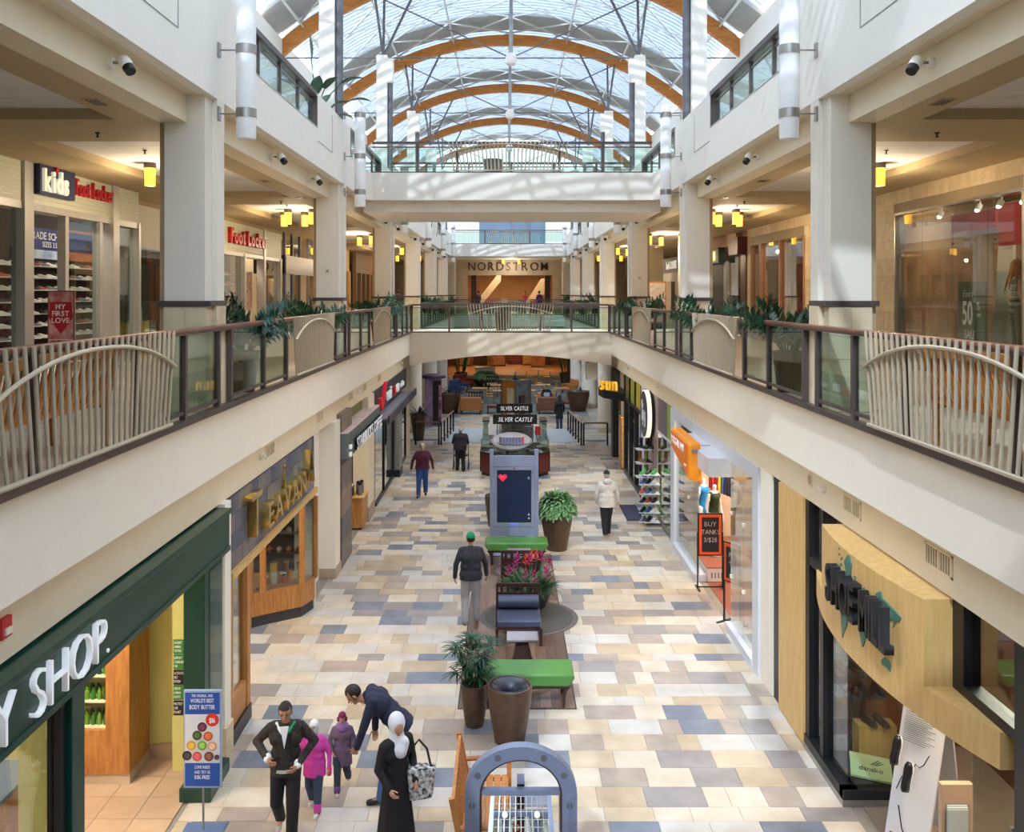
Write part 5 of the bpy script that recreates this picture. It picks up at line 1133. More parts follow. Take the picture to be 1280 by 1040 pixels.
MB().box(-7.98, -7.84, 14.72, 15.92, 8.05, 8.55).build('navy_box', mat('navy_box', (42, 52, 90), .4), t, bevel=.01)
CRM = mat('cream_letter', (244, 236, 212), .4, var=0, emit=.25)
letters(t, 'kids', .36, (-7.84, 14.78, 8.12), (0, 1, 0), CRM, .05, .03, .09, stretch=.88)
MB().tube([(-7.84, 15.22, 8.50), (-7.80, 15.22, 8.50)], .05, 12).build('red_dot', RED, t)
letters(t, 'Foot Locker', .30, (-7.97, 16.12, 8.19), (0, 1, 0), RED, .06, .01, .12, stretch=.62)
b = MB().box(-10.7, -10.6, 9.5, 24, F2, 8.55).box(-10.7, -8.0, 19.0, 19.1, F2, 8.55); b = MB().box(-10.7, -10.6, 9.5, 24, F2, 8.55); swl = struct('wall_kids_shop', b, mat('kids_dark', (48, 36, 40), .7, var=.1), 'dark shoe wall inside the kids shoe shop', 'wall')
for j in range(8):
    z = 5.15+.26*j
    sh = MB().box(-10.6, -10.38, 17.6, 23.6, z, z+.015).build('shoe_shelf', BLACK, None); tag(sh, '%s black shelf of the kids shop shoe wall counted from below' % ORD[j], 'shelf', 'shoe wall shelves')
    for i in range(15):
        put_shoe([0, 3, 1, 3, 0, 4, 2][(i*3+j*5) % 7], (-10.40, 18.0+.37*i, z+.015), PI/2-2.2 if (i+j) % 3 else PI/2-1.9, '%s sneaker, %s along the %s shelf of the kids shop shoe wall' % (CN[[0, 3, 1, 3, 0, 4, 2][(i*3+j*5) % 7]], ORDX[i], ORD[j]), 'sneakers on the kids shop wall', sc=1.0)
t = thing('wall_banner', 'blue banner reading GRADE SCHOOL above the kids shoe wall', 'banner', (-10.5, 20.6, 7.4)); MB().box(-10.6, -10.55, 19.0, 22.6, 7.40, 7.86).build('board', mat('banner_navy', (24, 50, 120), .5), t)
letters(t, 'GRADE SCHOOL', .16, (-10.55, 19.4, 7.62), (0, 1, 0), PRINTW, .004, .015, .08, split=False, name='lettering'); letters(t, 'SIZES 3.5-7', .12, (-10.55, 20.0, 7.45), (0, 1, 0), PRINTW, .004, .005, .08, split=False, name='lettering')
t = thing('wall_poster', 'blue and white snow poster under the kids banner', 'poster', (-10.5, 20.0, 7.0)); MB().box(-10.6, -10.56, 18.8, 21.0, 7.18, 7.38).build('print', mat('snow_print', (130, 160, 210), .5, c2=(220, 226, 236), scale=3), t); MB().box(-10.6, -10.57, 18.78, 21.02, 7.16, 7.40).build('frame', BLACK, t)
t = thing('wall_poster', 'terracotta basketball poster in the kids shop', 'poster', (-10.5, 22.3, 7.0)); MB().box(-10.6, -10.56, 21.2, 23.4, 7.18, 7.92).build('print', mat('terracotta_print', (196, 120, 96), .5, c2=(170, 100, 84), scale=2), t); MB().tube([(-10.56, 22.2, 7.55), (-10.55, 22.2, 7.55)], .10, 16).build('ball', mat('ball_orange', (220, 70, 40), .5), t)
t = thing('floor_sign', 'red MY FIRST LOVE poster stand in the kids shop entrance', 'floor sign', (-7.6, 15.0, F2)); MB().box(-7.85, -7.40, 14.98, 15.02, 5.35, 6.45).build('frame', mat('sign_wood', (110, 84, 76), .5), t); MB().tube([(-7.62, 15, F2), (-7.62, 15, 5.36)], .02, 8).build('pole', STEEL, t); MB().lathe([(.2, F2), (.2, F2+.02)], (-7.62, 15, 0), 20).build('base', STEEL, t)
MB().box(-7.83, -7.42, 14.975, 14.98, 5.37, 6.43).build('print', mat('pink_print', (226, 190, 190), .5, c2=(196, 60, 70), scale=7), t)
MB().prism([(-7.80, 6.26), (-7.45, 6.26), (-7.42, 6.0), (-7.625, 5.72), (-7.83, 6.0)], 'y', 14.965, 14.975).build('red_shield', mat('shield_red', (186, 20, 44), .5, var=0), t)
for i, tx in enumerate(('MY', 'FIRST', 'LOVE')): letters(t, tx, .085, (-7.625, 14.965, 6.14-.115*i), (1, 0, 0), PRINTW, .003, .015, .06, 'c', split=False, name='lettering')
t = thing('wall_poster', 'small photo print low on the red poster stand', 'poster', (-7.6, 14.96, 5.4)); MB().box(-7.82, -7.44, 14.962, 14.972, 5.40, 5.62).build('print', mat('photo_print', (214, 170, 150), .5, c2=(120, 40, 50), scale=12), t); MB().box(-7.83, -7.43, 14.964, 14.974, 5.39, 5.63).build('border', PRINTW, t)
# recessed lattice shop
t = thing('shopfront', 'recessed shopfront with a white lattice panel beside the kids shop', 'shopfront', (-8.6, 20.6, F2))
MB().box(-8.7, -8.6, 19.1, 23.6, 7.45, 8.45).build('lattice_board', mat('lattice', (228, 226, 214), .6, var=.03, scale=40), t); MB().box(-8.72, -8.58, 19.1, 19.4, F2, 7.45).build('post', ALU, t); MB().box(-8.72, -8.58, 22.3, 22.5, F2, 7.45).build('post', ALU, t)
MB().box(-8.66, -8.645, 19.4, 22.3, F2+.1, 7.45).build('pane', SHOPGLASS, t); MB().box(-8.74, -8.56, 19.1, 23.6, 8.45, 8.55).build('head', SOFFIT, t)
t = thing('window_poster', 'dark green poster with a giant pale sneaker in the window', 'poster', (-8.8, 20.9, 5.6)); MB().box(-8.86, -8.82, 20.0, 21.6, 5.5, 7.1).build('print', mat('dark_green_print', (44, 56, 48), .5, var=.2), t)
q = MB(); 
for k in range(8): a = k/7; q.cap((-8.80, 20.6+.3*math.sin(a*2.2), 6.7-.95*a), (-8.80, 20.6+.3*math.sin(a*2.2)+.02, 6.6-.95*a), .06+.08*a)
me = blob(q, .03, 1); me.materials.append(mat('giant_shoe', (206, 204, 210), .5, var=.1)); link(me, 'shoe_image', t)
t = thing('display_box', 'yellow display box behind the lattice shop window', 'box', (-8.9, 20.6, F2)); MB().box(-9.2, -8.8, 19.9, 21.6, F2, 5.75).build('box', mat('display_yellow', (224, 190, 30), .5), t)
# second foot locker
t = thing('shopfront', 'shoe shopfront with red letters on a pale board, second on the left walkway', 'shopfront', (-8, 27.6, F2))
for y0, y1 in ((23.7, 25.0), (25.02, 28.8), (28.95, 31.0)): louvre(t, -1, y0, y1, 7.60, 8.45, -7.98)
MB().box(-8.1, -7.96, 23.6, 31.0, 8.45, 8.55).build('head', SOFFIT, t)
letters(t, 'Foot Locker', .42, (-7.97, 25.05, 7.85), (0, 1, 0), RED, .10, .03, .12, stretch=1.02)
MB().box(-8.2, -7.95, 28.75, 28.95, F2, 8.5).build('post', ALU, t); MB().box(-8.2, -7.95, 30.8, 31.05, F2, 7.6).build('post', ALU, t); MB().box(-8.2, -7.95, 26.6, 26.75, F2, 7.6).build('post', ALU, t); MB().box(-8.3, -7.97, 23.6, 31.0, 7.50, 7.60).build('soffit', ALU, t)
for y0, y1 in ((23.7, 26.6), (28.95, 30.8)): MB().box(-8.08, -8.066, y0, y1, F2+.1, 7.5).build('pane', SHOPGLASS, t)
b = MB().box(-9.9, -9.8, 24.2, 31.2, F2, 8.6); struct('wall_shoe_orange', b, mat('shoe_wall_brown', (70, 44, 34), .7, c2=(140, 70, 30), scale=3), 'brown shoe wall inside the second left shoe shop', 'wall')
for j in range(6):
    z = 5.3+.34*j; sh = MB().box(-9.8, -9.55, 25, 31, z, z+.02).build('shoe_shelf', BLACK); tag(sh, '%s dark shelf of the brown shoe wall counted from below' % ORD[j], 'shelf', 'brown shoe wall shelves')
    for i in range(14): put_shoe([7, 0, 7, 2, 3, 1][(i*5+j) % 6], (-9.58, 25.3+.4*i, z+.02), PI/2-2.0, '%s sneaker, %s along the %s shelf of the brown shoe wall' % (CN[[7, 0, 7, 2, 3, 1][(i*5+j) % 6]], ORDX[i], ORD[j]), 'sneakers on the brown shoe wall', sc=1.3)
t = thing('window_banner', 'cream price banner standing in the second shoe shop window', 'banner', (-8.3, 28.4, F2)); MB().box(-8.35, -8.3, 28.0, 28.6, 5.9, 7.1).build('print', mat('cream_banner', (226, 206, 176), .5, c2=(190, 120, 90), scale=8), t); MB().tube([(-8.33, 28.3, F2), (-8.33, 28.3, 5.9)], .02, 6).build('pole', STEEL, t)
# black canopy shop with bridal window
t = thing('shopfront', 'glass shopfront under a black and grey band past the second shoe shop', 'shopfront', (-7.9, 34, F2))
MB().box(-9.0, -7.9, 31.2, 31.3, 7.1, 7.75).build('end_band', BLACK, t); MB().box(-8.0, -7.88, 31.3, 37.5, 7.1, 7.75).build('band', mat('grey_band', (140, 132, 124), .4, .3), t)
for y in (31.3, 32.4, 33.6, 35.0, 36.3): MB().box(-8.0, -7.9, y-.05, y+.05, F2, 8.55).build('mullion', DARKSTEEL, t)
for y0, y1 in ((31.35, 32.35), (32.45, 33.55), (35.05, 36.25)): MB().box(-7.96, -7.945, y0, y1, F2+.05, 7.1).build('pane', SHOPGLASS, t); MB().box(-7.96, -7.945, y0, y1, 7.75, 8.55).build('upper_pane', SHOPGLASS, t)
b = MB().box(-10.1, -10.0, 31.2, 37.5, F2, 8.55).box(-10, -8, 37.5, 37.6, F2, 8.55); struct('wall_bridal', b, mat('beige_inner', (196, 174, 140), .7), 'beige inner wall of the glass shop', 'wall')
t = thing('dress_form', 'pale pink gown on a dress form in the shop window', 'dress form', (-8.6, 31.9, F2)); MB().lathe([(.55, .0), (.42, .4), (.22, .85), (.13, 1.05), (.17, 1.3), (.10, 1.45), (.05, 1.5)], (-8.6, 31.9, F2+.05), 20).build('gown', mat('gown_pink', (236, 216, 212), .8), t, smooth=True); MB().tube([(-8.6, 31.9, F2+1.5), (-8.6, 31.9, F2+1.65)], .04, 8).build('neck', WHITE, t)
mannequin('mannequin in a white coat inside the left glass shop', -8.5, 34.6, 1.4, mat('white_coat', (232, 234, 238), .8), mat('dark_trouser', (50, 50, 56), .8), F2)
# further left fronts
for i, (y0, y1, c, lab) in enumerate(((38.5, 44.5, (206, 160, 104), 'amber panelled shopfront further along the left walkway'), (46.5, 52.5, (150, 112, 80), 'brown shopfront far along the left walkway'), (54.5, 61, (190, 160, 120), 'tan shopfront at the far left end'))):
    t = thing('shopfront', lab, 'shopfront', (-8, (y0+y1)/2, F2)); m = mat('far_front_%d' % i, c, .6, var=.06)
    MB().box(-8.2, -8.0, y0, y1, 7.5, 8.55).build('sign_board', m, t)
    for k in range(5):
        y = y0+(y1-y0)*k/4; MB().box(-8.15, -7.95, y-.15, y+.15, F2, 7.5).build('pier', m, t)
        if k < 4: MB().box(-8.06, -8.045, y+.15, y+(y1-y0)/4-.15, F2+.1, 7.5).build('pane', SHOPGLASS, t)
# ================================================================== UPPER WALKWAY, RIGHT SHOPS
openings = [(14.05, 18.75, 5.2, 8.06), (19.85, 20.75, F2, 7.45), (24.4, 29.7, 5.2, 8.0)]
b = MB()
ycuts = [8.5, 14.05, 18.75, 19.85, 20.75, 24.4, 29.7, 30.2]
for y0, y1 in zip(ycuts, ycuts[1:]):
    op = [o for o in openings if o[0] <= y0+.01 and o[1] >= y1-.01]
    if op: b.box(8.02, 8.2, y0, y1, op[0][3], 8.55)
    else: b.box(8.02, 8.2, y0, y1, F2, 8.55)
    if op and op[0][2] > F2: b.box(8.02, 8.2, y0, y1, F2, op[0][2])
wst = struct('wall_stone_shop', b, mat('stone_joint', (160, 140, 108)), 'limestone tiled shop wall along the right walkway', 'wall')
ST = [mat('limestone_%s' % 'abc'[i], c, .55, c2=d, scale=5, bump=.03) for i, (c, d) in enumerate([((226,204,166),(210,186,146)), ((218,196,158),(202,178,140)), ((232,212,176),(216,194,156))])]
sm = {}
for r_ in range(9):
    z0 = 5.25+.378*r_; y = 8.5+(.4 if r_ % 2 else 0)
    while y < 30.2:
        a, c = y+.004, min(y+.79, 30.2); y += .794
        for o in openings:                      # trim at the openings
            if o[2] < z0+.36 and z0+.02 < o[3]:
                if a < o[0] < c: c = o[0]
                if a < o[1] < c: a = o[1]
                if a >= o[0]-.01 and c <= o[1]+.01: c = a
        if c-a < .06: continue
        k = (round(c-a, 2), R.randrange(3))
        if k not in sm:
            me = MB().box(-.012, .012, -k[0]/2, k[0]/2, 0, .372).mesh('stone_tile'); me.materials.append(ST[k[1]]); sm[k] = me
        inst(sm[k], 'stone_tile', wst, (8.01, (a+c)/2, z0))
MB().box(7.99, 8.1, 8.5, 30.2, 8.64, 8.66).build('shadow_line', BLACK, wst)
t = thing('shop_window', 'large frameless window with sale board in the limestone wall', 'shop window', (8.05, 16.4, 5.2))
MB().box(8.0, 8.2, 14.0, 14.1, 5.2, 8.06).build('jamb', STEEL, t); MB().box(8.0, 8.2, 18.7, 18.78, 5.2, 8.06).build('jamb', STEEL, t); MB().box(8.0, 8.2, 14.0, 18.78, 8.03, 8.08).build('head', STEEL, t)
for i, (y0, y1) in enumerate(((14.1, 15.2), (15.21, 16.4), (16.41, 17.6), (17.61, 18.7))): MB().box(8.05, 8.065, y0, y1, 5.2, 8.04).build('pane', SHOPGLASS, t)
b = MB().box(10.0, 10.1, 9, 24, F2, 8.55); struct('wall_fashion_shop', b, mat('fashion_inner', (176, 140, 104), .7, c2=(140, 100, 70), scale=1.2), 'brown inner wall of the fashion shop', 'wall')
for i, (y0, y1, z0, z1, c, lab) in enumerate(((14.9, 16.0, 7.25, 8.0, (196, 30, 50), 'red hanging panel at the right edge of the fashion window'), (16.1, 17.7, 7.6, 7.95, (176, 40, 50), 'narrow red valance panel inside the fashion window'))):
    t = thing('hanging_banner', lab, 'panel', (8.7, (y0+y1)/2, z0)); MB().box(8.68, 8.72, y0, y1, z0, z1).build('cloth', mat('red_panel_%d' % i, c, .7), t); MB().tube([(8.7, y0, z1), (8.7, y1, z1)], .015, 6).build('rod', STEEL, t); [MB().tube([(8.7, y, z1), (8.7, y, 8.55)], .005, 5).build('wire', STEEL, t) for y in (y0+.1, y1-.1)]
b = MB().box(8.2, 9.9, 14.0, 18.8, F2, 5.18); struct('display_deck', b, mat('display_deck_tan', (190, 170, 140), .5), 'raised display deck behind the fashion window', 'platform')
t = thing('sale_board', 'grey board reading Extra 50% SALE in the fashion shop window', 'sign', (8.35, 16.25, 5.2)); MB().box(8.33, 8.37, 15.8, 16.75, 5.2, 6.62).build('board', mat('sale_grey', (104, 104, 92), .6, var=.03), t); MB().box(8.25, 8.45, 15.8, 16.75, 5.18, 5.22).build('foot', STEEL, t)
letters(t, 'Extra', .13, (8.33, 16.56, 6.34), (0, -1, 0), PRINTW, .003, -.02, .06, split=False, name='lettering', slant=.3); letters(t, '50', .42, (8.33, 16.58, 5.84), (0, -1, 0), PRINTW, .003, .02, .06, split=False, name='lettering', stretch=.62); letters(t, '%', .16, (8.33, 16.08, 6.10), (0, -1, 0), PRINTW, .003, -.01, .06, split=False, name='lettering', stretch=.8); letters(t, 'OFF', .06, (8.33, 16.08, 5.98), (0, -1, 0), PRINTW, .003, 0, .06, split=False, name='lettering'); letters(t, 'SALE', .15, (8.33, 16.50, 5.58), (0, -1, 0), PRINTW, .003, -.01, .06, split=False, name='lettering', stretch=.9)
t = thing('window_panel', 'tall white slanted backdrop in the fashion window', 'panel', (8.9, 15.4, 5.0)); MB().prism([(15.75, 4.95), (16.6, 4.95), (16.3, 7.4), (15.85, 7.4)], 'x', 8.85, 8.9).build('board', mat('backdrop_white', (226, 222, 216), .7), t)
mannequin('mannequin in a striped vest and grey trousers at the right edge', 8.55, 15.2, -1.7, mat('vest_stripe', (226, 226, 222), .8, c2=(40, 40, 50), scale=9, stretch=(.2, .2, 3)), mat('grey_trousers', (116, 116, 104), .8), 5.2, SKIN)
t = thing('wig', 'long auburn wig on the mannequin at the right edge', 'wig', (8.55, 15.2, 6.7))
q = MB().ell((8.55, 15.2, 6.86), (.11, .11, .14))
for k in range(9): a = k*.7; q.cap((8.55+.07*math.cos(a), 15.2+.07*math.sin(a), 6.88), (8.53+.2*math.cos(a), 15.2+.22*math.sin(a), 6.35), .035, .008)
me = blob(q, .02, 1); me.materials.append(mat('auburn', (150, 84, 50), .5, var=.2, scale=20)); link(me, 'hair', t)
for i, y in enumerate((14.6, 15.3, 16.0, 17.4)):
    t = thing('track_spot', '%s bright track spot inside the fashion window' % ORD[i], 'spot lamp', (8.35, y, 7.95), 0, 'fashion window spots'); MB().tube([(8.35, y, 8.0), (8.35, y, 8.55)], .012, 6).build('stem', WHITE, t); MB().tube([(8.35, y, 8.0), (8.3, y, 7.9)], .05, 10).build('head', WHITE, t); MB().ell((8.295, y, 7.89), (.04, .04, .03)).build('bulb', mat('spot_bulb', (255, 236, 200), .5, var=0, emit=6), t)
t = thing('shop_door', 'dark open doorway with a red panel in the limestone wall', 'door', (8.1, 20.3, F2)); MB().box(8.3, 8.34, 19.85, 20.75, F2, 7.45).build('door_leaf', mat('door_brown', (96, 70, 56), .5), t); MB().box(8.28, 8.3, 19.9, 20.1, F2, 7.2).build('red_panel', RED, t); MB().ell((8.27, 20.6, 5.95), (.03, .03, .03)).build('handle', BLACK, t)  # brown leaf with a plain red panel set before it
t = thing('shop_window', 'tall window with red interior farther along the limestone wall', 'shop window', (8.05, 27, 5.2))
for y in (24.4, 26.6, 28.6, 29.7): MB().box(7.98, 8.2, y-.06, y+.06, F2, 8.0).build('mullion', mat('window_wood', (170, 120, 84), .5), t)
for y0, y1 in ((24.46, 26.54), (26.66, 28.54), (28.66, 29.64)): MB().box(8.05, 8.065, y0, y1, 5.2, 8.0).build('pane', SHOPGLASS, t)
b = MB().box(9.6, 9.7, 24, 30.2, F2, 8.6); struct('wall_red_shop', b, mat('red_inner', (150, 34, 36), .7, c2=(190, 60, 50), scale=1.5), 'deep red inner wall behind the far window', 'wall')
t = thing('hanging_bag', 'gold star bag hanging in the red window', 'bag', (8.4, 25.0, 6.5)); MB().lathe([(.02, .9), (.12, .75), (.18, .3), (.15, 0)], (8.45, 25.0, 6.5), 10).build('bag', mat('gold_cloth', (206, 166, 110), .7, var=.2, scale=20), t, smooth=40); MB().tube([(8.45, 25, 7.4), (8.45, 25, 8.56)], .008, 5).build('cord', BLACK, t)
# Oregon shop and candy shop
t = thing('shopfront', 'dark shopfront with lit green box sign on the right walkway', 'shopfront', (8, 34, F2))
MB().box(7.75, 8.0, 33.2, 36.0, 7.55, 8.12).build('sign_box', mat('dark_green_box', (34, 60, 44), .4), t); MB().box(7.742, 7.75, 33.3, 35.95, 7.6, 8.08).build('sign_face', mat('sign_cream', (150, 150, 90), .5), t)
letters(t, 'OREGON', .34, (7.742, 35.9, 7.66), (0, -1, 0), mat('oregon_lit', (250, 240, 180), .4, var=0, emit=.8), .01, .03, .1, stretch=.98)
MB().box(7.7, 8.3, 30.3, 31.6, 7.75, 8.35).build('wood_box', mat('mahogany', (90, 34, 28), .4, var=.2), t); MB().box(7.98, 8.2, 31.6, 36.2, 8.12, 8.55).build('upper_board', mat('oregon_wood', (170, 116, 76), .5, var=.1, stretch=(1, 1, 6)), t)
MB().box(8.0, 8.1, 33.4, 36.0, F2, 7.55).build('dark_door', mat('dark_door', (44, 40, 36), .5, var=.2), t); MB().box(8.05, 8.065, 31.0, 33.3, F2, 7.7).build('pane', SHOPGLASS, t); MB().box(7.98, 8.15, 30.3, 31.0, F2, 7.75).build('post', mat('mahogany', (90, 34, 28)), t); MB().box(7.98, 8.15, 33.2, 33.4, F2, 7.6).build('post', ALU, t)
b = MB().box(9.4, 9.5, 30.3, 37, F2, 8.55); struct('wall_oregon', b, mat('oregon_inner', (110, 84, 60), .7, c2=(60, 50, 44), scale=2), 'brown inner wall of the souvenir shop', 'wall')
t = thing('shopfront', 'candy shopfront with a dark lettered board on the right walkway', 'shopfront', (8, 43, F2))
MB().box(7.9, 8.2, 40.5, 47.5, 7.45, 8.15).build('sign_board', mat('candy_dark', (54, 52, 50), .5), t); letters(t, "See's CANDIES", .36, (7.9, 44.9, 7.62), (0, -1, 0), LETTERW, .03, .02, .1, stretch=.75); MB().box(7.95, 8.2, 40.5, 47.5, 7.0, 7.45).build('white_band', WHITE, t)
for y in (40.5, 42.8, 45.1, 47.4): MB().box(7.95, 8.15, y-.1, y+.1, F2, 7.0).build('post', WHITE, t)
b = MB().box(9.5, 9.6, 38, 62, F2, 8.55); struct('wall_candy', b, mat('candy_inner', (120, 70, 50), .7, c2=(60, 40, 40), scale=2), 'dark brown inner wall of the candy shop', 'wall')
for i in range(5):
    t = thing('pin_light', '%s small red pin light in the candy shop' % ORD[i], 'lamp', (8.6, 41.2+1.1*i, 7.1), 0, 'candy shop pin lights'); MB().ell((8.6, 41.2+1.1*i, 6.95), (.06, .06, .06)).build('bulb', mat('pin_red', (255, 150, 130), .5, var=0, emit=4), t); MB().tube([(8.6, 41.2+1.1*i, 7.0), (8.6, 41.2+1.1*i, 8.55)], .01, 5).build('cord', BLACK, t)
for i, (y0, y1, c, lab) in enumerate(((49.5, 55, (200, 170, 130), 'tan shopfront far along the right walkway'), (56.5, 61.5, (170, 130, 100), 'brown shopfront at the far right end'))):
    t = thing('shopfront', lab, 'shopfront', (8, (y0+y1)/2, F2)); m = mat('far_front_r%d' % i, c, .6, var=.06); MB().box(8.0, 8.2, y0, y1, 7.5, 8.55).build('sign_board', m, t)
    for k in range(4): MB().box(7.95, 8.15, y0+(y1-y0)*k/3-.12, y0+(y1-y0)*k/3+.12, F2, 7.5).build('pier', m, t)
t = thing('standing_sign', 'white standing poster with orange frame on the right walkway', 'sign', (6.0, 36.5, F2)); MB().box(5.6, 6.4, 36.5, 36.55, 5.2, 6.9).build('frame', mat('orange_frame', (220, 140, 50), .5), t, bevel=.01); MB().box(5.66, 6.34, 36.49, 36.5, 5.26, 6.84).build('print', mat('white_print_pattern', (236, 226, 214), .5, c2=(220, 190, 170), scale=6), t); MB().box(5.7, 6.3, 36.4, 36.65, F2, 5.2).build('foot', BLACK, t)
for s, ys in ((-1, (16.5, 21.5, 27.5, 34.0)), (1, (15.8, 21.5, 27, 33))):
    for i, y in enumerate(ys): lamp_panel(s*9.0, y, 8.54, .6, 1.6, 34, '%s light over the %s upper shops' % (ORD[i], SIDE[s]), (1, .9, .76))
lamp_panel(0, Y1+4, 7.98, 6, 3, 260, 'light inside the far department store', (1, .78, .5))
for i, (x, y) in enumerate(((-3, 74), (3, 74), (0, 79))): lamp_panel(x, y, 3.68, 1.5, 1.5, 90, '%s light over the far ground floor shop' % ORD[i], (1, .66, .32))
# department store entrance
t = thing('store_sign', 'brown serif lettering on the far tan facade', 'sign', (0, Y1, 8.1)); letters(t, 'NORDSTROM', .60, (-.05, Y1-.02, 8.12), (1, 0, 0), mat('bronze_letter', (74, 58, 54), .4, .3), .06, .004, .22, 'c', stretch=.95)
pendant(-.4, Y1-.5, 'left small amber lamp above the store lettering', 9.0); pendant(.75, Y1-.5, 'right small amber lamp above the store lettering', 9.0); point_light('lamp_light', (.2, Y1-1.6, 8.3), 45, (1, .92, .8))
t = thing('escalator', 'slanting escalator with pale sides inside the department store', 'escalator', (0, Y1+5, F2))
for s in (-1, 1): MB().prism([(s*.9, 4.95), (s*1.6, 4.95), (s*3.0, 6.6), (s*3.0, 7.6), (s*2.6, 7.6)] if s > 0 else [(s*3.2, 4.95), (s*2.6, 4.95), (s*.6, 7.4), (s*.6, 7.9), (s*.9, 7.9)], 'y', Y1+5, Y1+5.6).build('balustrade', mat('escalator_pale', (150, 132, 110), .4), t)
for i, (x, c) in enumerate(((-2.6, (60, 40, 36)), (2.9, (40, 28, 28)))):
    t = thing('display_pier', '%s dark pier in the department store doorway' % ['left', 'right'][i], 'pier', (x, Y1+.8, F2)); MB().box(x-.2, x+.2, Y1+.6, Y1+1.0, F2, 7.9).build('shaft', mat('dark_pier_%d' % i, c), t); MB().box(x-.24, x+.24, Y1+.56, Y1+1.04, F2, 5.2).build('foot', BLACK, t)
for i, x in enumerate((-1.4, -.3, .9, 1.9)):
    t = thing('display_table', '%s merchandise table inside the department store' % ORD[i], 'table', (x, Y1+2, F2), 0, 'department store tables'); MB().box(x-.4, x+.4, Y1+1.7, Y1+2.3, F2+.7, F2+.75).build('top', OAK, t); MB().box(x-.3, x+.3, Y1+1.8, Y1+2.2, F2, F2+.7).build('base', ESPRESSO, t)
    MB().box(x-.25, x+.25, Y1+1.8, Y1+2.2, F2+.75, F2+1.0+.1*(i % 2)).build('folded_goods', mat('goods_%d' % i, [(200, 80, 60), (220, 200, 170), (90, 90, 130), (200, 150, 90)][i], .8, var=.2, scale=9), t)
# ================================================================== BENCHES BEHIND THE BAR SCREENS
def bench(name, lab, loc, rz, L=1.6, group=None):
    t = thing(name, lab, 'bench', loc, rz, group)
    def bx(nm, *a, bev=.008): return MB().box(*a).build(nm, BENCHWOOD, t, w=False, bevel=bev)
    for i in range(5): bx('seat_slat', -L/2, L/2, -.02+.095*i-.22, .06+.095*i-.22, .41, .435)
    n = int(L/.115)
    for i in range(n):
        x = -L/2+.09+(L-.18)*i/(n-1); MB().bar((x, .27, .46), (x, .345, .88), .055, .018, up=(0, 1, .2)).build('back_slat', BENCHWOOD, t, w=False)
    MB().bar((-L/2, .26, .45), (L/2, .26, .45), .03, .06).build('lower_rail', BENCHWOOD, t, w=False)
    pts = [(-L/2+L*i/10, .36, .90+.05*math.sin(PI*i/10)) for i in range(11)]
    q = MB()
    for a, c in zip(pts, pts[1:]): q.bar(a, c, .035, .09)
    q.build('top_rail', BENCHWOOD, t, w=False)
    for s in (-1, 1):
        x = s*(L/2-.03)
        MB().bar((x, .26, 0), (x, .265, .45), .055, .06).bar((x, .265, .43), (x, .375, .97), .055, .06).build('rear_leg', BENCHWOOD, t, w=False)
        MB().bar((x, -.25, 0), (x, -.25, .62), .055, .055).build('front_leg', BENCHWOOD, t, w=False)
        MB().tube([(x, .30, .64), (x, .1, .655), (x, -.12, .64), (x, -.24, .645), (x, -.31, .66), (x, -.35, .645)], [.026, .03, .03, .036, .048, .03], 10).build('arm', BENCHWOOD, t, w=False, smooth=50)
        MB().bar((x, -.22, .40), (x, .26, .40), .04, .05).build('side_rail', BENCHWOOD, t, w=False)
    return t
for s in (-1, 1):
    bench('wooden_bench', 'slatted wooden bench behind the nearest bar screen on the %s walkway' % SIDE[s], (s*4.35, 7.7, F2+.006), s*-PI/2+PI, 2.2, 'slatted wooden benches')
bench('wooden_bench', 'slatted wooden bench beside the grey arched rack on the ground floor', (-.36, 10.32, 0), PI/2, 1.5, 'slatted wooden benches')
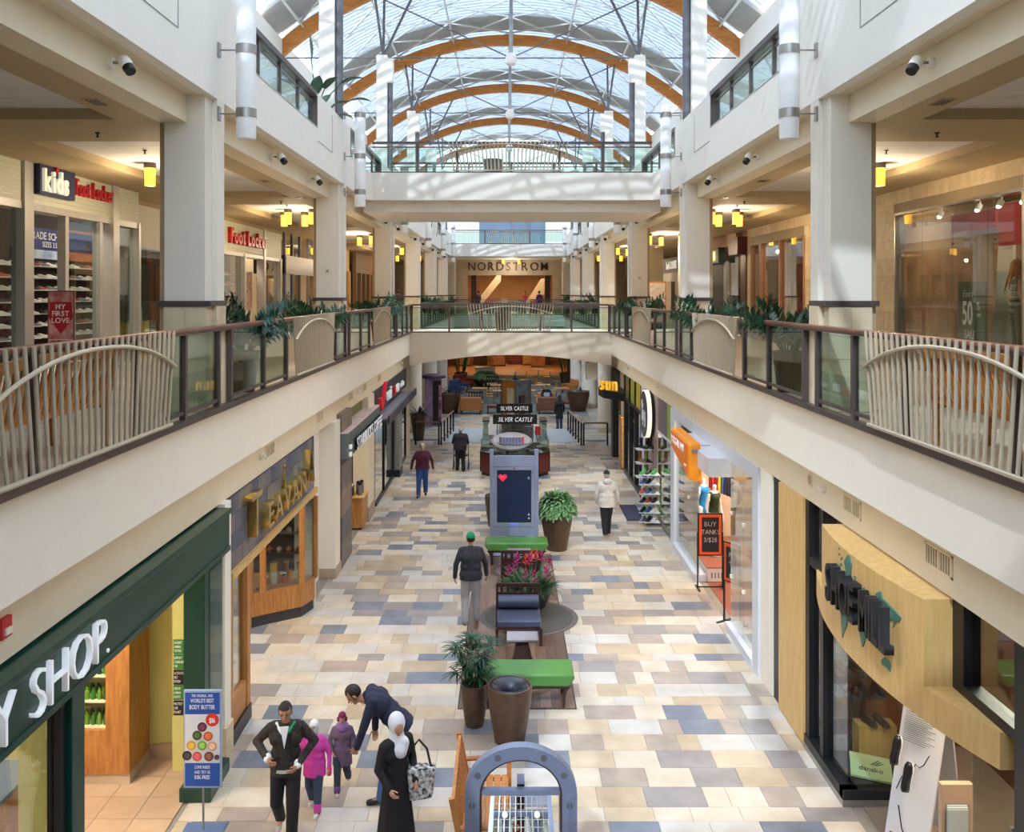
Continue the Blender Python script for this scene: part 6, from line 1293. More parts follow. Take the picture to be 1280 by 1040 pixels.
# ================================================================== PLANTS
def leaf_quad(mb, base, d, L, wd, droop=.3, up=Vector((0,0,1)), seg=3):
    """curved pointed leaf blade of real width"""
    d = Vector(d).normalized(); side = d.cross(up)
    side = side.normalized() if side.length > 1e-3 else Vector((1,0,0)); vs = []; p = Vector(base); dd = d.copy()
    for i in range(seg+1):
        f = i/seg; w_ = wd*math.sin(PI*min(.97, .12+f*.88))**.8*.5
        n_ = side.cross(dd).normalized()
        vs += [p-side*w_+n_*w_*.25, p, p+side*w_+n_*w_*.25]
        dd = (dd+Vector((0,0,-droop/seg))).normalized(); p = p+dd*L/seg
    fs = []
    for i in range(seg):
        b = i*3; fs += [(b, b+1, b+4, b+3), (b+1, b+2, b+5, b+4)]
    mb.add(vs, fs)
def zz_plant(lab, x, y, z, h=1.5, seed=0, potr=.24, poth=.62):
    r = random.Random(seed); t = thing('potted_plant', lab, 'plant', (x, y, z), 0, 'walkway potted plants')
    MB().lathe([(potr*.7, 0), (potr, poth*.9), (potr*1.05, poth), (potr*.9, poth), (potr*.88, poth-.06)], (x, y, z), 20).build('pot', POTBROWN, t, smooth=40)
    MB().lathe([(potr*.88, poth-.06), (.01, poth-.05)], (x, y, z), 20).build('soil', SOIL, t)
    fo = MB(); st = MB()
    for k in range(40):
        a = r.random()*2*PI; L = (h-poth)*(.65+.5*r.random()); p = Vector((x+.1*math.cos(a), y+.1*math.sin(a), z+poth-.03)); d = Vector((math.cos(a)*.55*r.random()*1.6, math.sin(a)*.75*r.random()*1.3, 1)).normalized(); pts = [p.copy()]
        for i in range(9):
            p = p+d*L/9; d = (d+Vector((math.cos(a)*.09, math.sin(a)*.11, -.05))).normalized(); pts.append(p.copy())
            if i > 1:
                sd_ = d.cross(Vector((math.sin(a), -math.cos(a), .3))).normalized()
                for s in (-1, 1): leaf_quad(fo, p, sd_*s+d*.6, .13+.05*r.random(), .075, .25, seg=2)
        leaf_quad(fo, p, d, .12, .05, .2, seg=2); st.tube(pts[::3]+[pts[-1]], .007, 4, False)
    fo.build('foliage', LEAFD, t, fixn=False, smooth=True)['kind'] = 'stuff'; st.build('stems', LEAF, t, fixn=False)['kind'] = 'stuff'
k = 0
PL_ = [('just past the first column', 13.6), ('just before the second column', 19.0), ('before the third column', 27.9), ('past the lower footbridge', 42.5), ('near the fifth column', 45.2), ('far before the department store', 58.0)]
for s in (-1, 1):
    for nm, y in PL_:
        zz_plant('glossy green potted plant %s on the %s walkway' % (nm, SIDE[s]), s*4.16, y, F2+.006, 1.52, 100+k); k += 1
# big-leaved plant on the left gallery
t = thing('potted_plant', 'large leaved green plant rising above the left gallery parapet', 'plant', (-4.25, 19.3, F3))
MB().lathe([(.2, 0), (.3, .5), (.32, .55), (.27, .55), (.26, .5)], (-4.25, 19.3, F3), 20).build('pot', POTBROWN, t, smooth=40); MB().lathe([(.26, .5), (.01, .51)], (-4.25, 19.3, F3), 20).build('soil', SOIL, t)
for i, (dx, dy, dz, L, wd, dr) in enumerate(((-.1, -.1, 1.35, .50, .30, -.4), (.50, .0, .80, .55, .26, .5), (.62, .5, .55, .5, .24, .7), (-.30, -.8, .62, .45, .26, .5), (.1, -.6, .45, .5, .26, .4), (.3, .2, .35, .4, .22, .8), (-.5, -.2, .75, .4, .24, .4), (.25, -.4, .62, .42, .24, .6), (.05, .5, .5, .4, .22, .6), (.35, .5, .2, .4, .2, 1.2))):
    b0 = Vector((-4.25, 19.3, F3+.5)); e = b0+Vector((dx, dy, dz)); MB().tube([b0, b0.lerp(e, .5)+Vector((0, 0, .15)), e], .012, 6).build('stem', LEAF, t)
    q = MB(); d = Vector((dx, dy*.4, .3 if dr > 0 else 1)); leaf_quad(q, e, d, L, wd, dr, seg=6); q.build('leaf', LEAFD, t, fixn=False, smooth=True)
# ================================================================== CENTRE OF THE CONCOURSE
GLE = mat('green_leather', (82, 136, 62), .35, var=.05, scale=3)
BLE = mat('blue_grey_leather', (74, 78, 100), .3, var=.06, scale=4)
def padded(name, m, t, x0, x1, y0, y1, z0, z1, r=.03): return MB().box(x0, x1, y0, y1, z0, z1).build(name, m, t, bevel=r)
def green_bench(lab, x, y):
    t = thing('padded_bench', lab, 'bench', (x, y, 0), 0, 'green padded benches')
    q = MB().prism([(x-.75, .52), (x-.74, .46), (x-.66, .34), (x+.66, .34), (x+.74, .46), (x+.75, .52), (x+.70, .54), (x-.70, .54)], 'y', y-.30, y+.30); q.build('cushion', GLE, t, bevel=.03, smooth=40)
    MB().box(x-.66, x+.66, y-.26, y+.26, .30, .345).build('frame', ESPRESSO, t)
    for sx in (-1, 1):
        for sy in (-1, 1):
            MB().tube([(x+sx*.66, y+sy*.24, .36), (x+sx*.60, y+sy*.24, .28), (x+sx*.585, y+sy*.24, .15), (x+sx*.58, y+sy*.24, 0)], [.05, .04, .028, .022], 8).build('leg', ESPRESSO, t, smooth=40)
green_bench('green padded bench in front of the directory screen', .09, 21.25)
green_bench('nearer green padded bench beside the tall litter bin', .16, 14.02)
def lounge_chair(lab, x, y, rz):
    t = thing('lounge_chair', lab, 'chair', (x, y, 0), rz, 'dark framed lounge chairs')
    MB().box(-.40, .40, -.36, .36, .30, .34).build('seat_frame', ESPRESSO, t, w=False); MB().box(-.40, .40, -.38, .30, .34, .47).build('seat_cushion', BLE, t, w=False, bevel=.03)
    MB().tube([(-.38, .27, .60), (.38, .27, .60)], .12, 14).build('bolster', BLE, t, w=False, smooth=40)
    for s in (-1, 1):
        MB().box(s*.40-.025, s*.40+.025, -.38, -.32, 0, .32).build('leg', ESPRESSO, t, w=False); MB().bar((s*.40, .36, 0), (s*.40, .42, .88), .05, .05).build('rear_leg', ESPRESSO, t, w=False)
    MB().bar((-.42, .425, .86), (.42, .425, .86), .035, .07).build('top_rail', ESPRESSO, t, w=False); MB().bar((-.40, .41, .70), (.40, .41, .70), .03, .06).build('mid_rail', ESPRESSO, t, w=False)
    for i in range(6): MB().bar((-.32+.128*i, .415, .70), (-.32+.128*i, .423, .85), .06, .02, up=(0, 1, 0)).build('back_slat', ESPRESSO, t, w=False)
    MB().box(-.39, .39, .36, .39, .34, .68).build('back_panel', ESPRESSO, t, w=False)
lounge_chair('blue leather lounge chair facing the viewer before the flower bowl', .08, 16.55, 0)
lounge_chair('dark slatted lounge chair turned away behind the flower bowl', .16, 19.55, PI)
def side_table(lab, x, y):
    t = thing('side_table', lab, 'table', (x, y, 0), 0, 'small side tables'); MB().box(x-.27, x+.27, y-.2, y+.2, .44, .48).build('top', mat('table_top_grey', (150, 144, 148), .3, .1), t, bevel=.008); MB().box(x-.25, x+.25, y-.18, y+.18, .425, .44).build('sub_top', ESPRESSO, t)
    MB().add([(x-.18, y-.14, .02), (x+.18, y-.14, .02), (x+.18, y+.14, .02), (x-.18, y+.14, .02), (x-.09, y-.08, .43), (x+.09, y-.08, .43), (x+.09, y+.08, .43), (x-.09, y+.08, .43)], [(0,3,2,1),(4,5,6,7),(0,1,5,4),(1,2,6,5),(2,3,7,6),(3,0,4,7)]).build('pedestal', ESPRESSO, t); MB().box(x-.2, x+.2, y-.16, y+.16, 0, .02).build('base', ESPRESSO, t)
side_table('small grey topped side table in front of the blue chair', .13, 15.45); side_table('small side table just behind the far lounge chair', .14, 20.55)
for i, (x, y, r, lab) in enumerate(((.30, 17.62, .97, 'dark round rug under the blue lounge chair'), (.16, 20.55, .66, 'smaller round inlay rug behind the flower bowl'), (.1, 14.75, .6, 'round inlay rug below the near side table'))):
    t = thing('round_rug', lab, 'rug', (x, y, 0)); MB().lathe([(r, .009), (r, .013), (r-.1, .014)], (x, y, 0), 48).build('border', mat('rug_border_%d' % i, [(112, 104, 100), (96, 80, 74), (110, 92, 84)][i], .95), t); MB().lathe([(r-.1, .013), (r-.1, .019)], (x, y, 0), 48).build('centre', mat('rug_centre_%d' % i, [(92, 90, 86), (120, 112, 112), (120, 100, 90)][i], .98, var=.12, scale=40), t)
# flower bowl
t = thing('flower_bowl', 'dark round bowl of pink and red bromeliads', 'planter', (.32, 17.75, 0)); BX, BY = .32, 17.95
MB().lathe([(.18, .012), (.34, .15), (.44, .40), (.46, .52), (.42, .52), (.40, .42)], (BX, BY, 0), 28).build('bowl', mat('charcoal_bowl', (52, 50, 54), .35, var=.08), t, smooth=40); MB().lathe([(.42, .47), (.01, .50)], (BX, BY, 0), 24).build('soil', SOIL, t)
r = random.Random(5); fo = MB()
for k in range(170):
    a = r.random()*2*PI; rr = .38*math.sqrt(r.random()); el = .35+.9*r.random(); leaf_quad(fo, (BX+rr*math.cos(a), BY+rr*math.sin(a), .5), (math.cos(a)*math.cos(el)+.2*(r.random()-.5), math.sin(a)*math.cos(el)+.2*(r.random()-.5), math.sin(el)), .28+.16*r.random(), .05, .8, seg=3)
fo.build('foliage', LEAF, t, fixn=False, smooth=True)['kind'] = 'stuff'
PK, RD_ = mat('magenta_bract', (196, 36, 130), .45, c2=(160, 26, 110), scale=20), mat('red_bract', (222, 40, 30), .45, c2=(236, 90, 40), scale=20)
for k, (dx, dy, z, m) in enumerate(((-.42,-.2,.78,PK),(-.30,-.1,.82,PK),(-.10,-.32,.74,PK),(.08,-.34,.72,PK),(.32,-.25,.76,PK),(.40,.05,.86,PK),(.0,.1,.92,PK),(-.08,.0,.95,RD_),(.14,.05,1.02,RD_),(.25,.22,.95,PK),(-.25,.25,.9,PK),(.05,.35,.9,RD_))):
    q = MB(); c = Vector((BX+dx, BY+dy, z))
    for j in range(14): a = j*2.4; el = .3+.08*j; leaf_quad(q, c+Vector((0, 0, .012*j)), (math.cos(a)*math.cos(el), math.sin(a)*math.cos(el), math.sin(el)), .11 if m is PK else .10, .035, .2, seg=2)
    o = q.build('flower', m, t, fixn=False, smooth=True); MB().tube([(BX+dx*.6, BY+dy*.6, .5), c], .01, 5).build('flower_stem', LEAF, t)
# planters
def planter(lab, x, y, h, rt, kind, seed, mat_=None):
    t = thing('planter', lab, 'planter', (x, y, 0), 0, 'tall brown planters'); rb = rt*.66
    MB().lathe([(rb, 0), (rb*1.22, h*.35), (rt*.98, h*.75), (rt, h*.97), (rt, h), (rt*.88, h), (rt*.86, h-.07)], (x, y, 0), 28).build('pot', POTBROWN, t, smooth=40); MB().lathe([(rt*.87, h-.07), (.01, h-.05)], (x, y, 0), 24).build('soil', SOIL, t)
    r = random.Random(seed); fo = MB(); c = Vector((x, y, h-.05))
    if kind == 'dome':
        for k in range(700):
            a = r.random()*2*PI; el = math.asin(r.random()*.98); d = Vector((math.cos(a)*math.cos(el), math.sin(a)*math.cos(el), math.sin(el))); b0 = c+Vector((d.x*rt*.85, d.y*rt*.85, .08+d.z*.34)); leaf_quad(fo, b0, d+Vector((.7*(r.random()-.5), .7*(r.random()-.5), .1)), .2+.1*r.random(), .085, 1.3, seg=3)
        fo.build('foliage', LEAFL, t, fixn=False, smooth=True)['kind'] = 'stuff'
    elif kind == 'palm':
        st = MB()
        for k in range(34):
            a = r.random()*2*PI; rad = .30*r.random(); z = .18+.50*r.random(); e = c+Vector((rad*math.cos(a), rad*math.sin(a), z)); st.tube([c+Vector((.08*math.cos(a), .08*math.sin(a), 0)), e], .007, 4, False)
            for j in range(9):
                b2 = a+(j-4)*.42; el = .25+.5*r.random(); leaf_quad(fo, e, (math.cos(b2)*math.cos(el), math.sin(b2)*math.cos(el), math.sin(el)), .22+.1*r.random(), .03, .9, seg=3)
        fo.build('foliage', LEAFD, t, fixn=False, smooth=True)['kind'] = 'stuff'; st.build('stems', LEAF, t, fixn=False)['kind'] = 'stuff'
    elif kind == 'broad':
        for k in range(26):
            a = r.random()*2*PI; el = .2+1.0*r.random(); q = MB(); leaf_quad(q, c+Vector((.1*math.cos(a), .1*math.sin(a), .02)), (math.cos(a)*math.cos(el), math.sin(a)*math.cos(el), math.sin(el)), .4+.15*r.random(), .12, .9, seg=3); fo.v, fo.f, fo.m = fo.v+[], fo.f, fo.m; fo.add(q.v, q.f)
        fo.build('foliage', mat_ or LEAFD, t, fixn=False, smooth=True)['kind'] = 'stuff'
    elif kind == 'snake':
        for k in range(16): a = r.random()*2*PI; leaf_quad(fo, c+Vector((rt*.5*math.cos(a), rt*.5*math.sin(a), 0)), (math.cos(a)*.22, math.sin(a)*.22, 1), 1.0+.6*r.random(), .13, .05, seg=4, up=Vector((math.sin(a), math.cos(a), .1)))
        fo.build('foliage', LEAF, t, fixn=False, smooth=True)['kind'] = 'stuff'
planter('tall brown planter with a dome of green leaves beside the directory screen', 1.11, 22.35, .92, .39, 'dome', 3)
planter('small brown pot with a bushy lady palm beside the near green bench', -.62, 13.25, .62, .21, 'palm', 4)
planter('brown planter hidden behind the directory screen', .1, 23.3, .9, .38, 'dome', 6) if False else None
planter('brown pot by the round column on the left past the phone shop', -4.0, 39.0, 1.2, .34, 'broad', 8, mat('dark_purple_leaf', (50, 44, 56), .4, var=.3))
planter('brown planter with dark leaves before the left handrail', -3.2, 47.9, 1.05, .58, 'broad', 9, mat('dark_purple_leaf', (50, 44, 56)))
planter('brown planter with silver leaves near the right round columns', 3.75, 48.6, 1.1, .62, 'broad', 10, mat('silver_leaf', (150, 166, 160), .45, c2=(90, 110, 100), scale=6))
planter('tall snake plant by the left lounge wall', -3.35, 62.5, .9, .45, 'snake', 12); planter('tall snake plant by the right lounge wall', 4.0, 62.5, .9, .45, 'snake', 13)
planter('bowl of red flowers deep in the lounge', -1.6, 61.5, .6, .9, 'dome', 14)
# litter bins
def floor_bin(lab, x, y, h, rt):
    t = thing('litter_bin', lab, 'bin', (x, y, 0), 0, 'litter bins'); MB().lathe([(rt*.66, 0), (rt*.80, h*.3), (rt*.96, h*.75), (rt, h*.97), (rt*.98, h), (rt*.90, h), (rt*.89, h-.03)], (x, y, 0), 36, close=False).build('body', POTBROWN, t, smooth=40)
    MB().lathe([(rt*.89, h-.02), (rt*.80, h+.004), (rt*.74, h-.0), (rt*.60, h-.045), (rt*.42, h-.09), (rt*.40, h-.16)], (x, y, 0), 36, close=False).build('lid', mat('bin_lid', (62, 64, 76), .25, .4), t, smooth=50); MB().lathe([(rt*.42, h-.17), (.01, h-.172)], (x, y, 0), 24).build('opening', BLACK, t)
floor_bin('tall brown litter bin with a dark funnel lid, nearest on the floor', -.10, 12.78, .80, .325)
floor_bin('brown litter bin half hidden behind the directory screen', -.45, 24.6, .85, .3)
floor_bin('brown cylinder bin seen between the legs of the directory screen', .1, 22.9, .62, .33)
# directory screen
t = thing('directory_screen', 'grey framed standing directory with a dark screen and a red heart', 'directory', (.03, 21.9, 0)); FG = mat('directory_grey', (148, 158, 184), .4, .25, var=.03); DX, DY = .04, 21.9
for s in (-1, 1): MB().box(DX+s*.55-.045, DX+s*.55+.045, DY-.06, DY+.06, 0, 2.58).build('upright', FG, t, bevel=.01)
MB().box(DX-.50, DX+.50, DY-.05, DY+.05, .46, .68).build('lower_panel', FG, t); MB().box(DX-.50, DX+.50, DY-.05, DY+.05, .69, 2.15).build('screen_case', FG, t); MB().box(DX-.50, DX+.50, DY-.05, DY+.05, 2.16, 2.42).build('upper_panel', FG, t); MB().box(DX-.62, DX+.62, DY-.22, DY+.22, 0, .03).build('base_plate', FG, t)
MB().box(DX-.42, DX+.42, DY-.058, DY-.05, .80, 2.08).build('bezel', BLACK, t); MB().box(DX-.40, DX+.40, DY-.064, DY-.058, .83, 2.05).build('display', mat('screen_navy', (24, 34, 58), .25, var=.2, scale=3, emit=.25), t)
hx, hz = DX-.28, 1.90
pts = [(hx+.105*math.sin(a)**3*1.05, hz+.0065*(13*math.cos(a)-5*math.cos(2*a)-2*math.cos(3*a)-math.cos(4*a))) for a in [2*PI*i/26 for i in range(26)]]
MB().prism(pts, 'y', DY-.068, DY-.064).build('heart_graphic', mat('heart_red', (226, 34, 70), .4, var=0, emit=.4), t)
letters(t, 'love', .035, (hx, DY-.068, hz+.0), (1, 0, 0), PRINTW, .002, 0, .06, 'c', split=False, name='lettering')
for i, z in enumerate((1.86, .97, .88)): letters(t, 'C' if i == 0 else 'A', .05, (DX+.36, DY-.064, z), (1, 0, 0), PRINTW, .002, .01, .05, 'c', split=False, name='lettering')
MB().box(DX-.09, DX+.09, DY-.056, DY-.05, .735, .765).build('blue_badge', mat('badge_blue', (40, 110, 230), .4, var=0, emit=.5), t); MB().box(DX-.03, DX+.03, DY-.056, DY-.05, 2.10, 2.13).build('red_badge', RED, t)
letters(t, 'mall directory', .06, (DX, DY-.064, 1.05), (1, 0, 0), mat('screen_text', (90, 104, 130), .4, var=0), .002, 0, .1, 'c', split=False, name='lettering') if False else None
# jewellery kiosk
KX, KY = .15, 32.2
t = thing('jewellery_kiosk', 'octagonal mahogany and glass jewellery kiosk with two black signs', 'kiosk', (KX, KY, 0)); MAH = mat('mahogany_red', (110, 34, 28), .3, c2=(86, 24, 22), scale=4)
def octo(rx, ry): return [(KX+rx*math.cos(a)/math.cos(PI/8), KY+ry*math.sin(a)/math.cos(PI/8)) for a in [PI/8+PI/4*i for i in range(8)]]
MB().prism(octo(1.17, 1.5), 'z', 0, .12).build('plinth', BLACK, t); MB().prism(octo(1.22, 1.55), 'z', .12, .78).build('counter_base', MAH, t)
P8 = octo(1.225, 1.555)
for p in P8: MB().box(p[0]-.015, p[0]+.015, p[1]-.015, p[1]+.015, .12, .8).build('corner_strip', BLACK, t)
MB().prism(octo(1.24, 1.57), 'z', .78, .83).build('deck', BLACK, t)
P8 = octo(1.2, 1.53)
for i in range(8):
    a, c = P8[i], P8[(i+1) % 8]; MB().bar((a[0], a[1], 1.04), (c[0], c[1], 1.04), .01, .40).build('glass_side', GLASS, t); MB().bar((a[0], a[1], 1.25), (c[0], c[1], 1.25), .025, .02).build('top_edge', STEEL, t); MB().bar((a[0], a[1], .98), ((a[0]+c[0])/2, (a[1]+c[1])/2, .98), .01, .01).build('shelf_edge', STEEL, t)
for s in (-1, 1): MB().prism([(KX+s*.75, KY-1.2), (KX+s*1.15, KY-.6), (KX+s*1.15, KY+.6), (KX+s*.75, KY+1.2)], 'z', 1.255, 1.27).build('glass_top', GLASS, t)
for s in (-1, 1):
    MB().box(KX+s*1.05-.12, KX+s*1.05+.12, KY+.2, KY+1.2, 1.27, 1.75).build('tall_showcase', glass('case_glass', (234, 242, 238)), t); MB().box(KX+s*1.05-.13, KX+s*1.05+.13, KY+.18, KY+1.22, 1.75, 1.79).build('case_cap', BLACK, t)
    for k in range(3): MB().box(KX+s*1.05-.1, KX+s*1.05+.1, KY+.25, KY+1.15, 1.3+.15*k, 1.31+.15*k).build('case_shelf', mat('pale_velvet', (216, 220, 216), .8, c2=(150, 160, 156), scale=25), t)
for i in range(8):
    a, c = P8[i], P8[(i+1) % 8]; m_ = Vector(((a[0]+c[0])/2, (a[1]+c[1])/2)); m2 = m_.lerp(Vector((KX, KY)), .16); MB().box(m2.x-.22, m2.x+.22, m2.y-.12, m2.y+.12, .84, .90).build('jewellery_tray', mat('tray_mix', (206, 206, 200), .4, c2=(60, 64, 60), scale=30), t)
for s in (-1, 1):
    MB().tube([(KX+s*.62, KY-.7, .83), (KX+s*.62, KY-.7, 2.15)], .022, 8).build('sign_post', STEEL, t); MB().tube([(KX+s*.55, KY+1.4, .83), (KX+s*.55, KY+1.4, 2.25)], .022, 8).build('sign_post', STEEL, t)
for y, z, wd, hh, sl in ((KY-.72, 1.80, 1.56, .33, .22), (KY+1.38, 1.92, 1.36, .34, 0)):
    MB().box(KX-wd/2, KX+wd/2, y-.03, y+.03, z, z+hh).build('sign_board', BLACK, t); letters(t, 'SILVER CASTLE', .15, (KX, y-.03, z+.09), (1, 0, 0), LETTERW, .008, .012, .10, 'c', name='letter', stretch=wd*.8/1.62, slant=sl)
MB().box(KX-.95, KX-.70, KY-.3, KY-.28, 1.35, 1.75).build('price_card', PRINTW, t); MB().box(KX+.72, KX+.92, KY-.3, KY-.28, 1.35, 1.65).build('red_card', RED, t)
for j, (dx, dy) in enumerate(((-.3, .3), (.45, .2), (.5, -.5))): MB().lathe([(.10, 0), (.12, .05), (.03, .08), (.02, .4), (.13, .42)], (KX+dx, KY+dy, .83), 14).build('earring_tower', DARKSTEEL, t, smooth=40); MB().lathe([(.16, .45), (.16, .85)], (KX+dx, KY+dy, .83), 14).build('card_drum', mat('drum_mix', (120, 120, 116), .5, c2=(50, 50, 52), scale=40), t)
t = thing('stadium_model', 'oval model of a stadium tilted on the kiosk counter', 'model', (KX-.12, KY-1.0, .83)); t.rotation_euler = (math.radians(28), 0, 0)
MB().lathe([(.20, -.12), (.24, .42)], (0, 0, 0), 16).build('stand', ESPRESSO, t, w=False)
MB().lathe([(.62, 0), (.70, .10), (.64, .16), (.44, .06), (.01, .06)], (0, 0, .42), 36, 1.0, .66).build('bowl', mat('stadium_grey', (170, 166, 166), .5, var=.1), t, w=False, smooth=40); MB().box(-.38, .38, -.22, .22, .485, .50).build('pitch', mat('stadium_violet', (84, 78, 116), .5, var=.2, scale=12), t, w=False)
for i in range(7): MB().box(-.33+.11*i-.005, -.33+.11*i+.005, -.2, .2, .50, .504).build('pitch_line', mat('lilac_line', (150, 146, 176), .5), t, w=False)
for s_ in (-1, 1): MB().box(s_*.40-.03, s_*.40+.03, -.2, .2, .49, .54).build('end_stand', RED if s_ > 0 else ESPRESSO, t, w=False)
# poster pillar behind the kiosk
t = thing('poster_pillar', 'three sided dark framed poster pillar behind the kiosk', 'poster pillar', (.25, 38.0, 0)); c0 = Vector((.25, 37.5)); L_, R_ = Vector((-.33, 38.2)), Vector((.85, 38.2))
for p in (c0, L_, R_): MB().box(p.x-.05, p.x+.05, p.y-.05, p.y+.05, 0, 2.75).build('post', DARKSTEEL, t)
for a, c, m in ((L_, c0, mat('poster_orange', (216, 140, 40), .5, var=.1)), (c0, R_, mat('poster_sky', (140, 170, 200), .5, c2=(110, 80, 70), scale=1.4))):
    MB().bar((a.x, a.y, 1.95), (c.x, c.y, 1.95), .04, 1.45).build('poster', m, t); MB().bar((a.x, a.y, .7), (c.x, c.y, .7), .05, 1.0).build('lower_panel', DARKSTEEL, t); MB().bar((a.x, a.y, 2.71), (c.x, c.y, 2.71), .08, .07).build('top_rail', GREYSTEEL, t)
MB().bar((L_.x+.1, L_.y-.06, 1.85), (c0.x-.1, c0.y+.02, 1.85), .05, 1.1).build('inner_print', mat('print_cream', (230, 214, 190), .5, var=.12, scale=3), t)
MB().bar((c0.x+.14, c0.y+.08, 1.7), (R_.x-.12, R_.y-.08, 1.7), .06, .8).build('inner_print', mat('print_people', (120, 84, 76), .5, c2=(40, 34, 40), scale=2.2), t)
# ---- grey arched rack in the foreground
AX, AYY = .01, 9.55
t = thing('arched_rack', 'grey metal arched rack with wire grid in the foreground', 'rack', (AX, AYY, 0)); RG_ = mat('rack_grey', (132, 140, 164), .4, .35, var=.04, scale=10)
def ring(ro, ri, zc, y0, y1, m, nm, n=22, zl=0):
    q = MB(); P = [(AX-ro, zl)]+[(AX+ro*math.cos(PI-PI*i/n), zc+ro*.86*math.sin(PI*i/n)) for i in range(n+1)]+[(AX+ro, zl), (AX+ri, zl)]+[(AX+ri*math.cos(PI*i/n), zc+ri*.86*math.sin(PI*i/n)) for i in range(n+1)]+[(AX-ri, zl)]
    k = len(P); h = k//2
    vs = [(x, y0, z) for x, z in P]+[(x, y1, z) for x, z in P]; fs = []
    for i in range(h-1):
        a, b2, c, d = i, i+1, k-2-i, k-1-i; fs += [(a, b2, c, d), (k+d, k+c, k+b2, k+a)]
    fs += [(i, (i+1) % k, k+(i+1) % k, k+i) for i in range(k)]
    return q.add(vs, fs).build(nm, m, t)
ring(.60, .44, 1.06, AYY-.06, AYY+.06, RG_, 'arch_frame'); ring(.44, .42, 1.06, AYY-.05, AYY+.22, ESPRESSO, 'inner_lining')
for s in (-1, 1):
    MB().box(AX+s*.52-.006, AX+s*.52+.006, AYY-.075, AYY-.06, 0, 1.05).build('rib', RG_, t)
    for z in (.3, .6, .95): MB().tube([(AX+s*.52, AYY-.06, z), (AX+s*.52, AYY-.066, z)], .035, 14).build('grille_disc', DARKSTEEL, t)
    for z in (.2, .45, .75, 1.03): MB().tube([(AX+s*.57, AYY-.06, z), (AX+s*.57, AYY-.068, z)], .008, 8).build('rivet', DARKSTEEL, t)
for a in (28, 62, 118, 152):
    a = math.radians(a); MB().tube([(AX+.52*math.cos(a), AYY-.06, 1.06+.45*math.sin(a)), (AX+.52*math.cos(a), AYY-.066, 1.06+.45*math.sin(a))], .035, 14).build('grille_disc', DARKSTEEL, t)
MB().box(AX-.44, AX+.44, AYY-.04, AYY+.04, 1.05, 1.10).build('cross_bar', RG_, t)
MB().box(AX-.04, AX+.04, AYY+.05, AYY+.13, 0, 1.16).build('rear_post', ESPRESSO, t); MB().box(AX-.04, AX+.04, AYY-.02, AYY+.13, 1.16, 1.19).build('post_cap', RG_, t)
for s in (-1, 1): MB().bar((AX+s*.30, AYY-.02, 1.03), (AX+s*.36, AYY-.55, .35), .04, .04).build('grid_side', RG_, t); MB().box(AX+s*.17-.03, AX+s*.17+.03, AYY-.1, AYY-.05, .25, .88).build('inner_upright', RG_, t)
for i in range(13):
    f = i/12; MB().tube([(AX-.30-.06*f, AYY-.02-.53*f, 1.03-.68*f), (AX+.30+.06*f, AYY-.02-.53*f, 1.03-.68*f)], .006, 6).build('grid_wire', STEEL, t)
for i in range(11):
    x = -.28+.056*i; MB().tube([(AX+x, AYY-.02, 1.03), (AX+x*1.2, AYY-.55, .35)], .006, 6).build('grid_wire', STEEL, t)
MB().box(AX-.30, AX+.30, AYY-.11, AYY-.05, .86, .91).build('shelf_bar', RG_, t); MB().box(AX-.34, AX+.34, AYY-.4, AYY+.1, .15, .2).build('bottom_shelf', RG_, t)
for s in (-1, 1): MB().tube([(AX+s*.17, AYY-.12, .9), (AX+s*.17, AYY-.15, .9)], .03, 10).build('lamp', mat('small_lamp', (255, 250, 235), .4, var=0, emit=.15), t)
for s in (-1, 1):    # panels stored in the rack
    p = thing('stored_panel', '%s pale panel standing inside the grey rack' % ('left' if s < 0 else 'right'), 'panel', (AX+s*.19, AYY-.02, .2)); MB().box(AX+s*.19-.1, AX+s*.19+.1, AYY-.04, AYY-.0, .2, .84).build('sheet', mat('pale_sheet', (206, 212, 190), .5, var=.05), p); MB().box(AX+s*.19-.11, AX+s*.19+.11, AYY-.045, AYY+.005, .2, .24).build('edge', PRINTW, p)
# ---- handrails of the ramp
def ramp_rail(lab, pts):
    t = thing('handrail', lab, 'handrail', (pts[0][0], pts[0][1], 0), 0, 'ramp handrails'); q = MB()
    MB().tube([(x, y, .95) for x, y in pts], .035, 8).build('grip', RAILWOOD, t, smooth=40)
    for (x0, y0), (x1, y1) in zip(pts, pts[1:]):
        n = max(1, int(math.hypot(x1-x0, y1-y0)/.75))
        for i in range(n+1): x, y = x0+(x1-x0)*i/n, y0+(y1-y0)*i/n; MB().box(x-.035, x+.035, y-.035, y+.035, 0, .93).build('post', BLACK, t)
        MB().bar((x0, y0, .2), (x1, y1, .2), .03, .03).build('lower_rail', BLACK, t)
ramp_rail('wood topped black handrail on the left of the ramp', [(-2.92, 37.8), (-2.62, 41.4)]); ramp_rail('wood topped black handrail on the right of the ramp', [(3.0, 37.6), (2.72, 41.6)])
ramp_rail('short black handrail returning to the right wall', [(3.1, 37.6), (4.1, 37.6)]); ramp_rail('short black handrail returning to the left wall', [(-3.02, 37.8), (-4.0, 37.8)])
t = thing('photo_booth', 'purple and black booth with a curved top beside the left handrail', 'booth', (-3.7, 43.5, 0)); MB().box(-4.1, -3.35, 43.0, 44.0, 0, 2.3).build('body', mat('booth_purple', (150, 126, 152), .5, c2=(110, 90, 116), scale=3), t); MB().lathe([(.62, 2.3), (.6, 2.42), (.3, 2.48)], (-3.72, 43.5, 0), 24).build('top', mat('booth_top', (60, 44, 66), .4), t, smooth=40); MB().box(-3.70, -3.30, 42.96, 43.02, .1, 2.2).build('curtain', BLACK, t); MB().box(-3.42, -3.30, 42.93, 42.97, .3, 2.0).build('photo_strip', mat('strip_mix', (200, 120, 150), .5, c2=(40, 30, 50), scale=6), t)
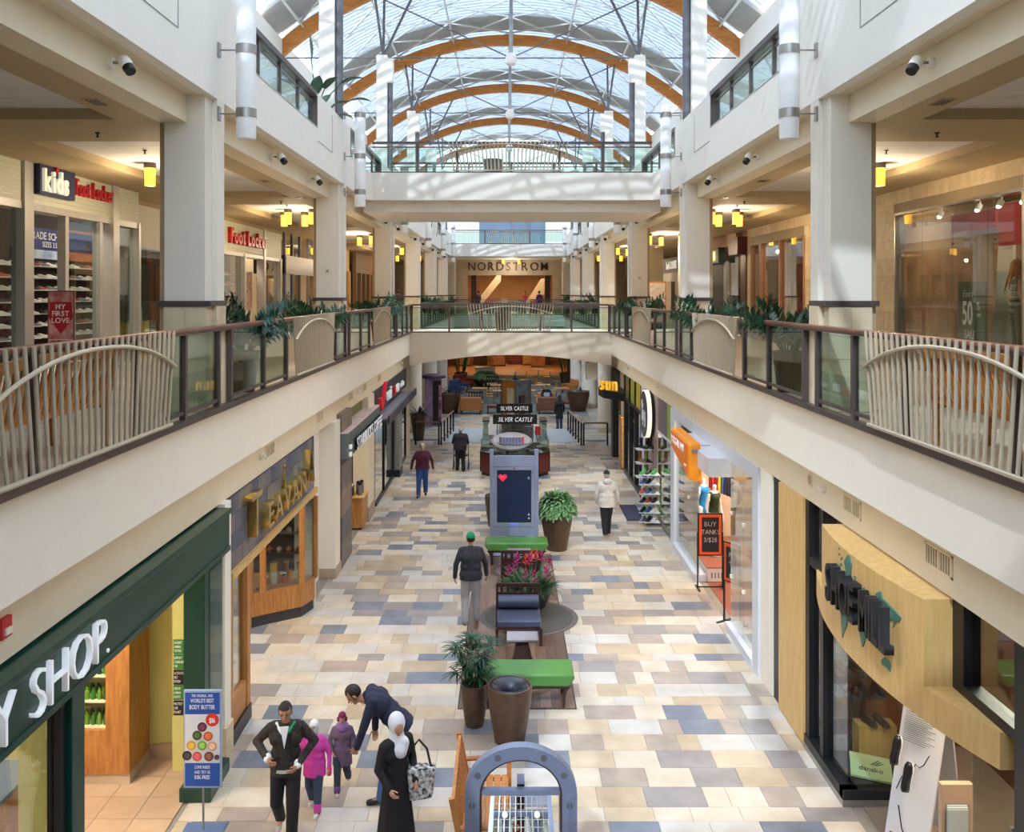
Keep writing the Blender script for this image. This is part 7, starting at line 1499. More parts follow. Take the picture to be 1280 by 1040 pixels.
# ================================================================== PEOPLE
HAIRK = mat('hair_dark', (34, 26, 24), .6, var=.2, scale=30); HAIRG = mat('hair_grey', (186, 182, 178), .7, var=.1, scale=30); HAIRB = mat('hair_brown', (84, 62, 48), .6, var=.2, scale=30)
EYE = mat('eye_dark', (30, 24, 22), .3, var=0); LIP = mat('lip', (150, 84, 76), .5, var=0)
def V(*a): return Vector(a)
def join_mesh(me, mb):
    if mb.f:
        bm = bmesh.new(); bm.from_mesh(me); t = mb.mesh('t'); bm.from_mesh(t); bpy.data.meshes.remove(t); bm.to_mesh(me); bm.free(); me.polygons.foreach_set('use_smooth', [True]*len(me.polygons))
    return me
def person(lab, loc, rz, h, top, bottom, shoe, hair=HAIRK, skin=SKIN, pose=None, vox=.014, hairy='short', dress=None, sleeve=1.0, bulk=1.0, hem=.90, face=True, curl=.6):
    k = h/1.75; t = thing('person', lab, 'person', loc, rz)
    J = dict(pel=V(0,0,.95), chest=V(0,0,1.30), neck=V(0,-.01,1.46), head=V(0,.02,1.63), shL=V(-.185,0,1.41), shR=V(.185,0,1.41), elL=V(-.25,-.03,1.14), elR=V(.25,-.03,1.14), wrL=V(-.25,.06,.89), wrR=V(.25,.06,.89),
             hpL=V(-.09,0,.92), hpR=V(.09,0,.92), knL=V(-.10,.03,.50), knR=V(.10,.03,.50), anL=V(-.10,-.02,.09), anR=V(.10,-.02,.09), toL=V(-.12,.13,.035), toR=V(.12,.13,.035), look=V(0,1,0))
    for n, p in (pose or {}).items(): J[n] = V(*p)
    B = bulk; P = {n: (p*k if n != 'look' else p) for n, p in J.items()}
    f = P['look'].normalized(); r = f.cross(V(0,0,1)); r = r.normalized() if r.length > .1 else V(1,0,0); u = r.cross(f)
    Mh = Matrix((r, f, u)).transposed()
    def H(x, y, z): return P['head']+Mh @ V(x, y, z)*k
    sx = (P['shR']-P['shL']).normalized(); hx_ = (P['hpR']-P['hpL']).normalized()
    def torso(q, e):
        q.cap(P['shL']+sx*.06*k, P['shR']-sx*.06*k, (.075+e)*k).cap(P['chest']-sx*.07*k*B, P['chest']+sx*.07*k*B, (.115*B+e)*k)
        m_ = P['pel'].lerp(P['chest'], .45); q.cap(m_-sx*.055*k*B, m_+sx*.055*k*B, (.105*B+e)*k).cap(P['chest'], m_, (.12*B+e)*k, (.115*B+e)*k).cap(m_, P['pel'], (.115*B+e)*k, (.12*B+e)*k).cap(P['pel']-hx_*.06*k*B, P['pel']+hx_*.06*k*B, (.115*B+e)*k)
        q.cap(P['chest'], (P['shL']+P['shR'])/2, (.11*B+e)*k, (.085+e)*k)
    def arm(q, s, e, sl=1.0):
        a, b_, c = P['sh'+s], P['el'+s], P['wr'+s]; q.cap(a, b_, (.055+e)*k, (.042+e)*k).cap(b_, b_.lerp(c, sl), (.042+e)*k, (.03+e)*k)
    def leg(q, s, e, lo=1.0):
        a, b_, c = P['hp'+s], P['kn'+s], P['an'+s]; q.cap(a, b_, (.088*B+e)*k, (.058+e)*k).cap(b_, b_.lerp(c, lo), (.056+e)*k, (.04+e)*k)
    # one continuous body
    q = MB(); torso(q, -.012)
    q.cap(P['neck']-V(0,0,.05)*k, H(0, -.01, -.07), .058*k, .052*k); q.ell(H(0, -.005, .02), (.076*k, .094*k, .108*k), 16, 12, Mh); q.cap(H(0, .03, -.055), H(0, .055, -.075), .05*k, .035*k); q.cap(H(0, .085, .01), H(0, .108, -.02), .012*k, .018*k)
    for s in (-1, 1): q.cap(H(s*.078, -.005, .015), H(s*.082, -.012, -.02), .014*k, .012*k)
    fg = MB()
    for s in 'LR':
        arm(q, s, -.008); leg(q, s, -.012); q.cap(P['an'+s], P['to'+s], .035*k, .028*k)
        w_, e_ = P['wr'+s], P['el'+s]; d = (w_-e_).normalized(); sg = -1 if s == 'L' else 1; inn = (-sx*sg); inn = (inn-d*inn.dot(d)).normalized(); ac = d.cross(inn).normalized(); pal = w_+d*.075*k
        fw = ac if ac.dot(f) > 0 else -ac
        q.cap(w_, pal-ac*.02*k, .026*k, .02*k).cap(w_, pal+ac*.02*k, .026*k, .02*k)
        for i in range(4):
            b0 = pal+fw*(.028-.019*i)*k; L = (.075, .085, .078, .06)[i]*k; m1 = b0+(d+inn*curl*.5).normalized()*L*.5; m2 = m1+(d*.6+inn*curl*1.2).normalized()*L*.5
            fg.cap(b0-d*.02*k, m1, .0095*k, .009*k, 6).cap(m1, m2, .009*k, .0075*k, 6)
        b0 = w_+d*.03*k+fw*.022*k; fg.cap(b0, b0+(d*.7+fw*.8+inn*.3)*.038*k, .012*k, .0105*k, 6).cap(b0+(d*.7+fw*.8+inn*.3)*.038*k, b0+(d*1.3+fw*.95+inn*.6)*.05*k, .0105*k, .008*k, 6)
    me = join_mesh(blob(q, vox, 2), fg); me.materials.append(skin); link(me, 'body', t, False)
    e = .018
    if top:
        q = MB(); torso(q, e); ax = (P['chest']-P['pel']).normalized(); hp = P['pel']-ax*(.95-hem)*k
        q.cap(P['pel'], hp-ax*.12*k, (.128*B+e)*k, (.138*B+e)*k); q.cap(P['pel']-hx_*.05*k*B, hp-hx_*.06*k*B-ax*.12*k, (.118*B+e)*k, (.128*B+e)*k); q.cap(P['pel']+hx_*.05*k*B, hp+hx_*.06*k*B-ax*.12*k, (.118*B+e)*k, (.128*B+e)*k)
        for s in 'LR': q.cap(P['sh'+s], P['sh'+s].lerp(P['el'+s], .5), (.055+e)*k, (.05+e)*k)
        q.cap(P['neck']-V(0,0,.03)*k, P['neck']+V(0,.0,.01)*k, .068*k, .066*k)
        me = blob(q, vox*1.1, 2)
        bm = bmesh.new(); bm.from_mesh(me); bmesh.ops.bisect_plane(bm, geom=bm.verts[:]+bm.edges[:]+bm.faces[:], plane_co=hp, plane_no=ax, clear_inner=True); bm.to_mesh(me); bm.free()
        q = MB()
        for s in 'LR': arm(q, s, e*.9, sleeve)
        ms = blob(q, vox*1.1, 1); bm = bmesh.new(); bm.from_mesh(me); bm.from_mesh(ms); bm.to_mesh(me); bm.free(); bpy.data.meshes.remove(ms); me.polygons.foreach_set('use_smooth', [True]*len(me.polygons))
        me.materials.append(top); link(me, 'upper_clothing', t, False)
    if dress:
        q = MB().cap(P['chest'], P['pel'], .15*k, .17*k).cap(P['pel'], P['pel']-V(0, 0, .82)*k, .17*k, .30*k)
        me = blob(q, vox*1.3, 2)
        me.materials.append(dress); link(me, 'long_dress', t, False)
    elif bottom:
        q = MB().cap(P['pel']-hx_*.055*k*B, P['pel']+hx_*.055*k*B, (.118*B+e*.6)*k)
        for s in 'LR':
            a_, b_, c_ = P['hp'+s], P['kn'+s], P['an'+s]; q.cap(a_, b_, (.098*B+.008)*k, .082*k*min(B, 1.15)).cap(b_, b_.lerp(c_, 1.0), .082*k*min(B, 1.15), .068*k*min(B, 1.15))
        me = blob(q, vox*1.1, 2); me.materials.append(bottom); link(me, 'trousers', t, False)
    for s in 'LR':
        d = (P['to'+s]-P['an'+s]); d.z = 0; d = d.normalized() if d.length > .01 else f; a = P['an'+s]; dn = V(0, 0, -1)
        q = MB().cap(a+dn*.035*k-d*.02*k, P['to'+s]+d*.01*k, .045*k, .036*k).cap(a+dn*.02*k, a+dn*.04*k-d*.03*k, .042*k, .038*k); me = blob(q, .012, 1)
        lo = min(v.co.z for v in me.vertices); me.materials.append(shoe); link(me, 'shoe', t, False)
    if face:
        for s in (-1, 1): MB().ell(H(s*.033, .083, .018), (.010*k, .007*k, .006*k), 8, 6, Mh).build('eye', EYE, t, w=False, smooth=True); MB().cap(H(s*.02, .09, .038), H(s*.046, .08, .036), .0035*k, .0025*k, 6).build('eyebrow', hair or HAIRK, t, w=False)
        MB().cap(H(-.02, .092, -.05), H(.02, .092, -.05), .006*k, .006*k, 6).build('mouth', LIP, t, w=False, smooth=True)
    if hairy:
        q = MB(); q.ell(V(0, 0, 0), (1, 1, 1), 20, 14); rx, ry, rz_ = {'short': (.084, .100, .106), 'balding': (.083, .10, .085), 'long': (.09, .108, .115)}[hairy]
        keep = []
        for fc in q.f:
            c = sum((V(*q.v[i]) for i in fc), V(0,0,0))/len(fc); lim = .35 if hairy != 'balding' else .2
            if not (c.y > .25 and c.z < lim+.35*(1-c.y)) and c.z > (-.55 if hairy != 'long' else -1) and not (hairy == 'balding' and c.z > .62): keep.append(fc)
        q.f = keep; q.m = [0]*len(keep); q.v = [tuple(H(x*rx, y*ry-.012, z*rz_+.028)) for x, y, z in q.v]
        if hairy == 'long': q.cap(H(0, -.06, -.02), H(0, -.07, -.2), .075*k, .05*k)
        q.build('hair', hair, t, w=False, smooth=True)
    t['_k'] = k
    return t, P, H, Mh
def headgear_cap(t, H, Mh, m, k=1, brim=True):
    q = MB(); q.ell(V(0,0,0), (1,1,1), 20, 14); q.f = [fc for fc in q.f if sum(q.v[i][2] for i in fc)/len(fc) > .05]; q.m = [0]*len(q.f); q.v = [tuple(H(x*.089, y*.107-.005, z*.10+.045)) for x, y, z in q.v]; q.build('cap', m, t, w=False, smooth=True)
    if brim: MB().add([H(x, y, .052+dz) for dz in (0, .008) for x, y in ((-.07, .07), (-.06, .15), (0, .175), (.06, .15), (.07, .07))], [(0,1,2,3,4), (9,8,7,6,5), (0,5,6,1), (1,6,7,2), (2,7,8,3), (3,8,9,4)]).build('cap_brim', m, t, w=False)
def cloth(n, c, var=.08, c2=None, sc_=14): return mat('cloth_'+n, c, .85, var=var, c2=c2, scale=sc_, bump=.1)
SHK = cloth('shoe_black', (30, 28, 28)); SHR = cloth('shoe_red', (190, 30, 34), c2=(230, 226, 224), sc_=16); SHW = cloth('shoe_white', (226, 224, 222))
# man in green cap walking away
t, P, H, M_ = person('man in a green cap, dark jacket and grey trousers walking away', (-.84, 17.35, 0), .05, 1.74, cloth('navy_jacket', (52, 52, 60)), cloth('grey_sweats', (170, 166, 166)), SHR, HAIRK, SKIN2,
    dict(anL=(-.11,-.12,.11), toL=(-.13,.02,.035), knL=(-.11,.02,.5), anR=(.12,.05,.09), toR=(.14,.2,.035), knR=(.11,.06,.5), elL=(-.29,-.03,1.15), wrL=(-.31,.02,.9), elR=(.29,.03,1.15), wrR=(.31,.10,.92)), .012, bulk=1.22, hem=.86)
headgear_cap(t, H, M_, cloth('green_cap', (30, 142, 92)))
# maroon shirt man walking towards the viewer
person('grey haired man in a maroon shirt and blue jeans walking towards the viewer', (-2.81, 28.2, 0), PI+.05, 1.68, cloth('maroon_plaid', (92, 34, 54), c2=(70, 24, 44), sc_=9), cloth('blue_jeans', (44, 82, 140)), SHK, HAIRG, SKIN,
    dict(anL=(-.10,-.16,.13), toL=(-.11,-.02,.05), knL=(-.10,.02,.5), anR=(.12,.14,.09), toR=(.15,.28,.035), knR=(.11,.12,.5), elL=(-.32,-.02,1.16), wrL=(-.36,.06,.92), elR=(.32,-.02,1.16), wrR=(.36,.06,.92)), .015, 'balding', bulk=1.3)
# stooped man with a rolling walker
t, P, H, M_ = person('white haired man in a dark jacket pushing a wheeled walker away', (-1.81, 32.1, 0), .0, 1.68, cloth('dark_jacket', (44, 38, 46)), cloth('black_trousers', (34, 32, 36)), SHK, HAIRG, SKIN,
    dict(head=(0,.16,1.52), neck=(0,.08,1.40), chest=(0,.05,1.26), shL=(-.21,.06,1.34), shR=(.21,.06,1.34), elL=(-.28,.08,1.08), wrL=(-.25,.32,1.0), elR=(.28,.08,1.08), wrR=(.25,.32,1.0), anL=(-.12,.08,.09), toL=(-.13,.23,.035), anR=(.12,-.1,.1), toR=(.13,.05,.04)), .016, 'balding', bulk=1.35, hem=.80)
t = thing('walker', 'blue wheeled walker pushed by the white haired man', 'walker', (-1.81, 32.65, 0)); BLU = mat('walker_blue', (60, 66, 130), .35, .3)
for s in (-1, 1):
    x = -1.81+s*.27; MB().tube([(x, 32.42, .98), (x, 32.55, .9), (x, 32.62, .5), (x, 32.46, .12)], .014, 8).build('side_frame', BLU, t); MB().tube([(x, 32.62, .5), (x, 32.95, .12)], .014, 8).build('front_leg', BLU, t); MB().tube([(x, 32.34, .975), (x, 32.44, .98)], .018, 8).build('grip', BLACK, t)
    for y in (32.46, 32.95): MB().tube([(x-.018, y, .1), (x+.018, y, .1)], .1, 18).build('wheel', BLACK, t); MB().tube([(x-.02, y, .1), (x+.02, y, .1)], .055, 12).build('hub', BLU, t)
MB().box(-2.06, -1.56, 32.5, 32.8, .48, .52).build('seat', BLACK, t)
# man in white jacket walking away on the right
t, P, H, M_ = person('man in a cream hooded jacket and dark cap walking away on the right', (2.50, 23.55, 0), .05, 1.72, cloth('cream_jacket', (214, 204, 194)), cloth('black_jeans', (30, 28, 34)), cloth('trainer_grey', (90, 88, 90), c2=(220, 220, 220), sc_=14), HAIRG, SKIN,
    dict(anL=(-.06,-.12,.12), toL=(-.06,.02,.045), knL=(-.07,.03,.5), anR=(.05,.12,.09), toR=(.06,.27,.035), knR=(.06,.1,.5), elL=(-.28,.0,1.16), wrL=(-.27,.08,.95), elR=(.29,.0,1.15), wrR=(.33,.10,.93)), .013, bulk=1.25, hem=.80)
headgear_cap(t, H, M_, cloth('dark_cap', (38, 48, 44)))
q = MB().ell((0, -.10, 1.46), (.12, .07, .09)).cap((-.08, -.04, 1.47), (.08, -.04, 1.47), .05); me = blob(q, .016, 2); me.materials.append(MATS['cloth_cream_jacket']); link(me, 'hood', t, False)
# woman in dark coat on the ramp
person('person in a long dark coat standing by the right handrail', (2.35, 42.2, 0), .3, 1.58, cloth('charcoal_coat', (40, 38, 40)), cloth('jeans_dark', (60, 78, 110)), SHK, HAIRK, SKIN, None, .018, 'long', bulk=1.1, hem=.55)
# reader in the armchair
SIT = dict(pel=(0,0,.56), chest=(0,-.04,.92), neck=(0,-.05,1.08), head=(0,-.02,1.24), shL=(-.185,-.03,1.03), shR=(.185,-.03,1.03), elL=(-.27,.04,.8), elR=(.27,.04,.8), wrL=(-.1,.27,.78), wrR=(.1,.27,.78), hpL=(-.1,0,.54), hpR=(.1,0,.54), knL=(-.13,.42,.56), knR=(.13,.42,.56), anL=(-.13,.42,.12), anR=(.13,.42,.12), toL=(-.14,.56,.05), toR=(.14,.56,.05), look=(0,1,-.35))
person('man in a dark top and blue jeans reading in a tan armchair', (2.05, 49.2, .0), PI, 1.75, cloth('black_top', (28, 26, 32)), cloth('blue_jeans', (44, 82, 140)), SHK, HAIRB, SKIN, SIT, .018)
t = thing('magazine', 'open white magazine held by the reader', 'magazine', (2.05, 48.84, .8)); MB().box(1.9, 2.2, 48.82, 48.86, .78, .98).build('pages', PRINTW, t); MB().box(1.89, 2.21, 48.81, 48.815, .77, .99).build('cover', mat('mag_cover', (180, 190, 200), .4), t)
person('man in a dark jacket sitting at a cafe table deep in the lounge', (.42, 58.1, .0), -1.4, 1.75, cloth('dark_violet_jacket', (46, 38, 50)), cloth('black_trousers', (34, 32, 36)), SHK, HAIRG, SKIN, dict(SIT, look=(0,1,-.5)), .02, 'balding')
t = thing('stool', 'plain stool under the man at the cafe table', 'stool', (.42, 58.1, 0)); MB().box(.2, .62, 57.9, 58.3, .38, .44).build('seat', ESPRESSO, t); [MB().box(.41+a*.17-.02, .41+a*.17+.02, 58.1+c*.17-.02, 58.1+c*.17+.02, 0, .38).build('leg', ESPRESSO, t) for a in (-1, 1) for c in (-1, 1)]
# ---- family in the foreground
CARD = mat('cloth_argyle', (66, 58, 50), .9, c2=(38, 34, 34), scale=30)
t, P, H, M_ = person('young man in a dark argyle cardigan and black trousers striding to the front', (-2.72, 10.42, 0), PI+.12, 1.66, CARD, cloth('black_slacks', (30, 26, 28)), cloth('pale_shoe', (206, 200, 196)), HAIRK, SKIN2,
    dict(anL=(-.09,.22,.09), toL=(-.10,.36,.035), knL=(-.10,.16,.5), anR=(.10,-.26,.16), toR=(.11,-.12,.06), knR=(.11,.02,.5), elL=(-.34,-.06,1.2), wrL=(-.16,.16,1.02), elR=(.36,-.08,1.22), wrR=(.20,.17,1.12), head=(0,.06,1.62), look=(.05,1,-.25)), .011, bulk=1.05, hem=.86, curl=1.0)
MB().add([(-.05*.95, .115, 1.40), (.05*.95, .115, 1.40), (0, .150, 1.16), (-.05*.95, .135, 1.40), (.05*.95, .135, 1.40), (0, .165, 1.16)], [(0,2,1), (3,4,5), (0,1,4,3), (1,2,5,4), (2,0,3,5)]).build('shirt_front', PRINTW, t, w=False)
MB().cap((-.10, .03, 1.39), (-.035, .10, 1.32), .028, .02, 8).build('green_collar', cloth('green_lining', (40, 150, 90)), t, w=False, smooth=True); MB().cap((.10, .03, 1.39), (.035, .10, 1.32), .028, .02, 8).build('collar', PRINTW, t, w=False, smooth=True)
MB().lathe([(.150, .865), (.152, .90)], (0, 0, 0), 24, 1.12, .95).build('belt', cloth('pale_belt', (200, 196, 190)), t, w=False)
MB().bar((-.06, .15, 1.34), (-.09, .17, 1.02), .035, .01, up=(0, 1, 0)).build('bag_strap', SHK, t, w=False)
for s, x in (('L', -.17), ('R', .21)): MB().cap(P['wr'+s]-V(0, .02, -.01), P['wr'+s], .045, .045, 8).build('shirt_cuff', PRINTW, t, w=False, smooth=True)
PNK = cloth('pink_jacket', (216, 70, 168))
t, P, H, M_ = person('girl in a bright pink jacket and white hat behind the young man', (-2.52, 11.05, 0), PI-.15, 1.10, PNK, cloth('denim_girl', (58, 70, 92)), SHW, None, SKIN, dict(anL=(-.12,.16,.09), toL=(-.12,.3,.04), knL=(-.11,.12,.5), anR=(.12,-.18,.14), toR=(.12,-.04,.06), head=(0,.03,1.66), elL=(-.3,0,1.15), wrL=(-.33,.08,.92), elR=(.3,0,1.15), wrR=(.3,.08,.92)), .011, None, bulk=1.25, hem=.72)
headgear_cap(t, H, M_, cloth('white_hat', (232, 226, 226)), brim=False); MB().ell(H(0, -.02, -.02), (.06, .07, .075), 12, 8).build('hat_flap', MATS['cloth_white_hat'], t, w=False, smooth=True)
for s in 'LR': MB().cap(P['an'+s]+V(0, 0, .02), P['an'+s]+V(0, 0, .07), .05, .05, 10).build('pink_cuff', PNK, t, w=False, smooth=True)
MB().cap(P['wrL']-V(0, 0, .02), P['wrL']-V(0, 0, .08), .035, .03, 10).build('pink_glove', cloth('glove_pink', (230, 60, 130)), t, w=False, smooth=True)
t, P, H, M_ = person('small girl in a maroon hat and lilac scarf holding an adult hand', (-2.26, 11.5, 0), PI+.1, .98, cloth('mauve_coat', (112, 92, 110)), cloth('teal_leggings', (52, 62, 72)), SHW, None, SKIN, dict(anR=(.10,.2,.09), toR=(.10,.34,.04), knR=(.10,.16,.5), anL=(-.12,-.2,.2), toL=(-.12,-.06,.12), knL=(-.1,.04,.5), head=(0,.04,1.68), elR=(.28,.02,1.16), wrR=(.22,.14,.98), elL=(-.26,.02,1.2), wrL=(-.25,.12,1.05)), .011, None, bulk=1.25, hem=.62)
headgear_cap(t, H, M_, cloth('maroon_hat', (132, 34, 84)), brim=False); MB().lathe([(.075, 0), (.085, .03), (.08, .07), (.06, .09)], (0, 0, .78), 16).build('scarf', cloth('lilac_scarf', (150, 110, 160)), t, w=False, smooth=True)
for s in (-1, 1): MB().cap(H(s*.085, 0, .0), H(s*.088, 0, -.05), .02, .018, 8).build('hat_ear', MATS['cloth_maroon_hat'], t, w=False, smooth=True)
for s in 'LR': MB().cap(P['an'+s]+V(0, 0, .02), P['an'+s]+V(0, 0, .05), .045, .045, 10).build('violet_cuff', cloth('violet_cuff', (120, 70, 150)), t, w=False, smooth=True)
t, P, H, M_ = person('man in a navy sweater and jeans bending down to the small girl', (-1.60, 11.3, 0), PI/2+.15, 1.78, cloth('navy_sweater', (36, 42, 66)), cloth('jeans_mid', (70, 106, 156)), cloth('dark_sneaker', (52, 48, 50)), HAIRK, SKIN2,
    dict(pel=(0,-.10,.95), chest=(0,.16,1.23), neck=(0,.30,1.30), head=(0,.46,1.33), shL=(-.185,.24,1.30), shR=(.185,.24,1.30), elL=(-.22,.34,1.02), wrL=(-.16,.42,.76), elR=(.24,.20,1.04), wrR=(.22,.20,.80), hpL=(-.09,-.10,.92), hpR=(.09,-.10,.92), knL=(-.10,.05,.5), anL=(-.1,.12,.09), toL=(-.1,.27,.035), knR=(.10,-.12,.5), anR=(.1,-.34,.15), toR=(.1,-.2,.05), look=(0,.75,-.75)), .011, bulk=1.12, hem=.86)
MB().box(-.24, -.10, -.12, .02, .80, .96).build('waist_pouch', cloth('pouch_grey', (150, 150, 156)), t, w=False, bevel=.03)
BLKD = cloth('black_dress', (26, 24, 28))
t, P, H, M_ = person('woman in a long black dress and white headscarf walking with a tote bag', (-1.40, 10.15, 0), PI+.75, 1.60, BLKD, None, SHK, None, SKIN, dict(elL=(-.24,.02,1.15), wrL=(-.12,.24,1.0), elR=(.25,-.02,1.15), wrR=(.22,.16,.98), look=(.3,1,-.1)), .012, None, dress=BLKD)
SCF = cloth('white_scarf', (226, 226, 232), var=.04)
q = MB().ell(H(0, -.02, .03), (.098, .112, .125), 16, 12, M_).cap(H(0, -.02, -.07), P['neck']-V(0, 0, .04), .085, .13).cap(P['neck']-V(.03, -.05, .06), P['chest']+V(0, .06, .04), .11, .10); me = blob(q, .013, 2); me.materials.append(SCF); link(me, 'headscarf', t, False)
MB().ell(H(0, .072, .005), (.055, .035, .075), 12, 8, M_).build('face_opening', SKIN, t, w=False, smooth=True)
t = thing('tote_bag', 'black and white patterned tote bag on the shoulder of the headscarf woman', 'bag', (-1.12, 10.2, .75)); ZB = mat('zebra_cloth', (226, 222, 218), .8, c2=(30, 28, 30), scale=26, detail=1)
MB().prism([(-1.24, .66), (-.98, .70), (-.95, 1.02), (-1.27, 1.02)], 'y', 10.06, 10.26).build('bag_body', ZB, t, bevel=.03); MB().tube([(-1.23, 10.16, 1.0), (-1.20, 10.16, 1.25), (-1.14, 10.16, 1.32), (-1.05, 10.16, 1.22), (-1.0, 10.16, 1.0)], .014, 7).build('handle', BLACK, t)
# distant people on level two
for i, (x, y, z, c, rz, lab) in enumerate(((6.3, 40.5, F2, (40, 40, 66), 2.0, 'person in a navy coat on the right upper walkway'), (-5.6, 45, F2, (60, 50, 50), 0, 'person in a grey coat far on the left upper walkway'), (2.2, Y1-1.6, F2, (110, 50, 140), .5, 'person in a purple coat before the department store'), (1.2, Y1+1.2, F2, (176, 40, 50), 2, 'person in a red top inside the department store'), (-2.2, Y1-.8, F2, (70, 50, 60), 1, 'person in a plum coat at the department store doorway'))):
    person(lab, (x, y, z+.006), rz, 1.68, cloth('far_coat_%d' % i, c), cloth('far_trousers', (44, 42, 50)), SHK, HAIRK, SKIN, None, .03, 'short', face=False)
# ================================================================== FAR LOUNGE
def armchair(lab, x, y, rz, m, wd=.85, group='lounge armchairs'):
    t = thing('armchair', lab, 'armchair', (x, y, 0), rz, group)
    MB().box(-wd/2+.1, wd/2-.1, -.36, .25, .22, .45).build('seat', m, t, w=False, bevel=.04); MB().box(-wd/2, wd/2, .22, .40, .2, .92).build('backrest', m, t, w=False, bevel=.05)
    for s in (-1, 1): MB().box(s*wd/2-.07, s*wd/2+.07, -.38, .3, .15, .62).build('arm', m, t, w=False, bevel=.04)
    for sx in (-1, 1):
        for sy in (-1, 1): MB().box(sx*wd*.42-.03, sx*wd*.42+.03, sy*.32-.03, sy*.32+.03, 0, .22).build('leg', ESPRESSO, t, w=False)
LB = {k: mat('lounge_'+k, c, .5, var=.06) for k, c in dict(blue=(64, 82, 124), red=(130, 44, 40), tan=(186, 120, 66), brown=(110, 66, 46), cream=(206, 184, 156)).items()}
armchair('blue armchair at the left of the lounge', -3.2, 57.0, 1.2, LB['blue'], 1.3); armchair('deep red armchair behind the blue one', -3.1, 60.5, .9, LB['red'], 1.2)
armchair('tan leather armchair seen from behind at the front of the lounge', -2.05, 47.6, PI, LB['tan'], 1.15); armchair('brown armchair seen from behind in front of the reader', 2.05, 47.6, PI, LB['brown'], 1.1); armchair('tan armchair in which the reader sits', 2.05, 49.2, 0, LB['tan'], 1.0); armchair('tan armchair at the right side of the lounge', 3.9, 57.0, -1.2, LB['tan'], 1.0)
for i, (x, y) in enumerate(((-1.9, 49.8), (-1.1, 59.2), (-.9, 56.3))): 
    t = thing('lounge_chair', '%s dark slatted chair with pale seat in the lounge' % ['nearest', 'farthest', 'middle'][i], 'chair', (x, y, 0), 0, 'slatted lounge chairs'); MB().box(x-.4, x+.4, y-.3, y+.3, .3, .45).build('seat', LB['cream'], t, bevel=.03); MB().box(x-.42, x+.42, y+.3, y+.36, .5, .62).build('back_rail', ESPRESSO, t); MB().box(x-.42, x+.42, y+.3, y+.36, .8, .9).build('top_rail', ESPRESSO, t)
    for k in range(6): MB().box(x-.38+.15*k, x-.33+.15*k, y+.31, y+.35, .6, .82).build('back_slat', ESPRESSO, t)
    for sx in (-1, 1):
        for sy in (-1, 1): MB().box(x+sx*.37-.025, x+sx*.37+.025, y+sy*.3-.025, y+sy*.3+.025, 0, .5).build('leg', ESPRESSO, t)
for i, (x, y) in enumerate(((-3.3, 48.0), (-.65, 47.8), (3.3, 49.5))):
    t = thing('ottoman', '%s red padded ottoman bench at the lounge edge' % ['left', 'middle', 'right'][i], 'ottoman', (x, y, 0), 0, 'red ottomans'); MB().box(x-.55, x+.55, y-.28, y+.28, .3, .45).build('cushion', LB['red'], t, bevel=.04)
    for sx in (-1, 1): MB().box(x+sx*.5-.03, x+sx*.5+.03, y-.25, y+.25, 0, .32).build('leg_frame', ESPRESSO, t)
TBT = mat('table_wood', (206, 152, 98), .4, var=.06)
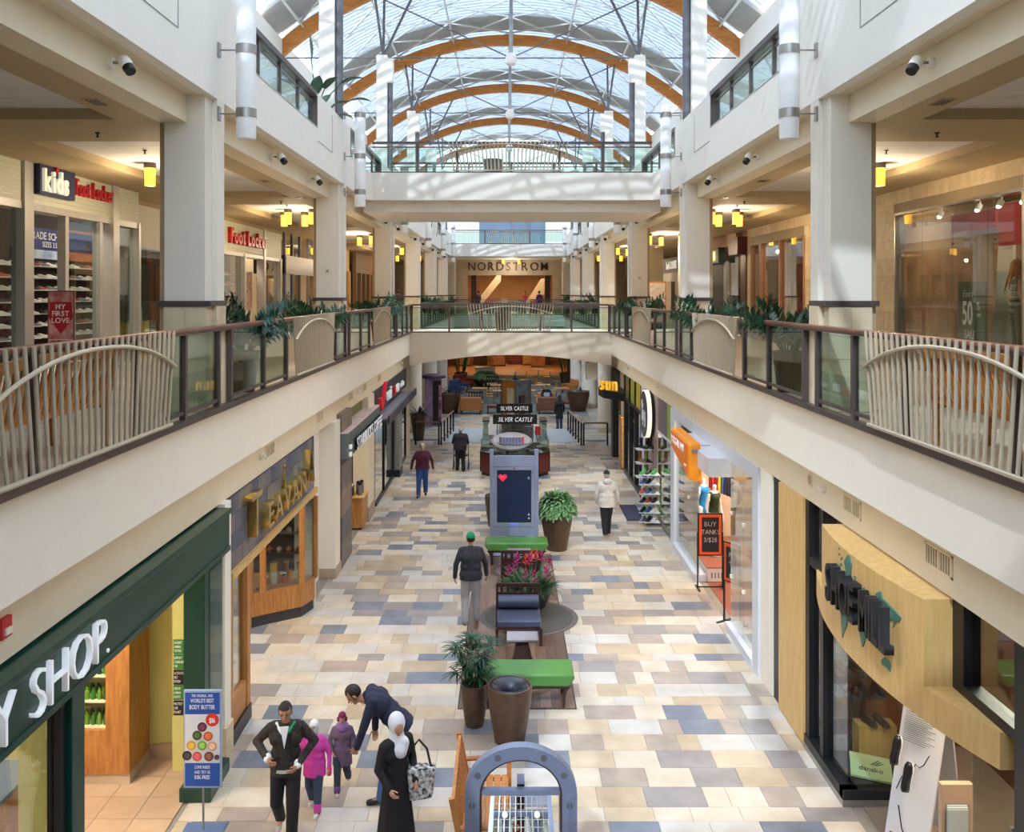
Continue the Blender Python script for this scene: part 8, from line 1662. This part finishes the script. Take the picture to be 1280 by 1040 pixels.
for i, (x, y, h) in enumerate(((-1.75, 53.2, .74), (-.5, 51.9, .74), (1.05, 52.0, .74), (2.1, 55.2, .74), (3.1, 53.2, .74), (.95, 58.2, .74), (2.1, 64.0, .95), (-.7, 55.0, .74))):
    t = thing('cafe_table', '%s pale wood cafe table of the lounge counted from the left front' % ORD[i], 'table', (x, y, 0), 0, 'cafe tables'); MB().box(x-.45, x+.45, y-.4, y+.4, h, h+.04).build('top', TBT, t, bevel=.01); MB().tube([(x, y, .02), (x, y, h)], .04, 8).build('stem', STEEL, t); MB().lathe([(.3, 0), (.3, .02), (.05, .04)], (x, y, 0), 16).build('base', STEEL, t)
    for k, s in enumerate((-1, 1)):
        c = thing('cafe_chair', 'golden curved chair on the %s of the %s cafe table' % ('left' if s < 0 else 'right', ORD[i]), 'chair', (x+s*.62, y-.2, 0), s*PI/2+PI, 'cafe chairs'); GC = mat('golden_ply', (198, 142, 60), .4, var=.1)
        MB().box(-.22, .22, -.22, .22, .44, .465).build('seat', GC, c, w=False, bevel=.01); MB().prism([(-.20, .22), (-.1, .27), (.1, .27), (.20, .22), (.2, .19), (-.2, .19)], 'z', .55, .85).build('backrest', GC, c, w=False)
        for sx in (-1, 1):
            MB().bar((sx*.16, .21, .46), (sx*.16, .22, .62), .025).build('back_support', STEEL, c, w=False)
            for sy in (-1, 1): MB().tube([(sx*.18, sy*.18, .44), (sx*.21, sy*.21, 0)], .012, 6).build('leg', STEEL, c, w=False)
t = thing('counter', 'pale grey counter deep in the lounge', 'counter', (-1.7, 65, 0)); MB().box(-2.4, -1.0, 64.6, 65.4, 0, 1.0).build('body', LB['cream'], t); MB().box(-2.45, -.95, 64.55, 65.45, 1.0, 1.05).build('top', STEEL, t)
for i, (x, y, c, hh) in enumerate(((-2.5, 80, (60, 30, 26), 2.6), (-.9, 79, (150, 108, 66), 1.8), (.6, 81, (96, 36, 36), 2.2), (1.9, 80, (170, 128, 76), 1.4), (3.2, 80, (50, 36, 34), 2.6), (-4, 79, (150, 112, 70), 1.8), (2.6, 78, (150, 96, 56), 1.0))):
    t = thing('shop_display', '%s warm lit display deep in the far ground floor shop' % ORD[i], 'display', (x, y, 0), 0, 'far shop displays'); MB().box(x-.6, x+.6, y-.3, y+.3, .1, hh).build('body', mat('far_disp_%d' % i, c, .6, var=.3, scale=3), t); MB().box(x-.65, x+.65, y-.35, y+.35, 0, .1).build('plinth', ESPRESSO, t); MB().box(x-.65, x+.65, y-.35, y+.35, hh, hh+.06).build('cap', OAK, t)
t = thing('hanging_lamp', 'glowing orange lamp deep in the far ground floor shop', 'lamp', (1.9, 74, 2.4)); MB().lathe([(.35, 0), (.25, .35)], (2.3, 74, 2.3), 16).build('shade', mat('lamp_orange', (255, 150, 50), .5, var=0, emit=3), t, smooth=40); MB().tube([(2.3, 74, 2.65), (2.3, 74, 3.7)], .015, 6).build('cord', BLACK, t)

bpy.data.scenes.remove(LAB)
